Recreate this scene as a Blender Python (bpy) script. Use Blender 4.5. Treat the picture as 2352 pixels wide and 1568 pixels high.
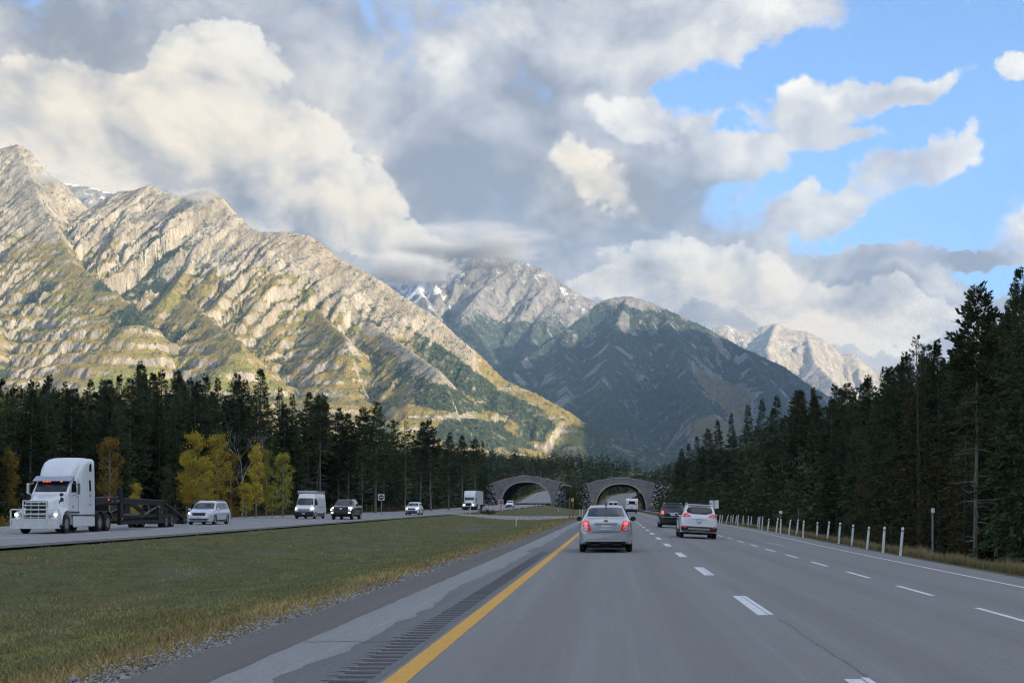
import bpy, bmesh, math, random
import numpy as np
from mathutils import Vector, Matrix, noise as mnoise
from mathutils.bvhtree import BVHTree

R = math.radians
for o in list(bpy.data.objects):
    bpy.data.objects.remove(o, do_unlink=True)
SC = bpy.context.scene
COL = SC.collection
rng = np.random.default_rng(7)
random.seed(7)

# ------------------------------------------------------------------ camera
CAM_H = 1.43
FPX, VX, VY = 3100.0, 1405.0, 1166.0      # focal length and vanishing point on a 2352 px wide picture
cam = bpy.data.cameras.new('camera')
cam.sensor_width = 36.0
cam.lens = 36.0 * FPX / 2352.0
cam.shift_x = -(VX - 1176.0) / 2352.0
cam.shift_y = (VY - 784.0) / 2352.0
cam.clip_start = 0.2
cam.clip_end = 60000.0
cam_o = bpy.data.objects.new('camera', cam)
cam_o.location = (0, 0, CAM_H)
cam_o.rotation_euler = (R(90), 0, 0)
COL.objects.link(cam_o)
SC.camera = cam_o

# ------------------------------------------------------------------ sun, sky, exposure
SUN_EL, SUN_AZ = 16.0, 58.0               # azimuth: degrees from straight behind the camera towards the right
S_DIR = Vector((math.cos(R(SUN_EL)) * math.sin(R(SUN_AZ)), -math.cos(R(SUN_EL)) * math.cos(R(SUN_AZ)), math.sin(R(SUN_EL))))
sun = bpy.data.lights.new('sun', 'SUN')
sun.energy = 4.6
sun.angle = R(0.53)
sun.color = (1.0, 0.84, 0.60)
sun_o = bpy.data.objects.new('sun', sun)
sun_o.rotation_euler = (-S_DIR).to_track_quat('-Z', 'Y').to_euler()
COL.objects.link(sun_o)
SC.view_settings.view_transform = 'Standard'
SC.view_settings.look = 'None'
SC.view_settings.gamma = 1.0
SC.view_settings.use_curve_mapping = False
SC.view_settings.exposure = 1.32
SC.cycles.max_bounces = 6
SC.cycles.diffuse_bounces = 3
SC.cycles.glossy_bounces = 3
SC.cycles.transmission_bounces = 4
SC.cycles.transparent_max_bounces = 8
SC.cycles.volume_bounces = 0
SC.cycles.sample_clamp_indirect = 6.0
SC.cycles.use_denoising = True
SC.cycles.denoising_prefilter = 'FAST'
SC.cycles.filter_width = 1.2


class NT:
    """small helper to write node trees"""
    def __init__(self, tree):
        self.t = tree
        self.n = tree.nodes
        self.l = tree.links

    def node(self, kind, **kw):
        nd = self.n.new(kind)
        for k, v in kw.items():
            if hasattr(nd, k):
                setattr(nd, k, v)
        return nd

    def put(self, sock, v):
        if isinstance(v, bpy.types.NodeSocket):
            self.l.new(v, sock)
        elif v is not None:
            if hasattr(sock, 'default_value'):
                dv = sock.default_value
                if hasattr(dv, '__len__') and not hasattr(v, '__len__'):
                    v = [v] * len(dv)
                if hasattr(dv, '__len__') and len(dv) == 4 and len(v) == 3:
                    v = (*v, 1.0)
                sock.default_value = v

    def math(self, op, a, b=None, c=None, clamp=False):
        nd = self.node('ShaderNodeMath', operation=op)
        nd.use_clamp = clamp
        self.put(nd.inputs[0], a)
        if b is not None:
            self.put(nd.inputs[1], b)
        if c is not None:
            self.put(nd.inputs[2], c)
        return nd.outputs[0]

    def vmath(self, op, a, b=None, scale=None):
        nd = self.node('ShaderNodeVectorMath', operation=op)
        self.put(nd.inputs[0], a)
        if b is not None:
            self.put(nd.inputs[1], b)
        if scale is not None:
            self.put(nd.inputs['Scale'], scale)
        return nd.outputs['Value'] if op in ('LENGTH', 'DOT_PRODUCT', 'DISTANCE') else nd.outputs[0]

    def noise(self, vec, scale, detail=4.0, rough=0.5, dist=0.0, lac=2.0):
        nd = self.node('ShaderNodeTexNoise')
        self.put(nd.inputs['Vector'], vec)
        self.put(nd.inputs['Scale'], scale)
        self.put(nd.inputs['Detail'], detail)
        self.put(nd.inputs['Roughness'], rough)
        self.put(nd.inputs['Lacunarity'], lac)
        self.put(nd.inputs['Distortion'], dist)
        return nd.outputs['Fac']

    def ramp(self, v, lo, hi, a=0.0, b=1.0, smooth=True):
        nd = self.node('ShaderNodeMapRange')
        nd.interpolation_type = 'SMOOTHSTEP' if smooth else 'LINEAR'
        self.put(nd.inputs['Value'], v)
        self.put(nd.inputs['From Min'], lo)
        self.put(nd.inputs['From Max'], hi)
        self.put(nd.inputs['To Min'], a)
        self.put(nd.inputs['To Max'], b)
        return nd.outputs[0]

    def mix(self, f, a, b, mode='MIX'):
        nd = self.node('ShaderNodeMix', data_type='RGBA', blend_type=mode)
        self.put(nd.inputs[0], f)
        self.put(nd.inputs[6], a)
        self.put(nd.inputs[7], b)
        return nd.outputs[2]

    def cr(self, v, stops):
        nd = self.node('ShaderNodeValToRGB')
        e = nd.color_ramp.elements
        while len(e) < len(stops):
            e.new(0.5)
        for i, (p, c) in enumerate(stops):
            e[i].position = p
            e[i].color = (*c, 1.0) if len(c) == 3 else c
        self.put(nd.inputs[0], v)
        return nd.outputs[0]


# ---- world: Nishita sky with broken cumulus, all in world direction space
def build_world():
    w = bpy.data.worlds.new('World')
    SC.world = w
    w.use_nodes = True
    t = NT(w.node_tree)
    t.n.clear()
    out = t.node('ShaderNodeOutputWorld')
    bg = t.node('ShaderNodeBackground')
    t.put(bg.inputs['Strength'], 0.1)
    t.l.new(bg.outputs[0], out.inputs[0])
    sky = t.node('ShaderNodeTexSky')
    sky.sky_type = 'NISHITA'
    sky.sun_disc = False
    sky.sun_elevation = R(SUN_EL)
    sky.sun_rotation = math.atan2(S_DIR.x, S_DIR.y)
    sky.altitude = 1400
    sky.air_density = 1.0
    sky.dust_density = 0.4
    sky.ozone_density = 1.5
    blue = t.mix(1.0, sky.outputs[0], SKY_TINT, 'MULTIPLY')
    tc = t.node('ShaderNodeTexCoord')
    d = tc.outputs['Generated']
    sep = t.node('ShaderNodeSeparateXYZ')
    t.put(sep.inputs[0], d)
    dy = t.math('MAXIMUM', sep.outputs['Y'], 0.08)
    u = t.math('DIVIDE', sep.outputs['X'], dy)
    v = t.math('DIVIDE', sep.outputs['Z'], dy)
    front = t.ramp(sep.outputs['Y'], 0.1, 0.5)
    cmb = t.node('ShaderNodeCombineXYZ')
    t.put(cmb.inputs[0], u)
    t.put(cmb.inputs[1], v)
    # turbulence used to break the outline of every cloud mass
    wob = t.node('ShaderNodeTexNoise')
    t.put(wob.inputs['Vector'], d)
    t.put(wob.inputs['Scale'], 9.0)
    t.put(wob.inputs['Detail'], 7.0)
    t.put(wob.inputs['Roughness'], 0.62)
    wv = t.vmath('SUBTRACT', wob.outputs['Color'], (0.5, 0.5, 0.5))
    uvw = t.vmath('ADD', cmb.outputs[0], t.vmath('MULTIPLY', wv, (0.13, 0.11, 0.0)))

    def lobe(px, py, rx, ry, rot=0.0, soft=0.55):
        mp = t.node('ShaderNodeMapping', vector_type='TEXTURE')
        t.put(mp.inputs['Vector'], uvw)
        mp.inputs['Location'].default_value = ((px - VX) / FPX, (VY - py) / FPX, 0)
        mp.inputs['Rotation'].default_value = (0, 0, R(rot))
        mp.inputs['Scale'].default_value = (rx / FPX, ry / FPX, 1)
        ln = t.vmath('LENGTH', mp.outputs[0])
        return t.ramp(ln, 1.0 + soft, 1.0 - soft)

    def lobes(lst, soft=0.55):
        acc = None
        for L in lst:
            x = lobe(*L[:5], soft=L[5] if len(L) > 5 else soft)
            acc = x if acc is None else t.math('MAXIMUM', acc, x)
        return t.math('MULTIPLY', acc, front)

    # stretch the noise space so that clouds lie flat
    dn = t.vmath('MULTIPLY', d, (1.0, 1.0, 1.3))
    n1 = t.noise(dn, 4.2, 9.0, 0.55, 0.25)
    n2 = t.noise(t.vmath('ADD', dn, (3.1, 1.7, 5.2)), 10.0, 8.0, 0.60, 0.5)
    # pseudo relief: the same field sampled a little towards the sun
    dn_s = t.vmath('ADD', dn, (0.022, -0.006, 0.026))
    n1s = t.noise(dn_s, 4.2, 9.0, 0.55, 0.25)
    n2s = t.noise(t.vmath('ADD', dn_s, (3.1, 1.7, 5.2)), 10.0, 8.0, 0.60, 0.5)
    rel = t.math('ADD', t.math('MULTIPLY', t.math('SUBTRACT', n1, n1s), 2.2), t.math('MULTIPLY', t.math('SUBTRACT', n2, n2s), 1.5))

    clear = lobes(CLEAR)
    cum = lobes(CUMULUS, 0.30)
    dark = lobes(DARK, 0.6)
    inblue = lobes(INBLUE, 0.45)
    bright = lobes(BRIGHT, 0.6)
    warm = lobes(WARM, 0.7)

    # coverage
    n3 = t.noise(t.vmath('ADD', dn, (7.1, 2.7, 1.2)), 34.0, 6.0, 0.62, 0.6)
    cover = t.math('ADD', 0.57, t.math('MULTIPLY', t.math('SUBTRACT', n1, 0.5), 1.7))
    cover = t.math('ADD', cover, t.math('MULTIPLY', t.math('SUBTRACT', n2, 0.5), 1.7))
    cover = t.math('ADD', cover, t.math('MULTIPLY', t.math('SUBTRACT', n3, 0.5), 0.75))
    cover = t.math('ADD', cover, t.math('MULTIPLY', clear, -1.05))
    cover = t.math('ADD', cover, t.math('MULTIPLY', t.math('MAXIMUM', inblue, cum), 0.92))
    inview = t.ramp(t.vmath('LENGTH', t.vmath('MULTIPLY', t.vmath('SUBTRACT', cmb.outputs[0], (-0.05, 0.2, 0)), (2.0, 3.6, 0))), 1.3, 0.9)
    cover = t.math('ADD', cover, t.math('MULTIPLY', t.math('MULTIPLY', inview, front), 0.38))
    alpha = t.ramp(cover, 0.34, 0.82)
    # tone: a grey deck behind, sunlit cumulus with firm billowing edges in front of it
    grey = t.math('ADD', 0.33, t.math('MULTIPLY', rel, 0.9))
    grey = t.math('ADD', grey, t.math('MULTIPLY', t.math('SUBTRACT', n2, 0.5), 0.55))
    grey = t.math('ADD', grey, t.math('MULTIPLY', t.math('SUBTRACT', n1, 0.5), 0.45))
    grey = t.math('ADD', grey, t.math('MULTIPLY', inblue, 0.22))
    grey = t.math('ADD', grey, t.ramp(alpha, 0.95, 0.3, 0.0, 0.14))
    grey = t.math('ADD', grey, t.math('MULTIPLY', t.math('MULTIPLY', bright, t.ramp(n3, 0.35, 0.65, 0.2, 1.0)), 0.34))
    grey = t.math('SUBTRACT', grey, t.math('MULTIPLY', dark, 0.28))
    fc = t.math('ADD', cum, t.math('MULTIPLY', t.math('SUBTRACT', n2, 0.5), 1.25))
    fc = t.math('ADD', fc, t.math('MULTIPLY', t.math('SUBTRACT', n3, 0.5), 0.95))
    fc = t.math('ADD', fc, t.math('MULTIPLY', t.math('SUBTRACT', n1, 0.5), 0.5))
    ac = t.ramp(fc, 0.34, 0.66)
    puff = t.math('ADD', 0.78, t.math('MULTIPLY', rel, 1.7))
    puff = t.math('ADD', puff, t.math('MULTIPLY', t.math('SUBTRACT', n3, 0.5), 0.30))
    puff = t.math('ADD', puff, t.math('MULTIPLY', bright, 0.16))
    puff = t.math('SUBTRACT', puff, t.math('MULTIPLY', dark, 0.12))
    tone = t.math('ADD', t.math('MULTIPLY', grey, t.math('SUBTRACT', 1.0, ac)), t.math('MULTIPLY', puff, ac), clamp=True)
    col = t.cr(tone, CLOUD_RAMP)
    col = t.mix(t.math('MULTIPLY', warm, 0.95), col, t.mix(1.0, col, (1.10, 0.985, 0.80), 'MULTIPLY'))
    col = t.mix(1.0, col, (10.0 * CLOUD_GAIN,) * 3, 'MULTIPLY')
    # clouds scatter forward: gain raised towards the unseen sun, added to lift foreground light
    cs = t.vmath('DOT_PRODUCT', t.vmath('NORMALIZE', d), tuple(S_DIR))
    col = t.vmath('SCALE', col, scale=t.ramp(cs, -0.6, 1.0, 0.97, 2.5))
    # thin air: faint veil near the horizon comes from the Nishita sky itself
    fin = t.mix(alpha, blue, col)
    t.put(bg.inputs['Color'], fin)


SKY_TINT = (0.86, 1.02, 1.24)
CLOUD_GAIN = 0.45
CLOUD_RAMP = [(0.0, (0.29, 0.305, 0.35)), (0.25, (0.43, 0.44, 0.48)), (0.5, (0.60, 0.595, 0.60)), (0.75, (0.80, 0.77, 0.705)), (1.0, (0.96, 0.905, 0.80))]
CLEAR = [(2140, 270, 500, 300, 0, 0.35), (1620, 192, 210, 62, 14), (1720, 285, 110, 60, 0), (2330, 600, 140, 60, 0)]
INBLUE = [(1890, 238, 150, 66, 10), (2070, 200, 150, 42, 12), (1860, 318, 200, 44, 2), (1650, 345, 150, 60, 0), (1905, 452, 110, 48, 14), (2060, 396, 190, 52, 14), (2215, 345, 100, 50, 10), (2335, 150, 60, 45, 0), (2130, 582, 330, 26, 0), (1560, 60, 330, 100, 10)]
CUMULUS = [(1345, 425, 105, 62, -25, 0.95), (1475, 245, 110, 52, 0, 0.9), (1500, 690, 170, 70, 0), (480, 470, 260, 70, -10), (260, 400, 330, 110, -8), (230, 260, 330, 130, -10), (470, 170, 170, 120, 0), (560, 330, 240, 120, -30), (760, 480, 260, 110, -28), (940, 560, 130, 60, -20), (60, 300, 140, 150, 0), (1650, 630, 260, 85, -6), (1900, 690, 300, 80, -10)]
BRIGHT = [(150, 380, 240, 90, -8), (680, 470, 230, 85, -28), (930, 570, 120, 45, -15), (1600, 600, 130, 40, 0), (1900, 720, 200, 40, 0), (330, 230, 250, 80, 0), (560, 330, 170, 80, -30), (1350, 430, 110, 62, -25), (1480, 245, 100, 48, 0), (1700, 620, 150, 45, 0), (960, 190, 150, 70, -20), (1880, 200, 60, 30, 0), (2170, 640, 70, 40, 0), (1130, 60, 120, 60, 0)]
DARK = [(690, 70, 150, 80, 0), (1180, 300, 160, 110, -35), (1060, 410, 170, 80, 0), (1330, 540, 190, 70, 0), (120, 60, 140, 55, 0), (1560, 430, 130, 110, 0), (2150, 580, 260, 20, 0), (1960, 660, 120, 40, 0), (2060, 215, 110, 25, 12), (1270, 200, 90, 60, 0), (1000, 470, 90, 60, 0)]
WARM = [(300, 330, 520, 240, -15), (800, 540, 350, 150, -25), (1700, 700, 420, 120, 0), (1350, 440, 130, 80, 0)]
build_world()
SC.world.cycles.sampling_method = 'MANUAL'
SC.world.cycles.sample_map_resolution = 256

# ------------------------------------------------------------------ general helpers
def P(px, py, Y):
    """point at distance Y that the picture shows at pixel (px, py) of 2352 x 1568"""
    return Vector(((px - VX) / FPX * Y, Y, CAM_H - (py - VY) / FPX * Y))


def mesh_data(name, verts, faces, smooth=False):
    me = bpy.data.meshes.new(name)
    if isinstance(verts, np.ndarray) and isinstance(faces, np.ndarray):
        nv, nf, k = len(verts), len(faces), faces.shape[1]
        me.vertices.add(nv)
        me.vertices.foreach_set('co', np.ascontiguousarray(verts, dtype=np.float32).ravel())
        me.loops.add(nf * k)
        me.loops.foreach_set('vertex_index', np.ascontiguousarray(faces, dtype=np.int32).ravel())
        me.polygons.add(nf)
        me.polygons.foreach_set('loop_start', np.arange(nf, dtype=np.int32) * k)
        me.update(calc_edges=True)
        me.validate()
    else:
        me.from_pydata([tuple(v) for v in verts], [], [tuple(f) for f in faces])
        me.update()
    if smooth:
        me.polygons.foreach_set('use_smooth', np.ones(len(me.polygons), dtype=bool))
    return me


def link(name, me, mat=None, parent=None, loc=None, rot=None, scale=None):
    o = bpy.data.objects.new(name, me)
    COL.objects.link(o)
    if mat is not None and me is not None and not me.materials:
        me.materials.append(mat)
    if parent is not None:
        o.parent = parent
    if loc is not None:
        o.location = loc
    if rot is not None:
        o.rotation_euler = rot
    if scale is not None:
        o.scale = scale
    return o


def tag(o, label=None, cat=None, group=None, kind=None):
    if label:
        o['label'] = label
    if cat:
        o['category'] = cat
    if group:
        o['group'] = group
    if kind:
        o['kind'] = kind
    return o


def thing(name, label, cat, loc=(0, 0, 0), rot=(0, 0, 0), group=None):
    o = bpy.data.objects.new(name, None)
    o.empty_display_size = 0.3
    COL.objects.link(o)
    o.location = loc
    o.rotation_euler = rot
    return tag(o, label, cat, group)


def set_attr(me, name, rgb):
    a = me.color_attributes.new(name, 'FLOAT_COLOR', 'POINT')
    c = np.ones((len(me.vertices), 4), dtype=np.float32)
    c[:, :rgb.shape[1]] = rgb
    a.data.foreach_set('color', c.ravel())


class MB:
    """collects shapes for one mesh object"""
    def __init__(self):
        self.v, self.f = [], []

    def add(self, verts, faces):
        b = len(self.v)
        self.v += [tuple(p) for p in verts]
        self.f += [tuple(i + b for i in f) for f in faces]
        return self

    def box(self, c, s, rot=None, taper=1.0, bev=0.0):
        hx, hy, hz = s[0] / 2, s[1] / 2, s[2] / 2
        if bev > 0:
            b = min(bev, hx * .9, hy * .9, hz * .9)
            vs = []
            ring = [(-hx + b, -hy), (hx - b, -hy), (hx, -hy + b), (hx, hy - b), (hx - b, hy), (-hx + b, hy), (-hx, hy - b), (-hx, -hy + b)]
            inner = [(x * (hx - b) / hx, y * (hy - b) / hy) for x, y in ring]
            for z, rg in ((-hz, inner), (-hz + b, ring), (hz - b, ring), (hz, inner)):
                vs += [Vector((x * (taper if z > 0 else 1), y * (taper if z > 0 else 1), z)) for x, y in rg]
            fs = [tuple(range(7, -1, -1)), tuple(range(24, 32))]
            for k in range(3):
                for i in range(8):
                    j = (i + 1) % 8
                    fs.append((k * 8 + i, k * 8 + j, k * 8 + 8 + j, k * 8 + 8 + i))
        else:
            vs = [Vector((x * hx * (taper if z > 0 else 1), y * hy * (taper if z > 0 else 1), z * hz)) for z in (-1, 1) for x, y in ((-1, -1), (1, -1), (1, 1), (-1, 1))]
            fs = [(3, 2, 1, 0), (4, 5, 6, 7), (0, 1, 5, 4), (1, 2, 6, 5), (2, 3, 7, 6), (3, 0, 4, 7)]
        M = rot if rot is not None else Matrix.Identity(3)
        return self.add([M @ p + Vector(c) for p in vs], fs)

    def bar(self, a, b, w, h=None):
        """rectangular beam from a to b"""
        a, b = Vector(a), Vector(b)
        d = b - a
        q = d.to_track_quat('Y', 'Z').to_matrix()
        return self.box((a + b) / 2, (w, d.length, h or w), q)

    def tube(self, pts, rad, n=8, caps=True):
        pts = [Vector(p) for p in pts]
        rads = rad if hasattr(rad, '__len__') else [rad] * len(pts)
        vs, fs = [], []
        up = None
        for i, p in enumerate(pts):
            d = (pts[min(i + 1, len(pts) - 1)] - pts[max(i - 1, 0)]).normalized()
            if up is None:
                up = Vector((0, 0, 1)) if abs(d.z) < .9 else Vector((1, 0, 0))
            x = d.cross(up).normalized()
            up = x.cross(d).normalized()
            for k in range(n):
                a = 2 * math.pi * k / n
                vs.append(p + (x * math.cos(a) + up * math.sin(a)) * rads[i])
        for i in range(len(pts) - 1):
            for k in range(n):
                j = (k + 1) % n
                fs.append((i * n + k, i * n + j, i * n + n + j, i * n + n + k))
        if caps:
            fs.append(tuple(range(n - 1, -1, -1)))
            fs.append(tuple(range(len(vs) - n, len(vs))))
        return self.add(vs, fs)

    def lathe(self, prof, c=(0, 0, 0), axis='Z', n=20, caps=True):
        """prof: list of (radius, height) along the axis"""
        vs, fs = [], []
        for r, h in prof:
            for k in range(n):
                a = 2 * math.pi * k / n
                x, y = r * math.cos(a), r * math.sin(a)
                vs.append({'Z': (x, y, h), 'X': (h, x, y), 'Y': (y, h, x)}[axis])
        for i in range(len(prof) - 1):
            for k in range(n):
                j = (k + 1) % n
                fs.append((i * n + k, i * n + j, i * n + n + j, i * n + n + k))
        if caps:
            fs.append(tuple(range(n - 1, -1, -1)))
            fs.append(tuple(range(len(vs) - n, len(vs))))
        return self.add([Vector(p) + Vector(c) for p in vs], fs)

    def prism(self, poly, y0, y1, plane='XZ'):
        """poly in a plane, extruded along the remaining axis from y0 to y1"""
        n = len(poly)
        mk = {'XZ': lambda p, t: (p[0], t, p[1]), 'YZ': lambda p, t: (t, p[0], p[1]), 'XY': lambda p, t: (p[0], p[1], t)}[plane]
        vs = [mk(p, y0) for p in poly] + [mk(p, y1) for p in poly]
        fs = [tuple(range(n - 1, -1, -1)), tuple(range(n, 2 * n))]
        fs += [(i, (i + 1) % n, n + (i + 1) % n, n + i) for i in range(n)]
        return self.add(vs, fs)

    def data(self, name, smooth=False, sharp=None, fix=True):
        me = mesh_data(name, self.v, self.f)
        if fix:
            bm = bmesh.new()
            bm.from_mesh(me)
            bmesh.ops.recalc_face_normals(bm, faces=bm.faces)
            bm.to_mesh(me)
            bm.free()
        if smooth:
            me.polygons.foreach_set('use_smooth', np.ones(len(me.polygons), dtype=bool))
            if sharp:
                me.set_sharp_from_angle(angle=R(sharp))
        return me

    def build(self, name, mat, parent=None, smooth=False, sharp=35, **kw):
        return link(name, self.data(name, smooth, sharp), mat, parent, **kw)


# ------------------------------------------------------------------ numpy noise
_perm = np.random.default_rng(3).permutation(4096)
_gang = np.random.default_rng(4).random(4096) * 2 * np.pi
_gx, _gy = np.cos(_gang), np.sin(_gang)


def perlin(x, y, seed=0):
    xi, yi = np.floor(x).astype(np.int64), np.floor(y).astype(np.int64)
    xf, yf = x - xi, y - yi
    u, v = xf * xf * xf * (xf * (xf * 6 - 15) + 10), yf * yf * yf * (yf * (yf * 6 - 15) + 10)

    def g(ix, iy, dx, dy):
        h = _perm[(_perm[(ix + seed * 57) & 4095] + iy) & 4095]
        return _gx[h] * dx + _gy[h] * dy
    a, b = g(xi, yi, xf, yf), g(xi + 1, yi, xf - 1, yf)
    c, d = g(xi, yi + 1, xf, yf - 1), g(xi + 1, yi + 1, xf - 1, yf - 1)
    return ((a + u * (b - a)) + v * ((c + u * (d - c)) - (a + u * (b - a)))) * 1.4


def fbm(x, y, oct=5, seed=0, gain=0.5, lac=2.03):
    s, a, n = 0.0, 1.0, 0.0
    for i in range(oct):
        s = s + a * perlin(x, y, seed + i * 7)
        n += a
        a *= gain
        x, y = x * lac + 11.3, y * lac + 4.7
    return s / n


def ridged(x, y, oct=5, seed=0, gain=0.5, lac=2.05):
    s, a, n = 0.0, 1.0, 0.0
    for i in range(oct):
        s = s + a * (1.0 - 2.0 * np.abs(perlin(x, y, seed + i * 7)))
        n += a
        a *= gain
        x, y = x * lac + 7.1, y * lac + 2.9
    return s / n


def sstep(a, b, x):
    t = np.clip((x - a) / (b - a), 0, 1)
    return t * t * (3 - 2 * t)


# ------------------------------------------------------------------ materials
_mats = {}


def pbr(name, color, rough=0.6, metal=0.0, var=0.12, scale=6.0, bump=0.0, bscale=30.0, coat=0.0, emit=None, estr=0.0, spec=None, rvar=0.0, objvar=0.0, detail=5.0, trans=0.0):
    """procedural material: base colour broken by noise, optional bump"""
    if name in _mats:
        return _mats[name]
    m = bpy.data.materials.new(name)
    m.use_nodes = True
    t = NT(m.node_tree)
    b = t.n['Principled BSDF']
    tc = t.node('ShaderNodeTexCoord')
    co = tc.outputs['Object']
    n = t.noise(co, scale, detail, 0.6)
    col = t.mix(t.ramp(n, 0.25, 0.75), tuple(c * (1 - var) for c in color), tuple(min(1, c * (1 + var)) for c in color))
    if objvar:
        oi = t.node('ShaderNodeObjectInfo')
        k = t.ramp(oi.outputs['Random'], 0, 1, 1 - objvar, 1 + objvar, smooth=False)
        col = t.vmath('SCALE', col, scale=k)
    t.put(b.inputs['Base Color'], col)
    if rvar:
        t.put(b.inputs['Roughness'], t.ramp(t.noise(co, scale * 1.7, 4, 0.6), 0.2, 0.8, max(0.02, rough - rvar), min(1, rough + rvar)))
    else:
        t.put(b.inputs['Roughness'], rough)
    t.put(b.inputs['Metallic'], metal)
    if spec is not None:
        t.put(b.inputs['Specular IOR Level'], spec)
    if coat:
        t.put(b.inputs['Coat Weight'], coat)
        t.put(b.inputs['Coat Roughness'], 0.06)
    if emit:
        t.put(b.inputs['Emission Color'], emit)
        t.put(b.inputs['Emission Strength'], estr)
    if trans:
        t.put(b.inputs['Transmission Weight'], trans)
    if bump:
        bn = t.node('ShaderNodeBump')
        t.put(bn.inputs['Height'], t.noise(co, bscale, 6, 0.65))
        t.put(bn.inputs['Strength'], bump)
        t.put(bn.inputs['Distance'], 0.05)
        t.l.new(bn.outputs[0], b.inputs['Normal'])
    _mats[name] = m
    return m


# ------------------------------------------------------------------ road alignment
def itp(x, pts):
    xs, ys = zip(*pts)
    return np.interp(x, xs, ys)


def smooth_tab(pts, lo=-60, hi=1400, win=31):
    x = np.arange(lo, hi, 2.0)
    y = np.interp(x, *zip(*pts))
    k = np.hanning(win)
    k /= k.sum()
    yp = np.pad(y, win // 2, mode='edge')
    return x, np.convolve(yp, k, 'valid')


_zr = smooth_tab([(-60, 0), (45, 0), (470, .64), (530, 1.2), (600, 4.0), (700, 7.5), (850, 11.0), (1000, 13.0), (1400, 16)])
_xr = smooth_tab([(-60, 0), (540, 0), (620, .5), (700, 3.0), (800, 10), (900, 24), (1000, 44), (1400, 160)])
_zl = smooth_tab([(-60, 0), (60, 0), (100, .2), (174, .5), (277, .95), (340, 1.5), (470, 2.6), (530, 3.3), (560, 4.2), (650, 7.5), (750, 10.6), (850, 13), (1400, 18)])
_xl = smooth_tab([(-60, 0), (560, 0), (650, -1.5), (750, -1.5), (850, 4), (1000, 26), (1400, 140)])


def zr(y): return np.interp(y, *_zr)
def xr(y): return np.interp(y, *_xr)
def zl(y): return np.interp(y, *_zl)
def xl(y): return np.interp(y, *_xl)


CROSS = 0.04


def right_cross(x):
    return -CROSS * np.maximum(x - 2.06, 0)


R_EDGE = [(-60, 9.6), (20, 9.9), (30, 10.2), (60, 10.7), (110, 11.9), (150, 12.0), (230, 8.2), (260, 7.9), (1400, 7.9)]
R_LEFT = -3.3
L_IN, L_OUT = -22.9, -41.0


def left_far(y): return np.interp(y, [-60, 180, 260, 470, 1400], [-42.0, -42.0, -38.6, -38.0, -38.0])


def ground_z(x, y):
    """height of the bare ground"""
    x, y = np.asarray(x, float), np.asarray(y, float)
    yr = y
    cxr, cxl = xr(yr), xl(yr)
    X = x - cxr
    XL = x - cxl
    er = itp(y, R_EDGE)
    zR = zr(y)
    zL = zl(y)
    road_r = zR + right_cross(X) - 0.07
    road_l = zL - 0.07
    # median swale between R_LEFT and L_IN
    s = np.clip((R_LEFT - X) / (R_LEFT - L_IN), 0, 1)
    base = zR * (1 - s) + zL * s
    depth = np.interp(y, [-60, 120, 170, 420, 1400], [0.95, 0.95, 0.6, 0.5, 0.5])
    med = base - 0.06 - depth * np.sin(np.pi * np.clip(s, 0, 1)) ** 1.3 + 0.04 * fbm(x / 3.0, y / 3.0, 3, 5)
    # right verge
    e = X - er
    zb = zR + right_cross(er)
    verge = zb - 0.09 - 0.30 * np.clip(e - 1.0, 0, 5.0)
    hill = np.clip(X - 26, 0, 45) * np.interp(y, [-60, 60, 130, 250, 500, 1400], [0.10, 0.13, 0.22, 0.34, 0.40, 0.30]) + np.clip(X - 71, 0, 900) * 0.06
    right = verge + hill + 0.25 * fbm(x / 14.0, y / 14.0, 4, 9) * sstep(1.5, 9, e)
    # left verge
    lo = left_far(y)
    el = lo - XL
    left = zL - 0.09 - 0.10 * np.clip(el - .8, 0, 5.0) + np.clip(el - 12, 0, 800) * 0.02 + 0.3 * fbm(x / 14.0, y / 14.0, 4, 12) * sstep(1.5, 9, el)
    z = np.where(X > er, right, np.where(X > R_LEFT, road_r, np.where(XL > L_IN, med, np.where(XL > lo, road_l, left))))
    # hillside beyond the crossing, then valley floor
    far = sstep(620, 1100, y) * 16 + sstep(1100, 2400, y) * 10
    corridor = (XL > lo - 4) & (X < er + 4)
    z = z + np.where(corridor, 0, far * (1 - 0.75 * sstep(560, 900, y) * 0))
    # the open strip between the two carriageways beyond the crossing
    return z


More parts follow.
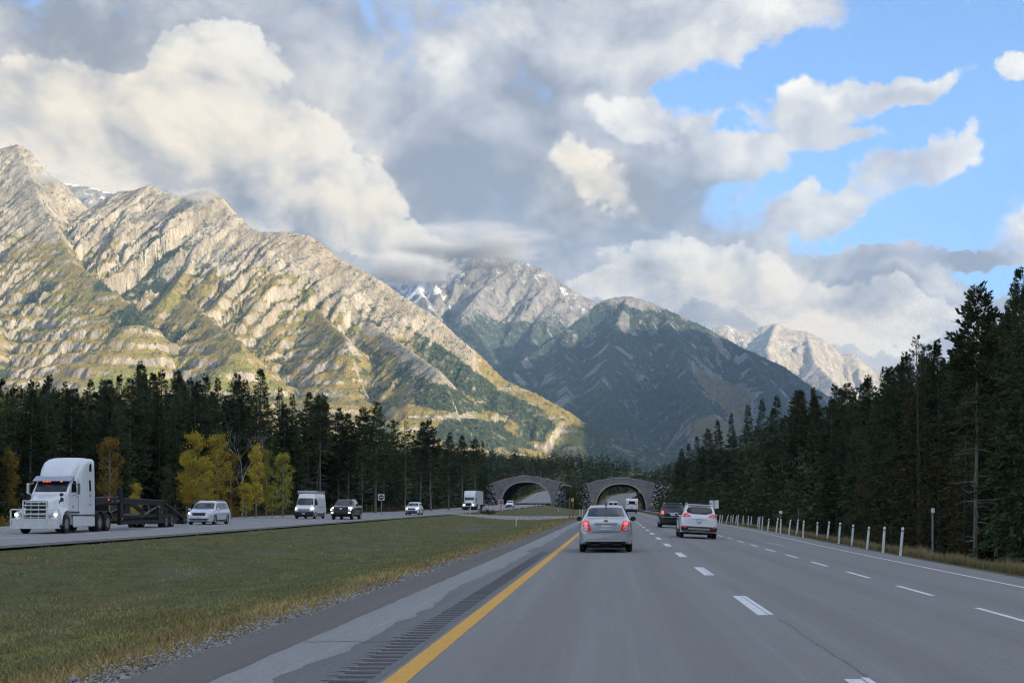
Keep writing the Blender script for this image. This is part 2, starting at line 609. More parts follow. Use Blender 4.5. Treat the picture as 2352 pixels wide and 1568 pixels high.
def build_ground():
    xs = np.concatenate([-np.geomspace(9000, 70, 42), np.arange(-68, 46, 0.6), np.geomspace(46, 9000, 46)])
    ys = np.concatenate([-np.geomspace(6000, 20, 16), np.arange(-16, 130, 1.2), np.arange(130, 560, 4.0), np.arange(560, 1100, 8.0), np.geomspace(1105, 14000, 30)])
    gx, gy = np.meshgrid(xs, ys)
    yy = np.clip(gy, -59, 1399)
    z = ground_z(gx, yy)
    z = np.where(np.abs(gx) > 900, np.minimum(z, 60), z)
    nx, ny = len(xs), len(ys)
    v = np.stack([gx.ravel(), gy.ravel(), z.ravel()], 1)
    i = np.arange(nx * ny).reshape(ny, nx)
    f = np.stack([i[:-1, :-1], i[:-1, 1:], i[1:, 1:], i[1:, :-1]], -1).reshape(-1, 4)
    me = mesh_data('ground', v, f, True)
    # what grows where: R = dry straw, G = fresh green, B = bare stony soil
    X = gx - xr(yy)
    XL = gx - xl(yy)
    n = fbm(gx / 4.0, yy / 9.0, 4, 21)
    n2 = fbm(gx / 1.7, yy / 6.0, 4, 31)
    d = R_LEFT - X
    straw = sstep(.9, 1.6, d) * (1 - sstep(2.2 + n, 4.4 + n, d)) + 0.45 * sstep(-.1, .4, n2) + .3 * sstep(0, .4, fbm(gx / 9, yy / 16, 3, 51))
    bare = (1 - sstep(.95 + .25 * n2, 1.35 + .25 * n2, d)) * (d > -1) + 0.85 * sstep(.12, .40, n) * sstep(8.0, 10.0, d) * (1 - sstep(14, 17, d))
    el = XL - L_IN
    bare = np.maximum(bare, (1 - sstep(.3, 1.0, -el)) * 0)
    green = 0.55 + .5 * n
    er = itp(yy, R_EDGE)
    rside = X > er
    straw = np.where(rside, sstep(.8, 2.2, X - er) * (1 - sstep(5, 9, X - er)) * .9, straw)
    bare = np.where(rside, 1 - sstep(.3, 1.3, X - er), bare)
    lside = XL < left_far(yy)
    straw = np.where(lside, .45 + .4 * n2, straw)
    bare = np.where(lside, 1 - sstep(.2, .8, left_far(yy) - XL), bare)
    set_attr(me, 'cover', np.clip(np.stack([straw.ravel(), green.ravel(), bare.ravel()], 1), 0, 1).astype(np.float32))
    m = bpy.data.materials.new('verge_soil_and_turf')
    m.use_nodes = True
    t = NT(m.node_tree)
    b = t.n['Principled BSDF']
    at = t.node('ShaderNodeAttribute', attribute_name='cover')
    sp = t.node('ShaderNodeSeparateColor')
    t.put(sp.inputs[0], at.outputs['Color'])
    co = t.node('ShaderNodeTexCoord').outputs['Object']
    fine = t.noise(co, 14.0, 6, .7)
    mid = t.noise(t.vmath('MULTIPLY', co, (1, .45, 1)), 1.3, 6, .65)
    turf = t.mix(t.ramp(mid, .3, .72), (.10, .112, .042), (.19, .185, .085))
    turf = t.mix(t.math('MULTIPLY', sp.outputs[1], .35), turf, (.09, .125, .032))
    straw_c = t.mix(t.ramp(fine, .3, .7), (.13, .085, .030), (.24, .175, .075))
    c = t.mix(t.math('MULTIPLY', sp.outputs[0], t.ramp(mid, .25, .6)), turf, straw_c)
    soil = t.mix(t.ramp(fine, .3, .7), (.11, .105, .10), (.25, .24, .225))
    c = t.mix(t.math('MULTIPLY', sp.outputs[2], t.ramp(t.noise(co, 3.0, 5, .7), .1, .55)), c, soil)
    c = t.mix(t.ramp(fine, .15, .85, .3, 0), c, (.03, .035, .018))
    t.put(b.inputs['Base Color'], c)
    t.put(b.inputs['Roughness'], .95)
    t.put(b.inputs['Specular IOR Level'], .1)
    bn = t.node('ShaderNodeBump')
    t.put(bn.inputs['Height'], t.math('ADD', fine, t.noise(co, 50, 4, .7)))
    t.put(bn.inputs['Strength'], .8)
    t.put(bn.inputs['Distance'], .05)
    t.l.new(bn.outputs[0], b.inputs['Normal'])
    o = link('ground', me, m)
    tag(o, kind='structure')
    return o


def strip(name, ys, cols, zf, mat, parent=None, smooth=True, kind=None):
    """sheet along the road: cols = list of functions x(y); zf(x, y)"""
    ys = np.asarray(ys, float)
    X = np.stack([np.broadcast_to(c(ys) if callable(c) else np.full_like(ys, c), ys.shape) for c in cols], 1)
    Yg = np.repeat(ys[:, None], X.shape[1], 1)
    Z = zf(X, Yg)
    ny, nx = X.shape
    v = np.stack([X.ravel(), Yg.ravel(), Z.ravel()], 1)
    i = np.arange(nx * ny).reshape(ny, nx)
    f = np.stack([i[:-1, :-1], i[:-1, 1:], i[1:, 1:], i[1:, :-1]], -1).reshape(-1, 4)
    o = link(name, mesh_data(name, v, f, smooth), mat, parent)
    if kind:
        tag(o, kind=kind)
    return o


def asphalt_mat(name, base, patch, crack=True, rough=.85, wheel=None):
    m = bpy.data.materials.new(name)
    m.use_nodes = True
    t = NT(m.node_tree)
    b = t.n['Principled BSDF']
    co = t.node('ShaderNodeTexCoord').outputs['Object']
    g = t.noise(co, 90.0, 3, .7)
    g2 = t.noise(co, 28.0, 4, .7)
    big = t.noise(t.vmath('MULTIPLY', co, (1.0, .07, 1)), .9, 5, .6)
    c = t.mix(t.ramp(g, .25, .75), tuple(x * .50 for x in base), tuple(x * 1.42 for x in base))
    c = t.mix(t.ramp(g2, .52, .66, 0, .55), c, tuple(x * 1.45 for x in base))
    c = t.mix(t.ramp(g2, .46, .34, 0, .5), c, tuple(x * .5 for x in base))
    streak = t.noise(t.vmath('MULTIPLY', co, (3.2, .035, 1)), 1.6, 5, .7)
    c = t.mix(t.ramp(streak, .40, .62, .30, 0), c, tuple(x * .62 for x in base))
    spot = t.noise(co, .55, 4, .7)
    c = t.mix(t.ramp(spot, .60, .74, 0, .4), c, tuple(x * .66 for x in base))
    c = t.mix(t.ramp(big, .35, .75, 0, .8), c, t.mix(t.ramp(g, .25, .75), tuple(x * .6 for x in patch), tuple(x * 1.3 for x in patch)))
    if wheel:
        sx = t.node('ShaderNodeSeparateXYZ')
        t.put(sx.inputs[0], co)
        acc = None
        for wx in wheel:
            dd = t.math('ABSOLUTE', t.math('SUBTRACT', sx.outputs[0], wx))
            k = t.ramp(dd, .55, .1)
            acc = k if acc is None else t.math('MAXIMUM', acc, k)
        c = t.mix(t.math('MULTIPLY', acc, .34), c, tuple(x * .62 for x in base))
    if crack:
        vo = t.node('ShaderNodeTexVoronoi', feature='DISTANCE_TO_EDGE')
        wob = t.vmath('ADD', t.vmath('MULTIPLY', co, (.9, .16, 1)), t.vmath('SCALE', t.vmath('SUBTRACT', (0, 0, 0), (0, 0, 0)), scale=0))
        wn = t.node('ShaderNodeTexNoise')
        t.put(wn.inputs['Vector'], co)
        t.put(wn.inputs['Scale'], 1.1)
        t.put(wn.inputs['Detail'], 5)
        wob = t.vmath('ADD', wob, t.vmath('SCALE', wn.outputs['Color'], scale=.5))
        t.put(vo.inputs['Vector'], wob)
        t.put(vo.inputs['Scale'], .35)
        k = t.ramp(vo.outputs['Distance'], .0045, .0008)
        k = t.math('MULTIPLY', k, t.ramp(t.noise(co, .12, 2), .48, .60))
        c = t.mix(t.math('MULTIPLY', k, .55), c, (.04, .04, .04))
    t.put(b.inputs['Base Color'], c)
    t.put(b.inputs['Roughness'], rough)
    t.put(b.inputs['Specular IOR Level'], .25)
    bn = t.node('ShaderNodeBump')
    t.put(bn.inputs['Height'], g)
    t.put(bn.inputs['Strength'], .35)
    t.put(bn.inputs['Distance'], .01)
    t.l.new(bn.outputs[0], b.inputs['Normal'])
    return m


def paint_mat(name, col, wear=.35):
    m = bpy.data.materials.new(name)
    m.use_nodes = True
    t = NT(m.node_tree)
    b = t.n['Principled BSDF']
    co = t.node('ShaderNodeTexCoord').outputs['Object']
    n = t.noise(t.vmath('MULTIPLY', co, (1, .3, 1)), 16.0, 6, .75)
    w = t.math('MAXIMUM', t.ramp(n, .46, .68, 0, wear), t.ramp(t.noise(co, 45.0, 3, .7), .56, .66, 0, wear * 1.3))
    c = t.mix(w, col, (.15, .15, .15))
    c = t.mix(t.ramp(t.noise(co, 1.4, 3), .3, .7, .16, 0), c, tuple(x * .6 for x in col))
    t.put(b.inputs['Base Color'], c)
    t.put(b.inputs['Roughness'], .7)
    return m


Y_ROAD = np.concatenate([np.arange(-16, 130, 1.5), np.arange(130, 560, 5.0), np.arange(560, 1010, 8.0)])


def build_roads():
    base = (.256, .250, .240)
    m_r = asphalt_mat('asphalt_right_carriageway', base, tuple(x * .86 for x in base), wheel=(-.8, .95, 2.95, 4.75, 6.7), crack=False)
    m_l = asphalt_mat('asphalt_left_carriageway', (.31, .305, .30), (.28, .275, .27), wheel=(-25.0, -26.8, -29.4, -31.2))
    zR = lambda x, y: zr(y) + right_cross(x - xr(y))
    cols = [(lambda k: (lambda y: xr(y) + k))(k) for k in (R_LEFT, -2.6, -1.85, -.8, .6, 2.06, 3.9, 5.8)]
    cols.append(lambda y: xr(y) + itp(y, R_EDGE))
    r = strip('road_right_carriageway', Y_ROAD, cols, zR, m_r, kind='structure')
    zL = lambda x, y: zl(y) + 0 * x
    cl = [(lambda y: xl(y) + left_far(y))] + [(lambda k: (lambda y: xl(y) + k))(k) for k in (-36.5, -32.5, -28.1, -24.0, L_IN)]
    l = strip('road_left_carriageway', Y_ROAD, cl, zL, m_l, kind='structure')
    up = lambda h: (lambda x, y: zR(x, y) + h)
    upl = lambda h: (lambda x, y: zL(x, y) + h)
    white = paint_mat('white_road_paint', (.74, .75, .76))
    yellow = paint_mat('yellow_road_paint', (.70, .36, .035), .2)
    ydim = paint_mat('faded_yellow_road_paint', (.42, .33, .16), .3)
    yf = Y_ROAD[Y_ROAD > -10]
    yq = np.concatenate([np.arange(-4, 60, .15), np.arange(60, 900, 3.0)])
    strip('yellow_edge_line', yq, [lambda y: xr(y) - 1.88 + .014 * fbm(y / .35, y * 0, 3, 71), lambda y: xr(y) - 1.68 + .014 * fbm(y / .3, y * 0 + 5, 3, 73)], up(.004), yellow, r)
    tar = pbr('sealed_crack_tar', (.055, .053, .052), .7, var=.3, scale=8)
    for y0_, y1_, xc, am, sd in ((11.2, 17.5, 2.17, .05, 81), (20.5, 26.5, 2.2, .04, 82)):
        yc = np.arange(y0_, y1_, .06)
        cf = (lambda xc, am, sd: (lambda y: xr(y) + xc + am * fbm(y / 1.3, y * 0, 5, sd, .6)))(xc, am, sd)
        strip('crack', yc, [lambda y: cf(y) - .004 - .004 * fbm(y / .3, y * 0, 2, 88), lambda y: cf(y) + .004 + .004 * fbm(y / .25, y * 0 + 2, 2, 89)], up(.0035), tar, r)
    xk = np.arange(-3.28, -1.95, .04)
    yk = 14.4 + .10 * fbm(xk / .3, xk * 0, 4, 91)
    vk = [(x, y + d, .0075) for d in (-.018, .018) for x, y in zip(xk, yk)]
    nk = len(xk)
    MB().add(vk, [(i, i + 1, nk + i + 1, nk + i) for i in range(nk - 1)]).build('crack', tar, r)
    # pale, newer paving on the inner shoulder, dark wet band and the milled rumble strip
    m_sh = asphalt_mat('pale_shoulder_asphalt', (.295, .295, .288), (.265, .265, .26))
    jag = lambda y: xr(y) - 2.62 + .16 * fbm(y / 1.1, y * 0 + 3.3, 4, 3) - .18 * sstep(-.1, .25, fbm(y / 7.0, y * 0, 2, 8))
    yj = np.concatenate([np.arange(-10, 60, .12), np.arange(60, 400, 1.0)])
    strip('paved_shoulder', yj, [lambda y: xr(y) + R_LEFT + .05 * fbm(y / .9, y * 0, 3, 2), jag], up(.004), m_sh, r)
    m_dk = asphalt_mat('damp_asphalt', (.135, .137, .142), (.16, .162, .166), crack=False, rough=.6)
    strip('damp_band', yj, [jag, lambda y: xr(y) - 1.93 + .03 * fbm(y / 2, y * 0 + 9, 3, 5)], up(.0045), m_dk, r)
    # rumble strip: every groove that can be told apart is a shallow bar of its own
    gm = pbr('milled_groove', (.085, .083, .082), .9, var=.3, scale=20, bump=.5)
    gl = pbr('milled_groove_lip', (.26, .25, .23), .9, var=.3, scale=20, bump=.5)
    me = MB().box((0, 0, 0.001), (.30, .13, .008), bev=.003).data('groove')
    me2 = MB().box((0, 0, 0.003), (.30, .03, .008), bev=.003).data('groove_lip')
    y = 8.6
    while y < 44:
        o = link('groove', me, gm, r, loc=(-2.16 + random.uniform(-.01, .01), y, 0.0055))
        if y < 17:
            link('groove_lip', me2, gl, r, loc=(-2.30 + random.uniform(-.03, .03), y + .10, 0.006), scale=(.62 + random.uniform(-.15, .15), 1, 1))
        y += .31
    # lane dashes
    period = 3100 * CAM_H * .0024
    k = 0
    y0 = 3100 * CAM_H / 246.0 - period
    dl = 3.9
    while y0 + k * period < 480:
        a = y0 + k * period
        ys = np.linspace(a, a + dl, 4)
        x1 = lambda y: xr(y) + np.interp(y, [0, 40, 120, 300], [2.03, 2.10, 2.30, 2.45])
        if a < 60:      # two strokes with a seam between them
            strip('lane_dash', ys, [lambda y: x1(y) - .11, lambda y: x1(y) + .035], up(.004), white, r)
            strip('lane_dash', ys + .12, [lambda y: x1(y) + .05, lambda y: x1(y) + .12], up(.004), white, r)
        else:
            strip('lane_dash', ys, [lambda y: x1(y) - .10, lambda y: x1(y) + .10], up(.004), white, r)
        k += 1
    x2 = lambda y: xr(y) + np.interp(y, [0, 20, 70, 200, 300], [5.72, 5.76, 6.0, 6.25, 6.3])
    he = lambda y: CAM_H + CROSS * (x2(y) - 2.06)
    k = 0
    while 18.2 + k * 6.1 < 190:
        a = 18.2 + k * 6.1
        strip('lane_dash', np.linspace(a, a + 3.1, 4), [lambda y: x2(y) - .06, lambda y: x2(y) + .06], up(.004), white, r)
        k += 1
    strip('lane_edge_line', np.arange(190, 900, 5.0), [lambda y: x2(y) - .06, lambda y: x2(y) + .06], up(.004), white, r)
    strip('edge_line', np.concatenate([np.arange(-10, 130, 1.5), np.arange(130, 232, 3)]), [lambda y: xr(y) + itp(y, R_EDGE) - 1.55 + np.interp(y, [0, 60, 110, 232], [.1, .15, .4, 1.0]), lambda y: xr(y) + itp(y, R_EDGE) - 1.44 + np.interp(y, [0, 60, 110, 232], [.1, .15, .4, 1.0])], up(.004), white, r)
    # turn arrow painted in the joining lane
    ar = MB()
    ya, xa = 58.0, 7.4
    for px, py in [((-.08, .08), (0, 3.2))]:
        ar.add([(xa - .05, ya, 0), (xa + .05, ya, 0), (xa + .05, ya + 2.6, 0), (xa - .05, ya + 2.6, 0), (xa - .25, ya + 2.2, 0), (xa - .05, ya + 3.6, 0), (xa - .5, ya + 3.3, 0)], [(0, 1, 2, 3), (3, 2, 5, 4), (4, 5, 6)])
    ar.v = [(x, y, float(zR(np.array(x), np.array(y))) + .005) for x, y, z in ar.v]
    ar.build('painted_arrow', paint_mat('worn_white_paint', (.45, .455, .46), .6), r)
    # left carriageway lines
    strip('yellow_edge_line', yf, [lambda y: xl(y) - 24.05, lambda y: xl(y) - 23.92], upl(.004), ydim, l)
    strip('outer_edge_line', yf, [lambda y: xl(y) + np.minimum(left_far(y) + 2.0, -33.2) , lambda y: xl(y) + np.minimum(left_far(y) + 2.0, -33.2) + .13], upl(.004), white, l)
    k = 0
    while 40 + k * 10.7 < 500:
        a = 40 + k * 10.7
        strip('lane_dash', np.linspace(a, a + 3.6, 3), [lambda y: xl(y) - 28.16, lambda y: xl(y) - 28.02], upl(.004), white, l)
        k += 1
    # gravel shoulder with loose stones along the median
    gr = asphalt_mat('dark_gravel', (.155, .142, .128), (.18, .165, .148), crack=False, rough=1.0)
    gs = strip('gravel_shoulder', yj, [lambda y: xr(y) + R_LEFT - .98 + .16 * fbm(y / 1.3, y * 0, 4, 15), lambda y: xr(y) + R_LEFT - .5, lambda y: xr(y) + R_LEFT + .02], lambda x, y: zr(y) - .012 - .05 * np.clip((R_LEFT - (x - xr(y))) / 1.0, 0, 1), gr, kind='structure')
    strip('gravel_edge', Y_ROAD, [lambda y: xl(y) + L_IN, lambda y: xl(y) + L_IN + .75], lambda x, y: zl(y) - .012 - .03 * (x - xl(y) - L_IN), gr, kind='structure')
    sm = pbr('pale_limestone', (.44, .43, .405), .95, var=.35, scale=9, bump=.6, objvar=.3)
    meshes = [rock_mesh(60 + i, 1) for i in range(6)]
    for i in range(300):
        y = 8.5 + 34 * random.random() ** 2.0
        x = R_LEFT - .88 - abs(random.gauss(.12, .2))
        if fbm(np.array(y / 2.5), np.array(4.4), 3, 40) < -.12:
            continue
        s = random.uniform(.010, .030)
        link('stone', random.choice(meshes), sm, gs, loc=(x, y, float(zr(y)) - .07 + s * .3), rot=(random.random() * 3, random.random() * 3, random.random() * 3), scale=(s * 1.3, s, s * .8))
    # the finer gravel among the stones
    g = np.random.default_rng(44)
    n = 9000
    yy = 8.0 / (1 - g.random(n) * (1 - 8.0 / 60.0))
    xx_ = R_LEFT - .55 - np.abs(g.normal(.38, .28, n))
    sz = g.uniform(.006, .019, n) * (1 + .012 * yy)
    ov = np.array([(1, 0, 0), (-1, 0, 0), (0, 1, 0), (0, -1, 0), (0, 0, .7), (0, 0, -.7)], float)
    of = np.array([(0, 2, 4), (2, 1, 4), (1, 3, 4), (3, 0, 4), (2, 0, 5), (1, 2, 5), (3, 1, 5), (0, 3, 5)])
    jit = 1 + .35 * g.normal(0, 1, (n, 6, 1)).clip(-1.5, 1.5)
    V = (ov[None] * jit * sz[:, None, None])
    a_ = g.random(n) * 6.28
    V = np.stack([V[:, :, 0] * np.cos(a_)[:, None] - V[:, :, 1] * np.sin(a_)[:, None], V[:, :, 0] * np.sin(a_)[:, None] + V[:, :, 1] * np.cos(a_)[:, None], V[:, :, 2]], -1)
    V += np.stack([xx_, yy, np.maximum(ground_z(xx_, yy), zr(yy) - .075) + .006], 1)[:, None]
    F = (of[None] + (np.arange(n) * 6)[:, None, None]).reshape(-1, 3)
    go = link('gravel', mesh_data('gravel', V.reshape(-1, 3), F), sm, gs)
    tag(go, kind='stuff')
    # gravel track that crosses the median
    xx = np.linspace(-23.0, -4.4, 20)
    v, f = [], []
    for i, x in enumerate(xx):
        yc = 196 + (x + 14) * .3
        for dy in (-3.2, 3.2):
            z = np.interp(x, [-23, -14, -4.4], [zl(yc) + .01, zl(yc) * .35 + .02, zr(yc) - .01])
            v.append((x, yc + dy, float(z)))
    f = [(2 * i, 2 * i + 2, 2 * i + 3, 2 * i + 1) for i in range(len(xx) - 1)]
    mt = pbr('pale_gravel_track', (.30, .29, .27), 1.0, var=.3, scale=3, bump=.5)
    b = MB().add(v, f)
    nv = len(v)
    # skirts so that the track stands on the swale
    for e in (0, 1):
        b.add([v[2 * i + e] for i in range(len(xx))] + [(v[2 * i + e][0], v[2 * i + e][1] + (-2 if e == 0 else 2), v[2 * i + e][2] - 1.3) for i in range(len(xx))],
              [(i, i + 1, len(xx) + i + 1, len(xx) + i) for i in range(len(xx) - 1)])
    tag(b.build('median_crossover_path', mt), kind='structure')
    return r, l


def rock_mesh(seed, sub=1, ang=.35):
    bm = bmesh.new()
    bmesh.ops.create_icosphere(bm, subdivisions=sub, radius=1.0)
    rr = random.Random(seed)
    off = Vector((rr.random() * 50, rr.random() * 50, rr.random() * 50))
    for v in bm.verts:
        n = mnoise.noise(v.co * 1.1 + off)
        v.co *= 1.0 + ang * n + rr.uniform(-.12, .12)
        v.co.x = max(-.85, min(.85, v.co.x))
        v.co.z = max(-.7, min(.7, v.co.z))
    me = bpy.data.meshes.new('rock')
    bm.to_mesh(me)
    bm.free()
    return me


build_ground()
ROAD_R, ROAD_L = build_roads()

# ------------------------------------------------------------------ mountains
PROF_S = np.array([0, .08, .25, .45, 1.0, 2.4, 4.0, 12.0])
PROF_D = np.array([0, .09, .26, .43, .68, .955, 1.02, 1.06])


def ridge_field(gx, gy, pts):
    """pts: (n,3) ridge polyline. returns height of nearest ridge point, distance, arclength and side"""
    best = np.full(gx.shape, 1e12)
    hz = np.zeros(gx.shape)
    uu = np.zeros(gx.shape)
    sd = np.zeros(gx.shape)
    L = 0.0
    for a, b in zip(pts[:-1], pts[1:]):
        dx, dy = b[0] - a[0], b[1] - a[1]
        l2 = dx * dx + dy * dy
        t = np.clip(((gx - a[0]) * dx + (gy - a[1]) * dy) / l2, 0, 1)
        qx, qy = a[0] + t * dx, a[1] + t * dy
        d = np.hypot(gx - qx, gy - qy)
        m = d < best
        best = np.where(m, d, best)
        hz = np.where(m, a[2] + t * (b[2] - a[2]), hz)
        uu = np.where(m, L + t * math.sqrt(l2), uu)
        sd = np.where(m, dx * (gy - a[1]) - dy * (gx - a[0]), sd)
        L += math.sqrt(l2)
    return hz, best, uu, sd


def mountain(name, ridges, bbox, step, seed, mask_fn, mat, base=20.0, gul=260.0, gamp=.16, steep=1.0, back=1.2, rough=1.0):
    xs = np.arange(bbox[0], bbox[1] + step, step)
    ys = np.arange(bbox[2], bbox[3] + step, step)
    gx, gy = np.meshgrid(xs, ys)
    wx = gx + 90 * fbm(gx / 700, gy / 700, 4, seed + 70) * rough
    wy = gy + 90 * fbm(gx / 700, gy / 700, 4, seed + 90) * rough
    H = np.full(gx.shape, -1e9)
    REL = np.zeros(gx.shape)
    DD = np.zeros(gx.shape)
    for ri, pts in enumerate(ridges):
        pts = np.asarray([tuple(p) for p in pts])
        hz, d0, u0, sd = ridge_field(gx, gy, pts)
        _, dw, u, _ = ridge_field(wx, wy, pts)
        d = np.where(d0 < 400, d0 + (dw - d0) * d0 / 400, dw)
        hh = np.maximum(hz, 60.0)
        s = d / hh
        s = np.where(sd > 0, s * back, s)          # the far side falls faster
        drop = np.interp(s * steep, PROF_S, PROF_D)
        # gullies that run down the slope, deeper with distance from the crest
        g = ridged((u + 60 * fbm(gx / 260, gy / 260, 3, seed + 5)) / gul, d / (gul * 4.0), 5, seed + ri * 13, .55)
        g2 = ridged((u + 40 * fbm(gx / 140, gy / 140, 3, seed + 15)) / (gul * .3), d / (gul * 3.2), 4, seed + 31 + ri * 13, .55)
        e = np.clip(s / .22, 0, 1) * np.interp(s, [0, .40, .75, 2.0, 4.0], [.85, .85, .30, .16, .06])
        z = hz - hh * drop + hh * (gamp * .75 * (g - .25) + gamp * .5 * (g2 - .2)) * e
        m = z > H
        H = np.where(m, z, H)
        if ri == 0:
            CR = np.maximum(hz, 60.0)
        DD = np.where(m, d, DD)
    REL = np.clip(H / CR, 0, 1.1)
    # crags
    k = np.clip(DD / 120, .08, 1) * np.clip((REL - .35) * 2.2, .22, 1)
    H = H + rough * k * (16 * (ridged(gx / 120, gy / 120, 6, seed + 3, .6) - .2) + 9 * (ridged(gx / 40, gy / 40, 4, seed + 8, .6) - .2))
    # rock bands: terraces along tilted strata
    zt = H + .045 * gx + 45 * fbm(gx / 600, gy / 600, 3, seed + 41)
    H = H + 6.5 * np.sin(2 * np.pi * zt / 50.0) * np.clip((.85 - REL) * 3, 0, 1) * rough
    H = np.maximum(H, base - 60)
    ny, nx = gx.shape
    v = np.stack([gx.ravel(), gy.ravel(), H.ravel()], 1)
    i = np.arange(nx * ny).reshape(ny, nx)
    f = np.stack([i[:-1, :-1], i[:-1, 1:], i[1:, 1:], i[1:, :-1]], -1).reshape(-1, 4)
    me = mesh_data(name, v, f, True)
    gyz, gxz = np.gradient(H, step)
    slope = np.hypot(gxz, gyz)
    lap = H - fbm_blur(H, max(2, int(60 / step)))
    masks = mask_fn(gx, gy, H, REL, slope, lap, zt)
    set_attr(me, 'cover', np.clip(np.stack([m.ravel() for m in masks], 1), 0, 1).astype(np.float32))
    o = link(name, me, mat)
    tag(o, kind='structure')
    return dict(obj=o, gx=gx, gy=gy, H=H, xs=xs, ys=ys, masks=masks, slope=slope, rel=REL)


def fbm_blur(a, r):
    k = np.ones(2 * r + 1) / (2 * r + 1)
    p = np.pad(a, r, mode='edge')
    p = np.apply_along_axis(lambda x: np.convolve(x, k, 'valid'), 0, p)
    return np.apply_along_axis(lambda x: np.convolve(x, k, 'valid'), 1, p)


def rock_mat(name, rock_a, rock_b, grass_a, grass_b, forest, snow=(.75, .78, .82), bump=1.0, scale=1.0, bdist=12.0):
    m = bpy.data.materials.new(name)
    m.use_nodes = True
    t = NT(m.node_tree)
    b = t.n['Principled BSDF']
    at = t.node('ShaderNodeAttribute', attribute_name='cover')
    sp = t.node('ShaderNodeSeparateColor')
    t.put(sp.inputs[0], at.outputs['Color'])
    co = t.node('ShaderNodeTexCoord').outputs['Object']
    n1 = t.noise(co, .006 * scale, 6, .62)
    n2 = t.noise(co, .030 * scale, 6, .7)
    n3 = t.noise(t.vmath('MULTIPLY', co, (1, 1, .25)), .020 * scale, 6, .7, .6)
    n4 = t.noise(t.vmath('MULTIPLY', co, (1, 1, .22)), .065 * scale, 5, .72, .4)
    rock = t.mix(t.ramp(n1, .3, .7), rock_a, rock_b)
    rock = t.mix(t.ramp(n4, .28, .48, .75, 0), rock, tuple(x * .34 for x in rock_a))  # dark streaks paint small crevice shadows into the rock colour
    rock = t.mix(t.ramp(n3, .35, .62, .7, 0), rock, tuple(x * .42 for x in rock_a))
    rock = t.mix(t.ramp(t.noise(co, .0035 * scale, 3), .55, .75, 0, .35), rock, (rock_a[0] * 1.12, rock_a[1] * .92, rock_a[2] * .78))
    grass = t.mix(t.ramp(n2, .3, .7), grass_a, grass_b)
    grass = t.mix(t.ramp(t.noise(co, .004 * scale, 5, .6), .5, .7, 0, .7), grass, (grass_a[0] * .70, grass_a[1] * 1.12, grass_a[2] * .62))
    grass = t.mix(t.ramp(t.noise(co, .05 * scale, 5, .75), .50, .64, 0, .8), grass, tuple(x * 1.6 for x in forest))
    c = t.mix(t.ramp(t.math('ADD', sp.outputs[0], t.math('MULTIPLY', t.math('SUBTRACT', n2, .5), .9)), .38, .62), rock, grass)
    nf = t.noise(co, .09 * scale, 4, .75)
    fo = t.mix(t.ramp(nf, .32, .66), tuple(x * .35 for x in forest), tuple(x * 1.9 for x in forest))
    fo = t.mix(t.ramp(t.noise(co, .018 * scale, 5, .7), .54, .68, 0, .55), fo, rock)
    c = t.mix(t.ramp(t.math('ADD', sp.outputs[2], t.math('ADD', t.math('MULTIPLY', t.math('SUBTRACT', n2, .5), 1.2), t.math('MULTIPLY', t.math('SUBTRACT', nf, .5), 1.0))), .36, .56), c, fo)
    sn = t.ramp(t.math('ADD', sp.outputs[1], t.math('MULTIPLY', t.math('SUBTRACT', n3, .5), 1.5)), .42, .62)
    c = t.mix(sn, c, snow)
    t.put(b.inputs['Base Color'], c)
    t.put(b.inputs['Roughness'], .95)
    t.put(b.inputs['Specular IOR Level'], .1)
    bn = t.node('ShaderNodeBump')
    h = t.math('ADD', t.math('ADD', t.math('MULTIPLY', n3, 1.4), t.math('MULTIPLY', n2, .7)), t.math('MULTIPLY', n4, 1.1))
    t.put(bn.inputs['Height'], h)
    t.put(bn.inputs['Strength'], bump)
    t.put(bn.inputs['Distance'], bdist)
    t.l.new(bn.outputs[0], b.inputs['Normal'])
    return m


KM = 2.05      # how far the ranges stand
def ridge_px(lst, Y0, Y1=None):
    """lst of (px, py) or (px, py, Y): a crest at its own distance"""
    out = []
    n = len(lst)
    for i, q in enumerate(lst):
        Y = q[2] if len(q) > 2 else Y0 + ((Y1 or Y0) - Y0) * i / (n - 1)
        out.append(P(q[0], q[1], Y))
    return out


rock_lit = rock_mat('pale_limestone_slopes', (.40, .352, .27), (.53, .475, .375), (.27, .20, .075), (.34, .275, .095), (.042, .060, .034))
rock_far = rock_mat('grey_limestone_slopes', (.255, .245, .235), (.35, .33, .30), (.16, .14, .07), (.22, .19, .09), (.036, .052, .038), scale=.7, bdist=20)


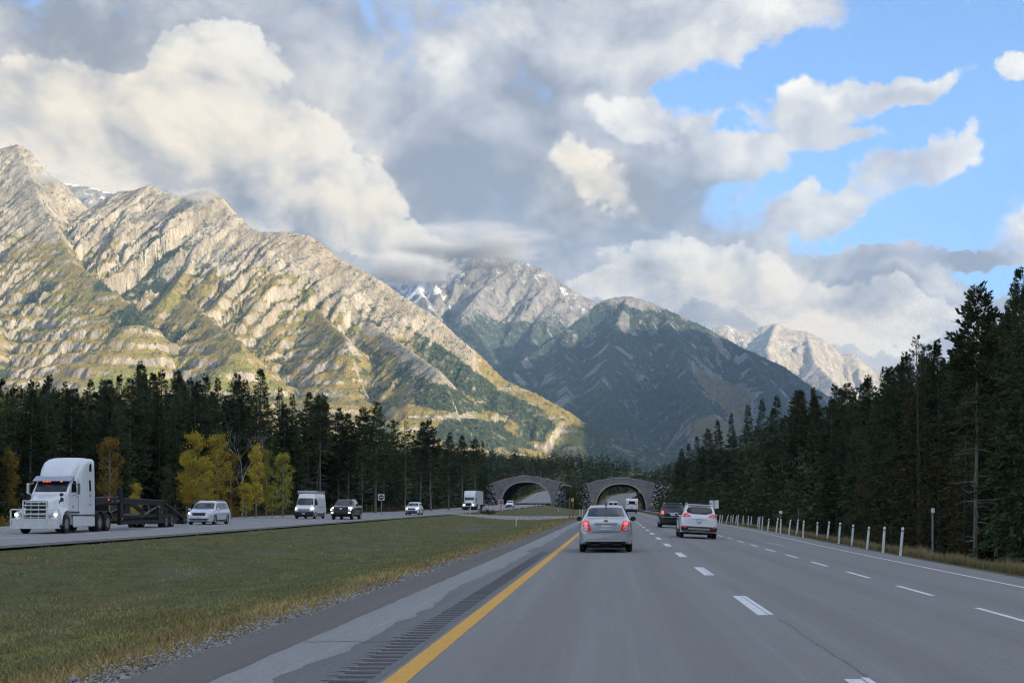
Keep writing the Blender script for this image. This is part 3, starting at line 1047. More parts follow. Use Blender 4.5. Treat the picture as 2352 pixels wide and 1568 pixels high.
def mask_A(gx, gy, H, REL, slope, lap, zt):
    n = fbm(gx / 420, gy / 420, 5, 201)
    n2 = fbm(gx / 130, gy / 130, 4, 202)
    px = gx / gy * FPX + VX
    nb = fbm(gx / 260, (gy + H * 2.5) / 70, 4, 204)
    band = np.cos(2 * np.pi * zt / 50.0) + 1.3 * nb
    up = sstep(.74, .87, REL + .16 * n + .08 * n2) * (1 - .85 * sstep(1040, 1140, px))
    grass = (1 - up) * (1 - .95 * sstep(.85, 1.15, band)) * (1 - sstep(1.5, 2.2, slope)) + up * .3 * sstep(.1, .4, n2) * (1 - sstep(.7, 1.1, slope))
    dark = sstep(.10, .32, fbm(gx / 260, gy / 330, 4, 203)) * sstep(.42, .58, REL) * (1 - sstep(.80, .95, REL))
    gully = sstep(3, 9, -lap) * (1 - sstep(.85, .97, REL)) * .5
    right = sstep(880, 1010, px) * (1 - sstep(.86, .94, REL)) * sstep(.66, .76, REL + .1 * n) * sstep(1330, 1180, px) * .95
    right = np.maximum(right, .95 * sstep(1310, 1390, px + 40 * n))
    scat = .30 + .30 * fbm(gx / 90, gy / 120, 4, 205) * sstep(.42, .55, REL) * (1 - sstep(.90, 1.0, REL))
    right = np.where(px > 1310, np.maximum(right, .95), right) if False else right
    forest = np.clip(np.maximum(np.maximum(np.maximum(dark * .72, gully), right), scat * sstep(.4, .5, REL)) * (1 - .5 * sstep(1.4, 2.0, slope)), 0, 1)
    forest = np.maximum(forest, sstep(1300, 1370, px + 40 * n))
    snow = np.zeros_like(H)
    return [grass, snow, forest]


A_CREST = [(-420, 470), (-300, 420), (-160, 380), (-60, 350), (0, 342), (40, 331), (72, 348), (100, 388), (150, 425), (185, 462), (213, 490), (228, 470), (242, 455), (278, 438), (308, 437), (345, 423), (378, 440), (420, 451), (452, 438), (482, 438), (512, 455), (522, 482), (552, 497), (576, 522), (602, 532), (660, 532), (712, 540), (742, 562), (782, 596), (832, 620), (882, 648), (932, 685), (986, 715), (1022, 745), (1056, 776), (1100, 812), (1160, 872), (1230, 902), (1310, 946), (1350, 975), (1400, 1008), (1470, 1042), (1560, 1075)]
A_SPURS = [
    [(40, 331, 2850 * KM), (100, 470, 2620 * KM), (170, 600, 2400 * KM), (330, 720, 2150 * KM)],
    [(-60, 350, 2880 * KM), (-120, 520, 2560 * KM), (-60, 690, 2200 * KM)],
    [(242, 455, 2760 * KM), (290, 560, 2600 * KM), (420, 680, 2350 * KM), (560, 790, 2050 * KM)],
    [(512, 455, 2650 * KM), (470, 560, 2520 * KM), (400, 660, 2350 * KM)],
    [(602, 532, 2600 * KM), (640, 620, 2480 * KM), (720, 700, 2330 * KM), (800, 780, 2130 * KM)],
    [(832, 620, 2500 * KM), (800, 700, 2400 * KM), (880, 760, 2250 * KM), (1010, 850, 1980 * KM)],
]
rangeA = mountain('mountain_slope_sunlit', [ridge_px(A_CREST, 2950 * KM, 2150 * KM)] + [ridge_px(s, 0) for s in A_SPURS],
                  (-2900, 420, 2600, 6450), 7.5, 11, mask_A, rock_lit, gul=150, gamp=.11)


def mask_B(gx, gy, H, REL, slope, lap, zt):
    n = fbm(gx / 500, gy / 500, 5, 211)
    n2 = fbm(gx / 160, gy / 160, 4, 212)
    px = gx / gy * FPX + VX
    snow = sstep(.78, .94, REL + .14 * n2 + .14 * sstep(1120, 1000, px)) * (.62 + .38 * sstep(1120, 1010, px)) * (1 - .4 * sstep(1.2, 1.9, slope)) * .55
    forest = (1 - sstep(1150, 1550, H + 300 * n)) * (.70 + .6 * n2) + .35 * sstep(.1, .4, n) * (1 - sstep(1500, 1750, H))
    grass = .3 * (1 - sstep(.5, .8, slope))
    return [grass, snow, forest]


B_CREST = [(700, 640), (800, 640), (870, 640), (930, 612), (985, 590), (1050, 572), (1112, 572), (1136, 567), (1150, 588), (1200, 600), (1246, 615), (1292, 650), (1342, 680), (1372, 696), (1450, 720), (1600, 800)]
B_SPURS = [
    [(1200, 600, 4900 * KM), (1110, 660, 4700 * KM), (1060, 720, 4450 * KM), (1150, 840, 4150 * KM)],
    [(1292, 650, 4860 * KM), (1230, 740, 4600 * KM), (1200, 830, 4300 * KM)],
    [(985, 590, 4980 * KM), (960, 660, 4750 * KM), (1000, 720, 4500 * KM)],
]
rangeB = mountain('mountain_slope_snowy', [ridge_px(B_CREST, 5050 * KM, 4750 * KM)] + [ridge_px(s, 0) for s in B_SPURS],
                  (-2000, 700, 7600, 11200), 15.0, 23, mask_B, rock_far, gul=330, gamp=.11)


def mask_C(gx, gy, H, REL, slope, lap, zt):
    n = fbm(gx / 520, gy / 520, 5, 221)
    n2 = fbm(gx / 150, gy / 150, 4, 222)
    px = gx / gy * FPX + VX
    forest = .72 + .45 * n2 - .85 * sstep(1270, 1400, H + 110 * n) - .55 * sstep(.42, .60, n + .1 * n2) - .6 * sstep(.10, .34, n2 + .3 * n) * sstep(350, 700, H) - .2 * sstep(1.6, 2.4, slope)
    open_ = sstep(1560, 1640, px) * sstep(1760, 1690, px) * (1 - sstep(.62, .72, REL))
    forest = forest - open_ * .9
    grass = .35 * sstep(.0, .3, n) + open_
    snow = .35 * sstep(1100, 1300, H) * sstep(1400, 1360, px)
    return [grass, snow, forest]


C_CREST = [(1100, 905, 3700 * KM), (1166, 852, 3900 * KM), (1216, 816, 4000 * KM), (1300, 756, 4120 * KM), (1345, 720, 4180 * KM), (1382, 690, 4220 * KM), (1412, 682, 4240 * KM), (1442, 679, 4250 * KM), (1482, 689, 4260 * KM), (1522, 706, 4270 * KM), (1602, 742, 4280 * KM), (1702, 796, 4290 * KM), (1802, 842, 4300 * KM), (1862, 886, 4310 * KM), (1950, 935, 4330 * KM), (2100, 1000, 4350 * KM)]
C_SPURS = [
    [(1442, 679, 4250 * KM), (1400, 790, 3900 * KM), (1380, 880, 3500 * KM), (1420, 960, 3000 * KM)],
    [(1522, 706, 4270 * KM), (1570, 820, 3900 * KM), (1600, 900, 3500 * KM), (1640, 965, 3000 * KM)],
    [(1702, 796, 4290 * KM), (1760, 880, 3950 * KM), (1820, 960, 3500 * KM)],
    [(1300, 756, 4120 * KM), (1290, 850, 3800 * KM), (1310, 930, 3400 * KM)],
]
rangeC = mountain('mountain_slope_forested', [ridge_px(C_CREST, 0)] + [ridge_px(s, 0) for s in C_SPURS],
                  (-1150, 2350, 4900, 9600), 12.0, 37, mask_C, rock_far, gul=260, gamp=.14)


def mask_D(gx, gy, H, REL, slope, lap, zt):
    n2 = fbm(gx / 300, gy / 300, 4, 232)
    px = gx / gy * FPX + VX
    snow = sstep(.55, .8, REL + .25 * n2) * (1 - sstep(1740, 1840, px)) * .36
    return [0 * H, snow, .4 * (1 - sstep(.4, .6, REL + .3 * n2))]


D_CREST = [(1480, 800), (1560, 770), (1632, 752), (1668, 744), (1690, 752), (1722, 761), (1752, 748), (1782, 741), (1822, 756), (1852, 760), (1892, 776), (1932, 812), (1962, 812), (1992, 838), (2032, 862), (2120, 920), (2240, 980)]
D_SPURS = [[(1782, 741, 8000 * KM), (1760, 800, 7600 * KM), (1790, 870, 7200 * KM)], [(1852, 760, 8000 * KM), (1870, 830, 7600 * KM), (1930, 890, 7300 * KM)]]
rangeD = mountain('mountain_slope_distant', [ridge_px(D_CREST, 8000 * KM, 8000 * KM)] + [ridge_px(s, 0) for s in D_SPURS],
                  (100, 5200, 13600, 17600), 26.0, 51, mask_D, rock_lit, gul=480, gamp=.15, rough=1.5)


def mask_E(gx, gy, H, REL, slope, lap, zt):
    return [0 * H, .50 + .25 * fbm(gx / 90, gy / 90, 4, 262) - .25 * sstep(.6, 1.1, slope), 0 * H]


E_CREST = [(-250, 470), (-60, 440), (60, 428), (150, 418), (205, 426), (272, 447), (330, 480), (420, 540)]
rangeE = mountain('mountain_peak_snow_covered', [ridge_px(E_CREST, 4000 * KM)], (-4600, -2100, 7000, 9000), 18.0, 63, mask_E, rock_far, gul=260, gamp=.14)


# ---- unseen range added behind and right of the road to shade the valley
def mask_R(gx, gy, H, REL, slope, lap, zt):
    n = fbm(gx / 500, gy / 500, 5, 241)
    return [.3 + 0 * H, 0 * H, .9 - 1.2 * sstep(.55, .75, REL + .2 * n)]


sh = Vector((S_DIR.x, S_DIR.y, 0)).normalized()          # horizontally towards the sun
al = Vector((-sh.y, sh.x, 0))                            # along the range
if al.y < 0:
    al = -al
def RP(s, t, z):
    p = al * s + sh * t
    return Vector((p.x, p.y, z))


SHADE_RANGE = [RP(-3200, 1500, 700), RP(-2200, 1450, 760), RP(-1200, 1400, 700), RP(-400, 1380, 730), RP(300, 1400, 690), RP(900, 1500, 700), RP(1500, 1700, 690), RP(2200, 2000, 640)]
mountain('mountain_range_for_shade', [SHADE_RANGE], (-900, 4600, -4200, 3200), 45.0, 77, mask_R, rock_far, gul=420, gamp=.10, steep=2.6)
SHADE_PEAK = [RP(3250, 620, 400), RP(3600, 520, 1060), RP(3850, 450, 1190), RP(4250, 350, 1330), RP(4700, 150, 1380), RP(5300, -350, 1600), RP(5900, -700, 1850), RP(6500, -900, 2000), RP(7100, -1100, 2050), RP(7700, -1400, 1950), RP(8400, -1700, 1500), RP(9000, -1900, 900)]
mountain('mountain_peak_for_shade', [SHADE_PEAK], (2300, 8200, 2600, 9800), 45.0, 83, mask_R, rock_far, gul=420, gamp=.10, steep=1.8)  # unseen peak added to cast shade on the middle mountain

# ------------------------------------------------------------------ wildlife overpass with two arched portals
PY = 470.0
ARCHES = [  # centre x, half width, base z, inner crown z, top crown z, end z
    dict(cx=3.2, a=8.75, zb=.35, zc=9.7, zt=11.7, ze=9.6, hw=11.9, side='right'),
    dict(cx=-29.8, a=8.55, zb=2.35, zc=10.4, zt=12.3, ze=9.9, hw=11.7, side='left'),
]


def arch_pts(A, n=44, grow=0.0):
    out = []
    for i in range(n + 1):
        th = math.pi * i / n
        c, s = math.cos(th), math.sin(th)
        e = .86
        x = (A['a'] + grow) * math.copysign(abs(c) ** e, c)
        z = A['zb'] + (A['zc'] + grow - A['zb']) * abs(s) ** e
        out.append((A['cx'] + x, z))
    return out


def top_z(x):
    """crown line of the earth fill across the road"""
    x = np.asarray(x, float)
    z = np.interp(x, [-130, -80, -60, -44, -41.5, -29.8, -18, -15.5, -13.5, -11, -8.7, 3.2, 15.1, 18, 30, 45, 80],
                  [8.5, 8.2, 8.4, 8.8, 9.9, 12.3, 9.9, 8.6, 8.2, 8.4, 9.6, 11.7, 9.6, 9.0, 9.5, 13, 22])
    for A in ARCHES:
        t = (x - A['cx']) / A['hw']
        m = np.abs(t) <= 1
        z = np.where(m, A['ze'] + (A['zt'] - A['ze']) * (1 - t * t), z)
    return z


def build_overpass():
    root = thing('wildlife_overpass', 'planted concrete wildlife overpass with two arched road openings', 'overpass', (0, PY, 0))
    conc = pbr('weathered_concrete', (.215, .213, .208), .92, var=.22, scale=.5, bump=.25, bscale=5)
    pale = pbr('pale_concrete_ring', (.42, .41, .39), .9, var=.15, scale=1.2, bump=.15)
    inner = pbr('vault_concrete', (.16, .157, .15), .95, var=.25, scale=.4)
    soil = pbr('overpass_soil', (.050, .052, .028), 1.0, var=.5, scale=.7, bump=.8, bscale=2.5)
    rockm = pbr('boulder_limestone', (.27, .265, .27), .95, var=.45, scale=1.3, bump=.7, bscale=3, objvar=.45)
    rocks = [rock_mesh(300 + i, 1, .5) for i in range(8)]
    for A in ARCHES:
        inn = arch_pts(A)
        ring = arch_pts(A, grow=.30)
        n = len(inn)
        # outer outline of the wall, paired with the ring points
        poly = [(A['cx'] + A['a'] + 1.0, A['zb'] - .6), (A['cx'] + A['hw'], A['ze'])]
        for i in range(1, 24):
            t = 1 - 2 * i / 24
            poly.append((A['cx'] + A['hw'] * t, A['ze'] + (A['zt'] - A['ze']) * (1 - t * t)))
        poly += [(A['cx'] - A['hw'], A['ze']), (A['cx'] - A['a'] - 1.0, A['zb'] - .6)]
        seg = [0]
        for p, q in zip(poly[:-1], poly[1:]):
            seg.append(seg[-1] + math.hypot(q[0] - p[0], q[1] - p[1]))
        tt = np.linspace(0, seg[-1], n)
        ox = np.interp(tt, seg, [p[0] for p in poly])
        oz = np.interp(tt, seg, [p[1] for p in poly])
        w = MB()
        f0, f1 = 0.0, .55
        for y in (f0, f1):
            w.v += [(p[0], y, p[1]) for p in ring] + [(ox[i], y, oz[i]) for i in range(n)]
        for i in range(n - 1):
            a, b, c, d = i, i + 1, n + i + 1, n + i
            w.f += [(a, b, c, d), (2 * n + d, 2 * n + c, 2 * n + b, 2 * n + a), (d, c, 2 * n + c, 2 * n + d)]
        wall = w.build('portal_wall', conc, root)
        # coping along the top edge and the cast joint across the wall
        cp = MB()
        for i in range(2, 26):
            (x0, z0), (x1, z1) = poly[i - 1], poly[i]
            cp.bar((x0, .2, z0 + .1), (x1, .2, z1 + .1), .75, .22)
        cp.build('coping', pale, root)
        jz = A['zb'] + (A['zc'] - A['zb']) * .66
        for sx in (-1, 1):
            jx0 = A['cx'] + sx * (A['a'] * .80 + .35)
            jx1 = A['cx'] + sx * (A['hw'] - .9)
            MB().box(((jx0 + jx1) / 2, -.004, jz), (abs(jx1 - jx0), .03, .09)).build('cast_joint', inner, wall)
        # ring
        g = MB()
        for y in (-.16, .7):
            g.v += [(p[0], y, p[1]) for p in inn] + [(p[0], y, p[1]) for p in ring]
        for i in range(n - 1):
            a, b, c, d = i, i + 1, n + i + 1, n + i
            g.f += [(a, b, c, d), (2 * n + d, 2 * n + c, 2 * n + b, 2 * n + a), (d, c, 2 * n + c, 2 * n + d), (b, a, 2 * n + a, 2 * n + b)]
        g.build('arch_ring', pale, root, smooth=True)
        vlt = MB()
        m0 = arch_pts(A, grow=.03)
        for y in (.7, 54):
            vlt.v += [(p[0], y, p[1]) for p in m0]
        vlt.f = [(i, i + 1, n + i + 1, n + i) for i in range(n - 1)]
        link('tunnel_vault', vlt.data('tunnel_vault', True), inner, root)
        # stacked boulders on both sides of the portal
        for sx in (-1, 1):
            rw = MB()
            xa = A['cx'] + sx * (A['a'] + .6)
            xb = A['cx'] + sx * (A['hw'] + .1)
            rw.add([(xa, .3, A['zb'] - 1), (xa + sx * 6.5, -3.5, A['zb'] - 1), (xb + sx * 4.8, 1.5, A['ze'] - .9), (xb, .3, A['ze'])], [(0, 1, 2, 3)])
            rwo = rw.build('rock_wall', soil, root)
            rr = random.Random(int(A['cx'] * 10) + sx)
            for row in range(11):
                fz = row / 10.6
                zc = A['zb'] + .2 + (A['ze'] - A['zb'] - .3) * fz
                x0 = A['a'] + .75 + (A['hw'] - A['a'] - .6) * fz
                wid = 5.6 - 1.6 * fz
                x = 0.0
                while x < wid:
                    s = rr.uniform(.42, .95)
                    x += s * .9
                    yy = -.2 - .55 * x * (1 - fz) * .9 + rr.uniform(-.3, .2) + fz * .5
                    link('boulder', rr.choice(rocks), rockm, rwo, loc=(A['cx'] + sx * (x0 + x), yy - .2, zc + rr.uniform(-.2, .2) - .10 * x),
                         rot=(rr.uniform(-.4, .4), rr.uniform(-.4, .4), rr.random() * 6), scale=(s, s * .8, s * .62))
                    x += s * .75
    # earth fill: planted top and the side slopes
    xs = np.arange(-120, 62, 1.5)
    ys = np.array([.4, 3, 7, 12, 20, 30, 42, 54])
    gx, gy = np.meshgrid(xs, ys)
    gz = top_z(gx) + .5 * fbm(gx / 4, gy / 4, 3, 61) * np.clip(gy / 6, 0, 1) + np.clip(gy, 0, 8) * .11 + .02
    v = np.stack([gx.ravel(), gy.ravel(), gz.ravel()], 1)
    i = np.arange(gx.size).reshape(gx.shape)
    f = np.stack([i[:-1, :-1], i[:-1, 1:], i[1:, 1:], i[1:, :-1]], -1).reshape(-1, 4)
    link('earth_fill', mesh_data('earth_fill', v, f, True), soil, root)
    for x0, x1 in ((-120, -46.2), (-14.9, -11.6), (19.6, 60)):
        xs = np.arange(x0, x1 + .1, 1.3)
        fr = np.linspace(0, 1, 9)
        gx, gf = np.meshgrid(xs, fr)
        gyy = .4 - 12.0 * gf
        zg = ground_z(gx, PY + gyy)
        gz = top_z(gx) * (1 - gf) + np.minimum(zg - .25, top_z(gx)) * gf + .55 * fbm(gx / 3, gf * 5, 3, 66) * np.sin(np.pi * gf)
        v = np.stack([gx.ravel(), gyy.ravel(), gz.ravel()], 1)
        i = np.arange(gx.size).reshape(gx.shape)
        f = np.stack([i[:-1, :-1], i[:-1, 1:], i[1:, 1:], i[1:, :-1]], -1).reshape(-1, 4)
        link('side_slope', mesh_data('side_slope', v, f, True), soil, root)
    return root


build_overpass()


def build_fence():
    """tall wire fence along the edge of the planted top"""
    wood = pbr('grey_fence_wood', (.20, .19, .17), .9, var=.3, scale=8)
    wire = pbr('fence_wire', (.22, .22, .22), .5, .6)
    root = thing('wildlife_fence', 'tall wire fence with grey posts along top of the overpass', 'fence', (0, PY + 1.2, 0))
    pm = MB().tube([(0, 0, 0), (0, 0, 2.4)], [.09, .08], 8).data('post')
    xs = np.arange(-62, 40, 6.2)
    for x in xs:
        link('post', pm, wood, root, loc=(x, 0, float(top_z(x)) - .1))
    for h in (.5, 1.1, 1.7, 2.25):
        MB().tube([(x, 0, float(top_z(x)) + h) for x in np.arange(-62, 40, 3.1)], .012, 4).build('wire', wire, root)
    root2 = thing('roadside_fence', 'low grey wire fence at the foot of the trees beyond far carriageway', 'fence', (0, 0, 0))
    ys = np.arange(108, 300, 4.3)
    pm2 = MB().tube([(0, 0, -.3), (0, 0, 1.9)], [.07, .06], 8).data('post')
    for y in ys:
        x = float(left_far(y)) - 5.4
        link('post', pm2, wood, root2, loc=(x, y, float(ground_z(x, y))))
    for h in (.5, 1.0, 1.6):
        MB().tube([(float(left_far(y)) - 5.4, y, float(ground_z(float(left_far(y)) - 5.4, y)) + h) for y in ys], .012, 4).build('wire', wire, root2)
    return root


build_fence()

# ------------------------------------------------------------------ trees
def foliage_mat(name, dark, light, var=.48, scale=.6, trans=.25):
    m = bpy.data.materials.new(name)
    m.use_nodes = True
    t = NT(m.node_tree)
    b = t.n['Principled BSDF']
    co = t.node('ShaderNodeTexCoord').outputs['Object']
    n = t.noise(co, scale, 4, .65)
    c = t.mix(t.ramp(n, .3, .7), dark, light)
    n2 = t.noise(co, scale * 9, 2, .6)
    c = t.mix(t.ramp(n2, .45, .7, 0, .75), c, tuple(min(1, x * 1.8) for x in light))
    oi = t.node('ShaderNodeObjectInfo')
    k = t.ramp(oi.outputs['Random'], 0, 1, 1 - var, 1 + var, smooth=False)
    c = t.vmath('SCALE', c, scale=k)
    t.put(b.inputs['Base Color'], c)
    t.put(b.inputs['Roughness'], .75)
    t.put(b.inputs['Specular IOR Level'], .15)
    if trans:
        tr = t.node('ShaderNodeBsdfTranslucent')
        t.put(tr.inputs[0], c)
        mx = t.node('ShaderNodeMixShader')
        t.put(mx.inputs[0], trans)
        t.l.new(b.outputs[0], mx.inputs[1])
        t.l.new(tr.outputs[0], mx.inputs[2])
        t.l.new(mx.outputs[0], t.n['Material Output'].inputs[0])
    return m


M_NEEDLE = foliage_mat('conifer_needles', (.028, .044, .021), (.062, .080, .036))
M_NEEDLE2 = foliage_mat('olive_pine_needles', (.038, .048, .021), (.078, .086, .038))
M_BROWN = foliage_mat('browning_larch_needles', (.040, .038, .016), (.085, .070, .028))
M_PALE = foliage_mat('pale_young_needles', (.060, .065, .026), (.12, .112, .045))
M_GOLD = foliage_mat('golden_poplar_leaves', (.28, .205, .022), (.58, .45, .06), .16, 1.2)
M_OLIVE = foliage_mat('yellow_green_poplar_leaves', (.17, .175, .030), (.36, .33, .06), .15, 1.2)
M_RUST = foliage_mat('rusty_poplar_leaves', (.13, .085, .016), (.29, .19, .032), .15, 1.2)
M_BUSH = foliage_mat('roadside_bush_leaves', (.030, .042, .014), (.075, .085, .028), .4, 1.5)
M_DRYBUSH = foliage_mat('dry_brush', (.06, .05, .028), (.13, .11, .06), .3, 1.5)
M_BARK = pbr('grey_conifer_bark', (.075, .064, .054), .95, var=.35, scale=3, bump=.4)
M_PBARK = pbr('pale_pine_bark', (.17, .155, .135), .95, var=.35, scale=2, bump=.4)
M_WBARK = pbr('poplar_bark', (.30, .28, .24), .9, var=.35, scale=2, bump=.3)


def quads_from(pos, dirv, side, ln, wd):
    """arrays of leaf quads: pointed at both ends"""
    n = len(pos)
    d = dirv * ln[:, None]
    s = side * (wd * .5)[:, None]
    v = np.empty((n, 4, 3))
    v[:, 0] = pos
    v[:, 1] = pos + d * .5 + s
    v[:, 2] = pos + d
    v[:, 3] = pos + d * .5 - s
    f = np.arange(n * 4).reshape(n, 4)
    return v.reshape(-1, 3), f


def norm(a):
    return a / np.maximum(np.linalg.norm(a, axis=1, keepdims=True), 1e-9)


def conifer_crown(seed, H, rad, base, nb, per, kind='spruce', tuft=(.45, .20), gaps=.12):
    g = np.random.default_rng(seed)
    t = np.sort(g.random(nb) ** (.85 if kind == 'spruce' else .75))
    z = H * (base + (1 - base) * t)
    az = g.random(nb) * 2 * np.pi
    if kind == 'spruce':
        shape = (1 - t) ** .85 * (1 - .35 * np.exp(-t * 14))
    elif kind == 'column':
        shape = np.clip(1.25 * (1 - t) ** .55, 0, 1) * (.6 + .4 * np.sin(np.pi * np.clip(t + .15, 0, 1)))
    else:
        shape = np.sin(np.pi * np.clip(t * .82 + .16, 0, 1)) ** .8
    clump = .62 + .38 * np.sin(az * 2.0 + z * 1.3 + seed) * np.sin(z * 2.1 + seed * 1.7)
    L = rad * shape * (.6 + .55 * g.random(nb)) * (.72 + .5 * clump) + .12
    keep = g.random(nb) > gaps
    z, az, L, t = z[keep], az[keep], L[keep], t[keep]
    nb = len(z)
    rise = -.42 + .95 * t + g.normal(0, .12, nb) if kind == 'spruce' else -.12 + .7 * t + g.normal(0, .22, nb)
    m = per
    s = .12 + .88 * g.random((nb, m)) ** .8
    bd = np.stack([np.cos(az), np.sin(az), rise], 1)
    sd = np.stack([-np.sin(az), np.cos(az), 0 * az], 1)
    P0 = np.stack([0 * z, 0 * z, z], 1)
    sag = -.30 * (s ** 2) * L[:, None] * (1 - t)[:, None]
    fan = (g.random((nb, m)) - .5) * 2 * L[:, None] * .36 * (1.1 - s)
    pos = P0[:, None] + bd[:, None] * (s * L[:, None])[:, :, None] + sd[:, None] * fan[:, :, None]
    pos[:, :, 2] += sag + g.normal(0, .05, (nb, m))
    sgn = np.sign(fan + 1e-9)
    a = g.uniform(.1, 1.1, (nb, m)) * sgn
    dv = bd[:, None] * np.cos(a)[:, :, None] + sd[:, None] * np.sin(a)[:, :, None]
    dv[:, :, 2] += g.normal(-.12 if kind == 'spruce' else .18, .28, (nb, m))
    dv = norm(dv.reshape(-1, 3))
    rnd = norm(g.normal(0, 1, dv.shape) + np.array([0, 0, 0.6]))
    sv = norm(np.cross(dv, rnd))
    k = (.65 + .6 * g.random(len(dv)))
    sc = np.repeat(np.clip(L / rad * 1.3, .35, 1.0), m)
    return quads_from(pos.reshape(-1, 3), dv, sv, tuft[0] * k * sc, tuft[1] * k * sc)


def trunk_mesh(H, r0, seed, sticks=0, base=.5, name='trunk'):
    rr = random.Random(seed)
    b = MB()
    pts = [(rr.uniform(-.04, .04) * H * .05, rr.uniform(-.04, .04) * H * .05, H * k) for k in (-.03, .02, .25, .5, .75, .97)]
    b.tube(pts, [r0 * 1.25, r0, r0 * .82, r0 * .6, r0 * .35, .02], 8)
    for i in range(sticks):
        z = rr.uniform(.12, base + .15) * H
        a = rr.random() * 6.28
        l = rr.uniform(.5, 1.8)
        b.tube([(0, 0, z), (l * .6 * math.cos(a), l * .6 * math.sin(a), z + rr.uniform(-.15, .1)), (l * math.cos(a), l * math.sin(a), z + rr.uniform(-.4, .2))], [.035, .02, .006], 4)
    return b.data(name, True, 60)


PROTO = {}
def proto(key, H, rad, base, nb, per, kind, mat, r0, bark, sticks=0, tuft=(.45, .20), gaps=.12, seed=1):
    v, f = conifer_crown(seed, H, rad, base, nb, per, kind, tuft, gaps)
    crown = mesh_data('crown', v, f)
    crown.materials.append(mat)
    tr = trunk_mesh(H, r0, seed, sticks, base)
    tr.materials.append(bark)
    PROTO[key] = (tr, crown, H)


proto('spruce_a', 16, 2.5, .06, 420, 30, 'spruce', M_NEEDLE, .17, M_BARK, 6, (.50, .15), .10, 1)
proto('spruce_b', 16, 2.0, .10, 420, 28, 'spruce', M_NEEDLE, .15, M_BARK, 8, (.46, .14), .18, 2)
proto('spruce_c', 16, 3.0, .04, 460, 30, 'spruce', M_NEEDLE, .19, M_BARK, 6, (.55, .16), .12, 3)
proto('pine_a', 16, 1.9, .38, 300, 34, 'column', M_NEEDLE2, .14, M_PBARK, 34, (.40, .14), .15, 4)
proto('pine_b', 16, 1.5, .50, 230, 32, 'pine', M_NEEDLE2, .12, M_PBARK, 40, (.38, .13), .2, 5)
proto('pine_c', 16, 2.2, .25, 340, 32, 'column', M_NEEDLE, .16, M_PBARK, 26, (.42, .14), .15, 6)
proto('larch', 16, 2.7, .08, 360, 24, 'spruce', M_BROWN, .16, M_BARK, 12, (.5, .12), .25, 8)
proto('young', 6, 1.25, .05, 240, 24, 'spruce', M_PALE, .07, M_BARK, 0, (.24, .08), .1, 9)
proto('spruce_y', 8, 1.6, .04, 300, 26, 'spruce', M_NEEDLE, .1, M_BARK, 0, (.32, .10), .1, 10)
proto('sparse', 16, 1.3, .22, 200, 20, 'column', M_NEEDLE2, .13, M_PBARK, 40, (.36, .13), .3, 11)


def put_tree(key, x, y, h, label, cat='tree', name='conifer_tree', group=None, z=None, widen=1.0, lean=.0):
    tr, cr, H = PROTO[key]
    s = h / H
    z = float(ground_z(x, y)) if z is None else z
    o = thing(name, label, cat, (x, y, z - .1), (random.gauss(0, .012) + lean, random.gauss(0, .015), random.random() * 6.28), group)
    o.scale = (s * widen, s * widen, s)
    link('trunk', tr, None, o)
    link('crown', cr, None, o)
    return o


SKY_R = [(1500, 1050), (1560, 1030), (1600, 1000), (1650, 962), (1700, 935), (1780, 910), (1850, 890), (1950, 878), (2030, 850), (2080, 812), (2120, 795), (2180, 775), (2240, 738), (2290, 705), (2340, 622), (2420, 600), (2600, 520)]
SKY_L = [(-200, 880), (0, 872), (45, 880), (90, 865), (150, 880), (200, 890), (265, 862), (320, 832), (345, 855), (400, 850), (450, 872), (540, 858), (598, 850), (640, 895), (700, 908), (760, 932), (800, 950), (862, 925), (890, 962), (950, 968), (1000, 990), (1060, 1000), (1110, 1020), (1200, 1040)]
SKY_C = [(1000, 1000), (1080, 1018), (1150, 1026), (1250, 1032), (1330, 1036), (1430, 1040), (1520, 1036), (1600, 1020)]


def pxof(x, y):
    return VX + x / y * FPX


def max_top(x, y, sky):
    px = pxof(x, y)
    return CAM_H + (VY - np.interp(px, *zip(*sky))) / FPX * y


def poisson(n, xf, yf, dmin, rr, taken=None):
    pts = taken if taken is not None else []
    out = []
    tries = 0
    while len(out) < n and tries < n * 40:
        tries += 1
        y = yf(rr)
        x = xf(rr, y)
        dm = dmin * (1.0 if y < 200 else 1.4)
        if all((x - a) ** 2 + (y - b) ** 2 > dm * dm for a, b in pts[-900:]):
            pts.append((x, y))
            out.append((x, y))
    return out


STUFF_TREES = []      # trees that only fill the depth of the wood: joined into one object


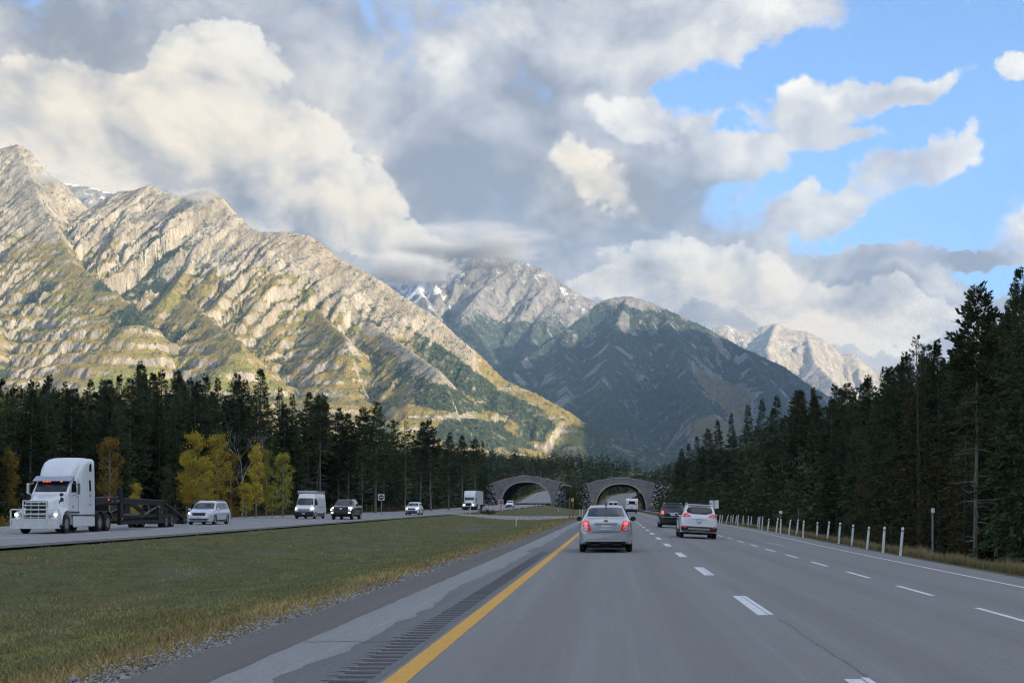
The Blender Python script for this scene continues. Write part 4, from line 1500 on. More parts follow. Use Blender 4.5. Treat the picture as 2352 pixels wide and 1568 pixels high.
def build_forest():
    rr = random.Random(5)
    cand = []
    # right wood: verge to hillside
    taken = []
    def xr_(r, y): return 17.5 + float(np.interp(y, [0, 60, 150, 480], [3.5, 2.5, -1, -3])) + 52 * r.random() ** 1.5
    def yr_(r): return 34 + 430 * r.random() ** 1.35
    for x, y in poisson(680, xr_, yr_, 2.0, rr, taken):
        cand.append(('R', x, y))
    taken = []
    def xl_(r, y): return float(left_far(y)) - 7.0 - 60 * r.random() ** 1.5
    def yl_(r): return 62 + 395 * r.random() ** 1.1
    for x, y in poisson(820, xl_, yl_, 1.9, rr, taken):
        cand.append(('L', x, y))
    trees = []
    for side, x, y in cand:
        px = pxof(x, y)
        if px > 2352 + 90 or px < -90:
            continue
        gz = float(ground_z(x, y))
        sky = SKY_R if side == 'R' else SKY_L
        mt = max_top(x, y, sky)
        cap = (mt - gz) * (.80 + .20 * rr.random() ** .6)
        h = min(rr.uniform(12, 21), cap)
        if side == 'R' and x < 24:
            h = min(h, rr.uniform(5, 11))
        if h < 3.5:
            continue
        trees.append([side, x, y, h, gz])
    # crest trees that carry the outline of each wood against the mountains
    crest_R = [(2340, 620, 78), (2306, 712, 84), (2270, 730, 96), (2232, 745, 92), (2200, 772, 105), (2160, 780, 110), (2122, 792, 118), (2085, 812, 124), (2058, 838, 150), (2030, 842, 158), (1990, 872, 175), (1950, 880, 185), (1912, 884, 200), (1870, 890, 215), (1830, 896, 225), (1790, 908, 240), (1750, 918, 255), (1715, 930, 270), (1680, 950, 290), (1650, 966, 310), (1625, 985, 330), (1600, 1002, 350), (1580, 1018, 370), (1565, 1030, 390)]
    crest_L = [(2, 870, 170), (45, 885, 175), (62, 872, 178), (120, 862, 180), (148, 876, 176), (172, 892, 185), (205, 872, 182), (232, 872, 190), (268, 862, 188), (322, 832, 186), (350, 858, 192), (372, 850, 194), (412, 852, 190), (436, 868, 200), (470, 860, 196), (505, 868, 204), (540, 858, 200), (562, 872, 206), (598, 848, 176), (640, 890, 210), (676, 905, 200), (706, 900, 215), (735, 905, 205), (775, 935, 225), (800, 948, 218), (832, 935, 226), (862, 922, 214), (905, 962, 240), (930, 958, 250), (965, 968, 262), (990, 965, 255), (1030, 992, 285), (1062, 1000, 300), (1090, 1008, 330), (1110, 1012, 360)]
    for lst, side in ((crest_R, 'R'), (crest_L, 'L')):
        for px, py, Y in lst:
            x = (px - VX) / FPX * Y
            gz = float(ground_z(x, Y))
            h = CAM_H + (VY - py) / FPX * Y - gz
            trees.append([side, x, Y, h, gz])
    # the largest in the picture become single trees
    def size(tr):
        return tr[3] / tr[2]
    crest = trees[-(len(crest_R) + len(crest_L)):]
    rest = sorted(trees[:-len(crest)], key=size, reverse=True)
    single = crest + rest[:225]
    for tr in rest[225:]:
        STUFF_TREES.append(tuple(tr[1:]))
    gl = {'R': 'conifers of the wood right of the road', 'L': 'conifers of the wood beyond the far carriageway'}
    used = {}
    for tr in single:
        side, x, y, h, gz = tr
        cr = tr in crest
        r = rr.random()
        if side == 'R':
            key = 'spruce_y' if h < 8 and r < .6 else ('spruce_a' if r < .28 else 'spruce_b' if r < .48 else 'spruce_c' if r < .74 else 'pine_c' if r < .90 else 'pine_a')
            if cr:
                key = rr.choice(['spruce_b', 'pine_c', 'spruce_a', 'pine_c'] if y < 130 else ['spruce_a', 'spruce_b', 'pine_c'])
        else:
            px = pxof(x, y)
            if px > 640:
                key = 'pine_a' if r < .25 else 'pine_b' if r < .5 else 'spruce_b' if r < .72 else 'pine_c' if r < .9 else 'sparse'
            else:
                key = 'spruce_a' if r < .3 else 'spruce_b' if r < .55 else 'pine_c' if r < .8 else 'spruce_c'
        kind = 'pine' if 'pine' in key or key == 'sparse' else 'spruce'
        tall = 'crest' if cr else ('short' if h < 9 else 'tall')
        if side == 'R':
            where = 'topping the wooded hillside right of the road' if cr else ('at the front of the wood behind the white posts' if x < 26 else 'within the wood on the hillside right of the road')
        else:
            where = 'rising above the wood left of the far carriageway' if cr else ('along the front of the wood beyond the far carriageway' if x > -62 else 'deep in the wood left of the far carriageway')
        pxx = pxof(x, y)
        if side == 'R':
            near = ['beside the right arch', 'above the white crossover', 'behind the far marker posts', 'behind the middle marker posts', 'behind the nearest marker posts', 'at the right picture edge'][int(np.searchsorted([1575, 1680, 1830, 1990, 2200], pxx))]
        else:
            near = ['above the truck cab', 'above the car hauler', 'above the golden poplars', 'above the white van', 'above the pickup', 'above the lone white SUV', 'towards the left arch'][int(np.searchsorted([250, 420, 660, 745, 860, 1010], pxx))]
        sw = 'right' if side == 'R' else 'left'
        where = (f'topping the {sw} wood' if cr else f'at the front of the {sw} wood' if (x < 26 if side == 'R' else x > -62) else f'deep in the {sw} wood') + ' ' + near
        lab = f"{'dark' if kind == 'spruce' else 'slender bare-trunked'} {'tall ' if tall != 'short' else 'low '}{kind} {where}"
        put_tree(key, x, y, h, lab, name='spruce_tree' if kind == 'spruce' else 'pine_tree', group=gl[side] + ': ' + lab, z=gz, widen=rr.uniform(.9, 1.25) * (1.25 if h < 9 else 1.0))


build_forest()

# single trees that stand out
put_tree('young', *P(1988, 1180, 90).xy, 6.2, 'small pale green young spruce standing alone before the dark right wood', name='young_spruce_tree', z=float(ground_z(*P(1988, 1180, 90).xy)))
put_tree('larch', *P(2112, 1200, 70).xy, 12.0, 'brown-green ragged conifer in front of the dark right wood', name='larch_tree')
put_tree('larch', *P(2215, 1200, 74).xy, 10.5, 'browning conifer with ragged limbs nearer the right picture edge', name='larch_tree', widen=.9)
put_tree('pine_b', *P(2240, 1240, 62).xy, 13.5, 'thin pine with a long pale bare trunk beside the tall delineator pole', name='pine_tree')
put_tree('spruce_c', *P(2360, 1230, 58).xy, 13.0, 'broad dark spruce cut by the right picture edge', name='spruce_tree')


def leafy(seed, H, spread, nlimb, nleaf, leaf=.16, name='poplar', droop=0.0):
    """trunk with limbs, leaves clustered round the limb ends"""
    rr = random.Random(seed)
    g = np.random.default_rng(seed)
    b = MB()
    b.tube([(0, 0, -.3), (.03, .02, H * .3), (-.05, .06, H * .6), (.02, 0, H * .95)], [.11 * H / 10, .09 * H / 10, .055 * H / 10, .012], 7)
    C, W = [], []
    for i in range(nlimb):
        t = rr.uniform(.16, .97)
        z = H * t
        a = rr.random() * 6.28
        w = spread * (math.sin(math.pi * min(1, t * .78 + .16)) ** .7) * rr.uniform(.55, 1.1)
        dz = w * rr.uniform(.5, 1.3)
        tip = Vector((w * math.cos(a), w * math.sin(a), min(z + dz, H * 1.01)))
        b.tube([(0, 0, z), (tip.x * .5, tip.y * .5, z + (tip.z - z) * .42), tip], [.035, .022, .006], 4)
        for k in (.45, .7, .9, 1.0):
            C.append((tip.x * k, tip.y * k, z + (tip.z - z) * k))
            W.append(.12 + .22 * spread / 2.2 * (1.15 - k * .4))
    C.append((0, 0, H))
    W.append(.3)
    C, W = np.array(C), np.array(W)
    j = g.integers(0, len(C), nleaf)
    pos = C[j] + g.normal(0, 1, (nleaf, 3)) * W[j][:, None] * np.array([1, 1, .95])
    dv = norm(g.normal(0, 1, (nleaf, 3)) + np.array([0, 0, -.3]))
    sv = norm(np.cross(dv, g.normal(0, 1, (nleaf, 3))))
    ln = leaf * (.7 + .7 * g.random(nleaf))
    v, f = quads_from(pos, dv, sv, ln, ln * .8)
    return b.data('trunk', True, 60), mesh_data('crown', v, f)


POP = [leafy(21 + i, 10, 1.35 + .2 * (i % 2), 44, 3800, .16) for i in range(3)]


def put_poplar(k, px, Y, top_py, mat, bark, label, name='poplar_tree', widen=1.0, x=None):
    tr, cr = POP[k]
    x = (px - VX) / FPX * Y if x is None else x
    z = float(ground_z(x, Y))
    h = CAM_H + (VY - top_py) / FPX * Y - z
    o = thing(name, label, 'tree', (x, Y, z - .1), (0, 0, random.random() * 6.28))
    o.scale = (h / 10 * widen, h / 10 * widen, h / 10)
    a = link('trunk', tr, None, o)
    c = link('crown', cr, None, o)
    for ob, m in ((a, bark), (c, mat)):
        if not ob.data.materials:
            ob.data.materials.append(None)
        ob.material_slots[0].link = 'OBJECT'
        ob.material_slots[0].material = m
    return o


put_poplar(0, 448, 140, 985, M_GOLD, M_WBARK, 'tallest golden poplar in the clump above the silver minivan')
put_poplar(1, 500, 139, 998, M_GOLD, M_WBARK, 'golden poplar just right of the tallest one above the silver minivan')
put_poplar(2, 470, 136, 1045, M_GOLD, M_WBARK, 'shorter golden poplar at the front of the clump above the minivan')
put_poplar(0, 428, 143, 1030, M_GOLD, M_WBARK, 'golden poplar at the left edge of the clump by the minivan', widen=.9)
put_poplar(1, 530, 141, 1040, M_RUST, M_WBARK, 'rust tinged poplar between the golden clump and the white van')
put_poplar(2, 588, 146, 1020, M_GOLD, M_WBARK, 'narrow golden poplar midway between the minivan and the white van', widen=.85)
put_poplar(0, 612, 150, 1024, M_OLIVE, M_WBARK, 'green tinged poplar behind the narrow golden one', widen=.7)
put_poplar(1, 650, 145, 1040, M_OLIVE, M_WBARK, 'yellow-green poplar just left of the white van', widen=1.0)
put_poplar(2, 565, 140, 1105, M_GOLD, M_WBARK, 'low golden poplar bush at the foot of the clump', widen=1.5)
put_poplar(0, 625, 142, 1110, M_OLIVE, M_WBARK, 'low yellow-green poplar bush behind the white van', widen=1.5)
put_poplar(1, 252, 112, 1005, M_RUST, M_WBARK, 'rusty gold poplar directly behind the white truck cab', widen=.95)
put_poplar(2, 20, 108, 1030, M_RUST, M_WBARK, 'rusty poplar at the left picture edge beside the truck grille', widen=1.0)
put_poplar(0, 312, 108, 1104, M_GOLD, M_WBARK, 'small yellow poplar showing above the car hauler deck', widen=1.0)
put_poplar(1, 8, 150, 918, M_OLIVE, M_WBARK, 'pale green poplar high in the dark wood at left picture edge', widen=.55)
put_poplar(2, 382, 118, 1066, M_DRYBUSH, M_BARK, 'brownish half bare poplar between the hauler ramp and the golden clump', widen=.7)


def bare_tree(seed, H):
    rr = random.Random(seed)
    b = MB()

    def grow(p, d, l, r, lev):
        q = p + d * l
        b.tube([p, (p + q) / 2 + Vector((rr.gauss(0, .04), rr.gauss(0, .04), 0)) * l, q], [r, r * .8, r * .6], 5, caps=False)
        if lev == 0:
            return
        for k in range(3 if lev > 1 else 4):
            nd = (d + Vector((rr.gauss(0, .55), rr.gauss(0, .55), rr.uniform(-.05, .45)))).normalized()
            grow(p + d * l * rr.uniform(.45, 1.0), nd, l * rr.uniform(.55, .75), r * .52, lev - 1)
    grow(Vector((0, 0, -.2)), Vector((0, 0, 1)), H * .42, .11, 4)
    return b.data('trunk', True, 60)


o = thing('bare_tree', 'leafless grey tree standing behind the golden poplars', 'tree', (*P(556, 1190, 152).xy, float(ground_z(*P(556, 1190, 152).xy))))
link('trunk', bare_tree(3, 12.0), M_WBARK, o)


# ---- depth of the woods, far wood, trees on the mountains: joined, nobody could count them
def tile(v, f, pos, rotz, sc, scz=None):
    n, nv = len(pos), len(v)
    scz = sc if scz is None else scz
    c, s = np.cos(rotz)[:, None], np.sin(rotz)[:, None]
    x = (v[None, :, 0] * c - v[None, :, 1] * s) * sc[:, None] + pos[:, 0:1]
    y = (v[None, :, 0] * s + v[None, :, 1] * c) * sc[:, None] + pos[:, 1:2]
    z = v[None, :, 2] * scz[:, None] + pos[:, 2:3]
    V = np.stack([x, y, z], -1).reshape(-1, 3)
    F = (f[None] + (np.arange(n) * nv)[:, None, None]).reshape(-1, f.shape[1])
    return V, F


def low_conifer(seed, nb, per, tuft, kind='spruce', rad=2.3, H=16, base=.08):
    v, f = conifer_crown(seed, H, rad, base, nb, per, kind, tuft, .05)
    # trunk as a four sided spike
    t = np.array([[.16, 0, -.5], [0, .16, -.5], [-.16, 0, -.5], [0, -.16, -.5], [0, 0, H * .95], [0, 0, H * .95]])
    n = len(v)
    v = np.vstack([v, t])
    f = np.vstack([f, np.array([[n, n + 1, n + 4, n + 4], [n + 1, n + 2, n + 4, n + 4], [n + 2, n + 3, n + 4, n + 4], [n + 3, n, n + 4, n + 4]])]) if False else f
    return v, f


def join_tiles(name, protos, pts, mat, kind='stuff', label=None):
    """pts: (x, y, h, z)"""
    pts = np.array(pts)
    g = np.random.default_rng(len(pts))
    which = g.integers(0, len(protos), len(pts))
    VV, FF, off = [], [], 0
    for k, (v, f, H) in enumerate(protos):
        p = pts[which == k]
        if not len(p):
            continue
        V, F = tile(v, f, np.stack([p[:, 0], p[:, 1], p[:, 3]], 1), g.random(len(p)) * 6.28, p[:, 2] / H * g.uniform(.85, 1.15, len(p)), p[:, 2] / H)
        VV.append(V)
        FF.append(F + off)
        off += len(V)
    me = mesh_data(name, np.vstack(VV), np.vstack(FF))
    o = link(name, me, mat)
    return tag(o, label, kind=kind)


MID = [(*conifer_crown(70 + i, 16, 2.3, .08, 46, 5, k, (1.8, .66), .04), 16) for i, k in enumerate(('spruce', 'spruce', 'column'))]
LOW = [(*conifer_crown(80 + i, 16, 2.3, .05, 42, 3, k, (2.3, .95), .03), 16) for i, k in enumerate(('spruce', 'spruce', 'column'))]
M_MASS = foliage_mat('conifer_mass_needles', (.026, .041, .019), (.060, .076, .034), 0, .05)


def far_points():
    rr = random.Random(99)
    out = []
    for i in range(2300):
        y = 530 + 620 * rr.random() ** 1.1
        x = rr.uniform(-.215, .11) * y
        X, XL = x - float(xr(y)), x - float(xl(y))
        if -13 < X < 17:
            continue
        if -40.5 < XL < -19:
            continue
        if y < 640 and -17 <= XL and X <= -13 and rr.random() < .5:
            continue
        gz = float(ground_z(x, y))
        mt = max_top(x, y, SKY_C)
        h = min(rr.uniform(8, 19), (mt - gz) * rr.uniform(.72, 1.0))
        if h < 4:
            continue
        out.append((x, y, h, gz - .2))
    for i in range(420):
        y = 545 + 330 * rr.random()
        x = rr.choice([float(xl(y)) - 41.5 - 26 * rr.random() ** 1.6, float(xr(y)) + 12 + 26 * rr.random() ** 1.6, float(xr(y)) - 6.5 - 5 * rr.random(), float(xl(y)) - 42 - 10 * rr.random()])
        gz = float(ground_z(x, y))
        out.append((x, y, min(rr.uniform(7, 16), max(4, float(max_top(x, y, SKY_C)) - gz)), gz - .2))
    # planted top of the overpass
    for i in range(150):
        x = rr.uniform(-118, 58)
        y = PY + rr.uniform(9, 52)
        out.append((x, y, rr.uniform(2.5, 8.5), float(top_z(x)) + .4))
    # behind it, low growth on its flanks
    for i in range(130):
        x = rr.choice([rr.uniform(-118, -47), rr.uniform(22, 58)])
        y = PY + rr.uniform(-9, 8)
        out.append((x, y, rr.uniform(3, 11), float(top_z(x)) * (.6 + .4 * min(1, max(0, (y - PY + 9) / 9))) - .5))
    return out


far = far_points()
far_o = join_tiles('distant_forest', LOW, far, M_MASS, label='dark conifer forest beyond the overpass reaching up to the mountains')
back = [(t[0], t[1], t[2], t[3] - .2) for t in STUFF_TREES]
rr_ = random.Random(123)
for i in range(170):        # both woods go on past the picture's edges
    if i % 2:
        y = rr_.uniform(6, 78)
        x = max(21.0, .318 * y + 3) + 34 * rr_.random() ** 1.3
    else:
        y = rr_.uniform(30, 105)
        x = min(-50.0, -.47 * y - 4) - 40 * rr_.random() ** 1.3
    back.append((x, y, rr_.uniform(8, 16), float(ground_z(x, y)) - .2))
for i in range(230):        # further rows behind the visible ones
    y = 60 + 420 * rr_.random()
    x = -100 - 70 * rr_.random()
    gz = float(ground_z(x, y))
    h = min(rr_.uniform(12, 19), (float(max_top(x, y, SKY_L)) - gz) * rr_.uniform(.8, .97))
    if h > 5 and pxof(x, y) > -80:
        back.append((x, y, h, gz))
for i in range(230):
    y = 90 + 400 * rr_.random()
    x = 62 + 60 * rr_.random()
    gz = float(ground_z(x, y))
    h = min(rr_.uniform(12, 19), (float(max_top(x, y, SKY_R)) - gz) * rr_.uniform(.8, .97))
    if h > 5 and pxof(x, y) < 2430:
        back.append((x, y, h, gz))
join_tiles('deep_forest', MID, back, M_MASS, label='conifers filling the depth of the roadside woods')


def cone_tree(n=4):
    v, f = [], []
    for z0, z1, r in ((.08, .62, .19), (.38, 1.0, .13)):
        b = len(v)
        for k in range(n):
            a = 2 * math.pi * k / n
            v.append((r * math.cos(a), r * math.sin(a), z0))
        v.append((0, 0, z1))
        f += [(b + k, b + (k + 1) % n, b + n) for k in range(n)]
    return np.array(v), np.array(f)


def mountain_trees(rg, name, count, seed, hmin, hmax, mat, label, view=(-60, 2420), thr=.42, chan=2):
    g = np.random.default_rng(seed)
    H, xs, ys = rg['H'], rg['xs'], rg['ys']
    m = rg['masks'][chan]
    w = np.clip(m - thr + .25 * g.normal(0, 1, m.shape) * .3, 0, 1) ** 1.2
    px = rg['gx'] / rg['gy'] * FPX + VX
    w = w * ((px > view[0]) & (px < view[1])) * (rg['gy'] / rg['gy'].max()) ** -.5
    w = w.ravel() / w.sum()
    idx = g.choice(len(w), count, p=w)
    iy, ix = np.divmod(idx, H.shape[1])
    st = xs[1] - xs[0]
    x = xs[ix] + g.uniform(-.5, .5, count) * st
    y = ys[iy] + g.uniform(-.5, .5, count) * st
    z = H[iy, ix] - 1.0
    h = g.uniform(hmin, hmax, count)
    v, f = cone_tree()
    V, F = tile(v, f, np.stack([x, y, z], 1), g.random(count) * 6.28, h * g.uniform(.75, 1.1, count), h)
    o = link(name, mesh_data(name, V, F), mat)
    tag(o, label, kind='stuff')


M_MT = foliage_mat('mountain_conifers', (.030, .046, .030), (.062, .078, .042), 0, .01, 0)
M_MTG = foliage_mat('mountain_shrub', (.10, .105, .025), (.20, .18, .04), 0, .008, 0)
mountain_trees(rangeA, 'mountain_conifers_sunlit', 22000, 1, 7, 15, M_MT, 'conifers scattered over the sunlit left mountain', thr=.26)
mountain_trees(rangeB, 'mountain_conifers_far', 5000, 2, 12, 22, M_MT, 'conifers on the flanks of the snow dusted mountain', (800, 1500), .35)
mountain_trees(rangeC, 'mountain_conifers_shaded', 20000, 3, 13, 24, M_MT, 'conifers covering the shaded middle mountain', (1050, 2050), .40)
mountain_trees(rangeA, 'mountain_shrubs', 6000, 4, 4, 8, M_MTG, 'yellow green shrubs on the lower sunlit slopes', thr=.45, chan=0)

# ------------------------------------------------------------------ vehicles
def car_paint(name, col, metal=.0, rough=.28, coat=.8):
    return pbr(name, col, rough, metal, var=.05, scale=1.2, coat=coat)


GLASS = pbr('dark_car_glass', (.012, .014, .016), .06, var=.1, spec=.7)
GLASS2 = pbr('tinted_car_glass', (.022, .026, .032), .08, var=.1, spec=.7)
TYRE = pbr('tyre_rubber', (.018, .018, .019), .85, var=.2, scale=12)
RIM = pbr('alloy_rim', (.42, .43, .44), .35, .8, var=.1)
BLACKP = pbr('black_plastic', (.016, .016, .017), .6, var=.2)
UNDER = pbr('dark_underbody', (.008, .008, .008), .9, var=.2)
CHROME = pbr('chrome_trim', (.62, .63, .65), .15, 1.0, var=.05)
TAIL = pbr('red_tail_lens', (.42, .010, .012), .2, var=.1, coat=.5, emit=(.9, .03, .03), estr=.12)
TAIL_ON = pbr('lit_red_tail_lens', (.70, .03, .03), .2, var=.1, emit=(1.0, .10, .09), estr=.75)
CLEARL = pbr('clear_lamp_lens', (.62, .64, .66), .12, .2, var=.1, coat=.5)
HEAD_ON = pbr('lit_headlamp', (.9, .9, .85), .2, emit=(1.0, .93, .80), estr=2.3)
HEAD = pbr('headlamp_lens', (.55, .57, .60), .12, .3, var=.15, coat=.5)
AMBER = pbr('amber_marker_lamp', (.8, .25, .05), .3, emit=(1.0, .33, .08), estr=.9)
REDMARK = pbr('red_marker_lamp', (.6, .04, .03), .3, emit=(1.0, .12, .06), estr=.7)
PLATE = pbr('white_number_plate', (.62, .62, .62), .5, var=.05)
PLATE_INK = pbr('red_plate_ink', (.35, .05, .06), .6, var=.1)


def curve(tab):
    ys, vs = zip(*tab)
    return lambda y: float(np.interp(y, ys, vs))


def ystations(L, tab, extra=(), n=46):
    s = set(np.round(np.linspace(0, L, n), 3))
    for y, *_ in tab:
        s.add(round(y, 3))
    for k in (0.0, .008, .02, .035, .05, .07, .09, .12, .16, .2):
        s.add(round(k, 3))
        s.add(round(L - k, 3))
    for y in extra:
        s.add(round(y, 3))
    return sorted(y for y in s if 0 <= y <= L)


def body_mesh(sp):
    L = sp['L']
    top, belt, wmid, wbelt, wtop, bot = (curve(sp[k]) for k in ('top', 'belt', 'wmid', 'wbelt', 'wtop', 'bot'))
    zm = sp.get('zm', .62)
    crown = sp.get('crown', .03)
    ra = sp.get('arch', .37)
    ex = []
    for c in sp['axles']:
        ex += [c + ra * math.cos(a) for a in np.linspace(0, math.pi, 15)]
    sections = []
    T1 = (0, .07, .2, .36, .52, .68, .84, 1.0)
    for y in ystations(L, sp['top'], ex):
        zb0 = bot(y)
        zb = zb0
        for c in sp['axles']:
            if abs(y - c) < ra:
                zb = max(zb, sp['wheel_r'] + math.sqrt(ra * ra - (y - c) ** 2) * .98)
        zs = max(belt(y), zb + .05)
        zt = max(top(y), zs + .012)
        W, ws, wt = wmid(y), wbelt(y), wtop(y)
        ws = min(ws, W)
        sec = [(0, zb), (W * .8, zb)]
        for t in T1:
            z = zb + (zs - zb) * t
            if z < zm:
                w = W * (1 - .07 * ((zm - z) / max(zm - .15, .1)) ** 2)
            else:
                k = (z - zm) / max(zs - zm, .02)
                w = W + (ws - W) * min(1, k) ** 1.6
            sec.append((w, z))
        for t in (.3, .6, .86):
            sec.append((ws + (wt - ws) * t + .012 * math.sin(math.pi * t), zs + (zt - zs) * t))
        k = min(1, (zt - zs) / .3)
        sec += [(wt * .955, zt + crown * .25 * k), (wt * .8, zt + crown * .62), (wt * .45, zt + crown * .92), (0, zt + crown)]
        sections.append((y, sec))
    return loft(sections)


def loft(sections):
    """sections: (y, half polyline from the bottom centre to the top centre), mirrored left and right"""
    v, f = [], []
    n = len(sections[0][1])
    ring = 2 * n - 2
    for y, sec in sections:
        for x, z in sec:
            v.append((x, y, z))
        for x, z in reversed(sec[1:-1]):
            v.append((-x, y, z))
    for i in range(len(sections) - 1):
        for k in range(ring):
            j = (k + 1) % ring
            f.append((i * ring + k, i * ring + j, (i + 1) * ring + j, (i + 1) * ring + k))
    f.append(tuple(range(ring - 1, -1, -1)))
    f.append(tuple(range(len(v) - ring, len(v))))
    b = MB()
    b.v, b.f = v, f
    return b


AX = {'rear': (Vector((0, -1, 0)), lambda p: Vector((p[0], -4, p[1]))), 'front': (Vector((0, 1, 0)), lambda p: Vector((p[0], 40, p[1]))),
      'left': (Vector((-1, 0, 0)), lambda p: Vector((-5, p[0], p[1]))), 'right': (Vector((1, 0, 0)), lambda p: Vector((5, p[0], p[1])))}


def patch(bvh, outline, axis, off=.006, rings=4, sub=3, depth=.02):
    """panel that lies on the body: outline given in the plane seen along the axis"""
    nrm, mk = AX[axis]
    pts = []
    n0 = len(outline)
    for i in range(n0):
        a, b = outline[i], outline[(i + 1) % n0]
        for k in range(sub):
            t = k / sub
            pts.append((a[0] + (b[0] - a[0]) * t, a[1] + (b[1] - a[1]) * t))
    cx = sum(p[0] for p in pts) / len(pts)
    cz = sum(p[1] for p in pts) / len(pts)
    V = []

    def hit(p):
        o = mk(p)
        h, nn, _, _ = bvh.ray_cast(o, -nrm, 60)
        if h is None:
            h, nn, _, _ = bvh.find_nearest(Vector((p[0], 0, p[1])) if axis in ('rear', 'front') else Vector((0, p[0], p[1])))
            q = Vector(mk(p))
            if axis in ('rear', 'front'):
                h = Vector((p[0], h.y, p[1]))
            else:
                h = Vector((h.x, p[0], p[1]))
        return h + nrm * off
    V.append(hit((cx, cz)))
    n = len(pts)
    for r in range(1, rings + 1):
        t = r / rings
        for p in pts:
            V.append(hit((cx + (p[0] - cx) * t, cz + (p[1] - cz) * t)))
    F = [(0, 1 + i, 1 + (i + 1) % n) for i in range(n)]
    for r in range(rings - 1):
        for i in range(n):
            j = (i + 1) % n
            F.append((1 + r * n + i, 1 + (r + 1) * n + i, 1 + (r + 1) * n + j, 1 + r * n + j))
    b = len(V)
    V += [V[1 + (rings - 1) * n + i] - nrm * depth for i in range(n)]
    for i in range(n):
        j = (i + 1) % n
        F.append((1 + (rings - 1) * n + i, b + i, b + j, 1 + (rings - 1) * n + j))
    mb = MB()
    mb.v, mb.f = [tuple(p) for p in V], F
    return mb


def mir(outline):
    return [(-x, z) for x, z in reversed(outline)]


def ellipse(cx, cz, rx, rz, n=14):
    return [(cx + rx * math.cos(2 * math.pi * i / n), cz + rz * math.sin(2 * math.pi * i / n)) for i in range(n)]


_wheel = {}
def wheel_data(r, w, rimf=.68, spokes=5, dish=.35):
    k = (r, w, rimf, spokes)
    if k in _wheel:
        return _wheel[k]
    ri = r * rimf
    tyre = MB().lathe([(ri * .98, -w / 2 + .012), (r * .86, -w / 2), (r * .96, -w / 2 + .02), (r, -w / 2 + .05), (r, w / 2 - .05), (r * .96, w / 2 - .02), (r * .86, w / 2), (ri * .98, w / 2 - .012)], axis='X', n=26, caps=False).data('wheel', True, 50)
    rim = MB()
    for s in (-1, 1):
        rim.lathe([(ri, s * (w / 2 - .02)), (ri * .93, s * (w / 2 - .045)), (ri * .90, s * (w / 2 - .075)), (.001, s * (w / 2 - .075))], axis='X', n=26)
        for i in range(spokes):
            a = 2 * math.pi * i / spokes
            m = Matrix.Rotation(a, 3, 'X')
            rim.box(m @ Vector((s * (w / 2 - .05), 0, ri * .48)), (.035, ri * .24, ri * .9), m)
        rim.lathe([(ri * .2, s * (w / 2 - .06)), (ri * .18, s * (w / 2 - .03)), (.001, s * (w / 2 - .028))], axis='X', n=12)
    rd = rim.data('rim')
    tyre.materials.append(TYRE)
    _wheel[k] = (tyre, rd)
    return _wheel[k]


def add_wheel(root, x, y, r, w, rimmat=None, **kw):
    t, rd = wheel_data(r, w, **kw)
    o = link('wheel', t, TYRE, root, loc=(x, y, r))
    q = link('rim', rd, None, o)
    if not rd.materials:
        rd.materials.append(rimmat or RIM)
    return o


def make_car(sp, name, label, cat, loc, heading=0.0, roll=0.0, group=None):
    root = thing(name, label, cat, loc, (0, roll, heading), group)
    mb = body_mesh(sp)
    me = mb.data('body', True, sp.get('sharp', 38))
    link('body', me, sp['paint'], root)
    bvh = BVHTree.FromPolygons([Vector(v) for v in mb.v], mb.f)
    L, r = sp['L'], sp['wheel_r']
    # underbody fills the wheel wells
    ub = MB()
    W = max(w for _, w in sp['wmid'])
    ub.box((0, L / 2, sp.get('uz', .33) - .03), (W * 1.45, L * .92, .28))
    ub.box((0, L / 2, .62 * (r / .33)), (W * 1.45, L * .86, .3))
    for c in sp['axles']:
        ub.tube([(-W + .12, c, r), (W - .12, c, r)], .06, 8)
    ub.build('underbody', UNDER, root)
    for c in sp['axles']:
        for s in (-1, 1):
            add_wheel(root, s * (W - sp.get('wheel_w', .21) / 2 - .015), c, r, sp.get('wheel_w', .21), **sp.get('rim', {}))
    made = {}
    for q in sp['panels']:
        nm, mat, axis, outl = q[:4]
        opt = q[4] if len(q) > 4 else {}
        todo = [(axis, outl)]
        if opt.get('mirror'):
            todo.append(({'left': 'right', 'right': 'left'}.get(axis, axis), outl if axis in ('left', 'right') else mir(outl)))
        for k, (ax, ol) in enumerate(todo):
            par = root
            if opt.get('on'):
                par = made[opt['on']][min(k, len(made[opt['on']]) - 1)]
            o = patch(bvh, ol, ax, opt.get('off', .006) * 1.5 + .012, opt.get('rings', 4), opt.get('sub', 3), opt.get('depth', .02)).build(nm, mat, par, smooth=True, sharp=40)
            made.setdefault(opt.get('key', nm), []).append(o)
    for fn in sp.get('extra', []):
        fn(root, bvh)
    return root


def mirrors(x, y, z, mat, sx=.11, sz=.08, stalk=.12):
    def fn(root, bvh):
        for s in (-1, 1):
            b = MB().lathe([(.001, -.07), (sz * .7, -.06), (sz, -.01), (sz * .95, .04), (sz * .4, .08), (.001, .085)], axis='Y', n=14)
            b.v = [(q[0] * sx / sz + s * x, q[1] + y, q[2] + z) for q in b.v]
            b.tube([(s * (x - .05), y + .02, z - .02), (s * (x - stalk - sx), y + .05, z - .06)], [.025, .03], 6)
            m = b.build('side_mirror', mat, root, smooth=True, sharp=50)
            c = MB().lathe([(.001, -.072), (sz * .72, -.071), (sz * .72, -.06), (.001, -.06)], axis='Y', n=14)
            c.v = [(q[0] * sx / sz + s * x, q[1] + y, q[2] + z) for q in c.v]
            c.build('mirror_glass', GLASS2, m)
    return fn


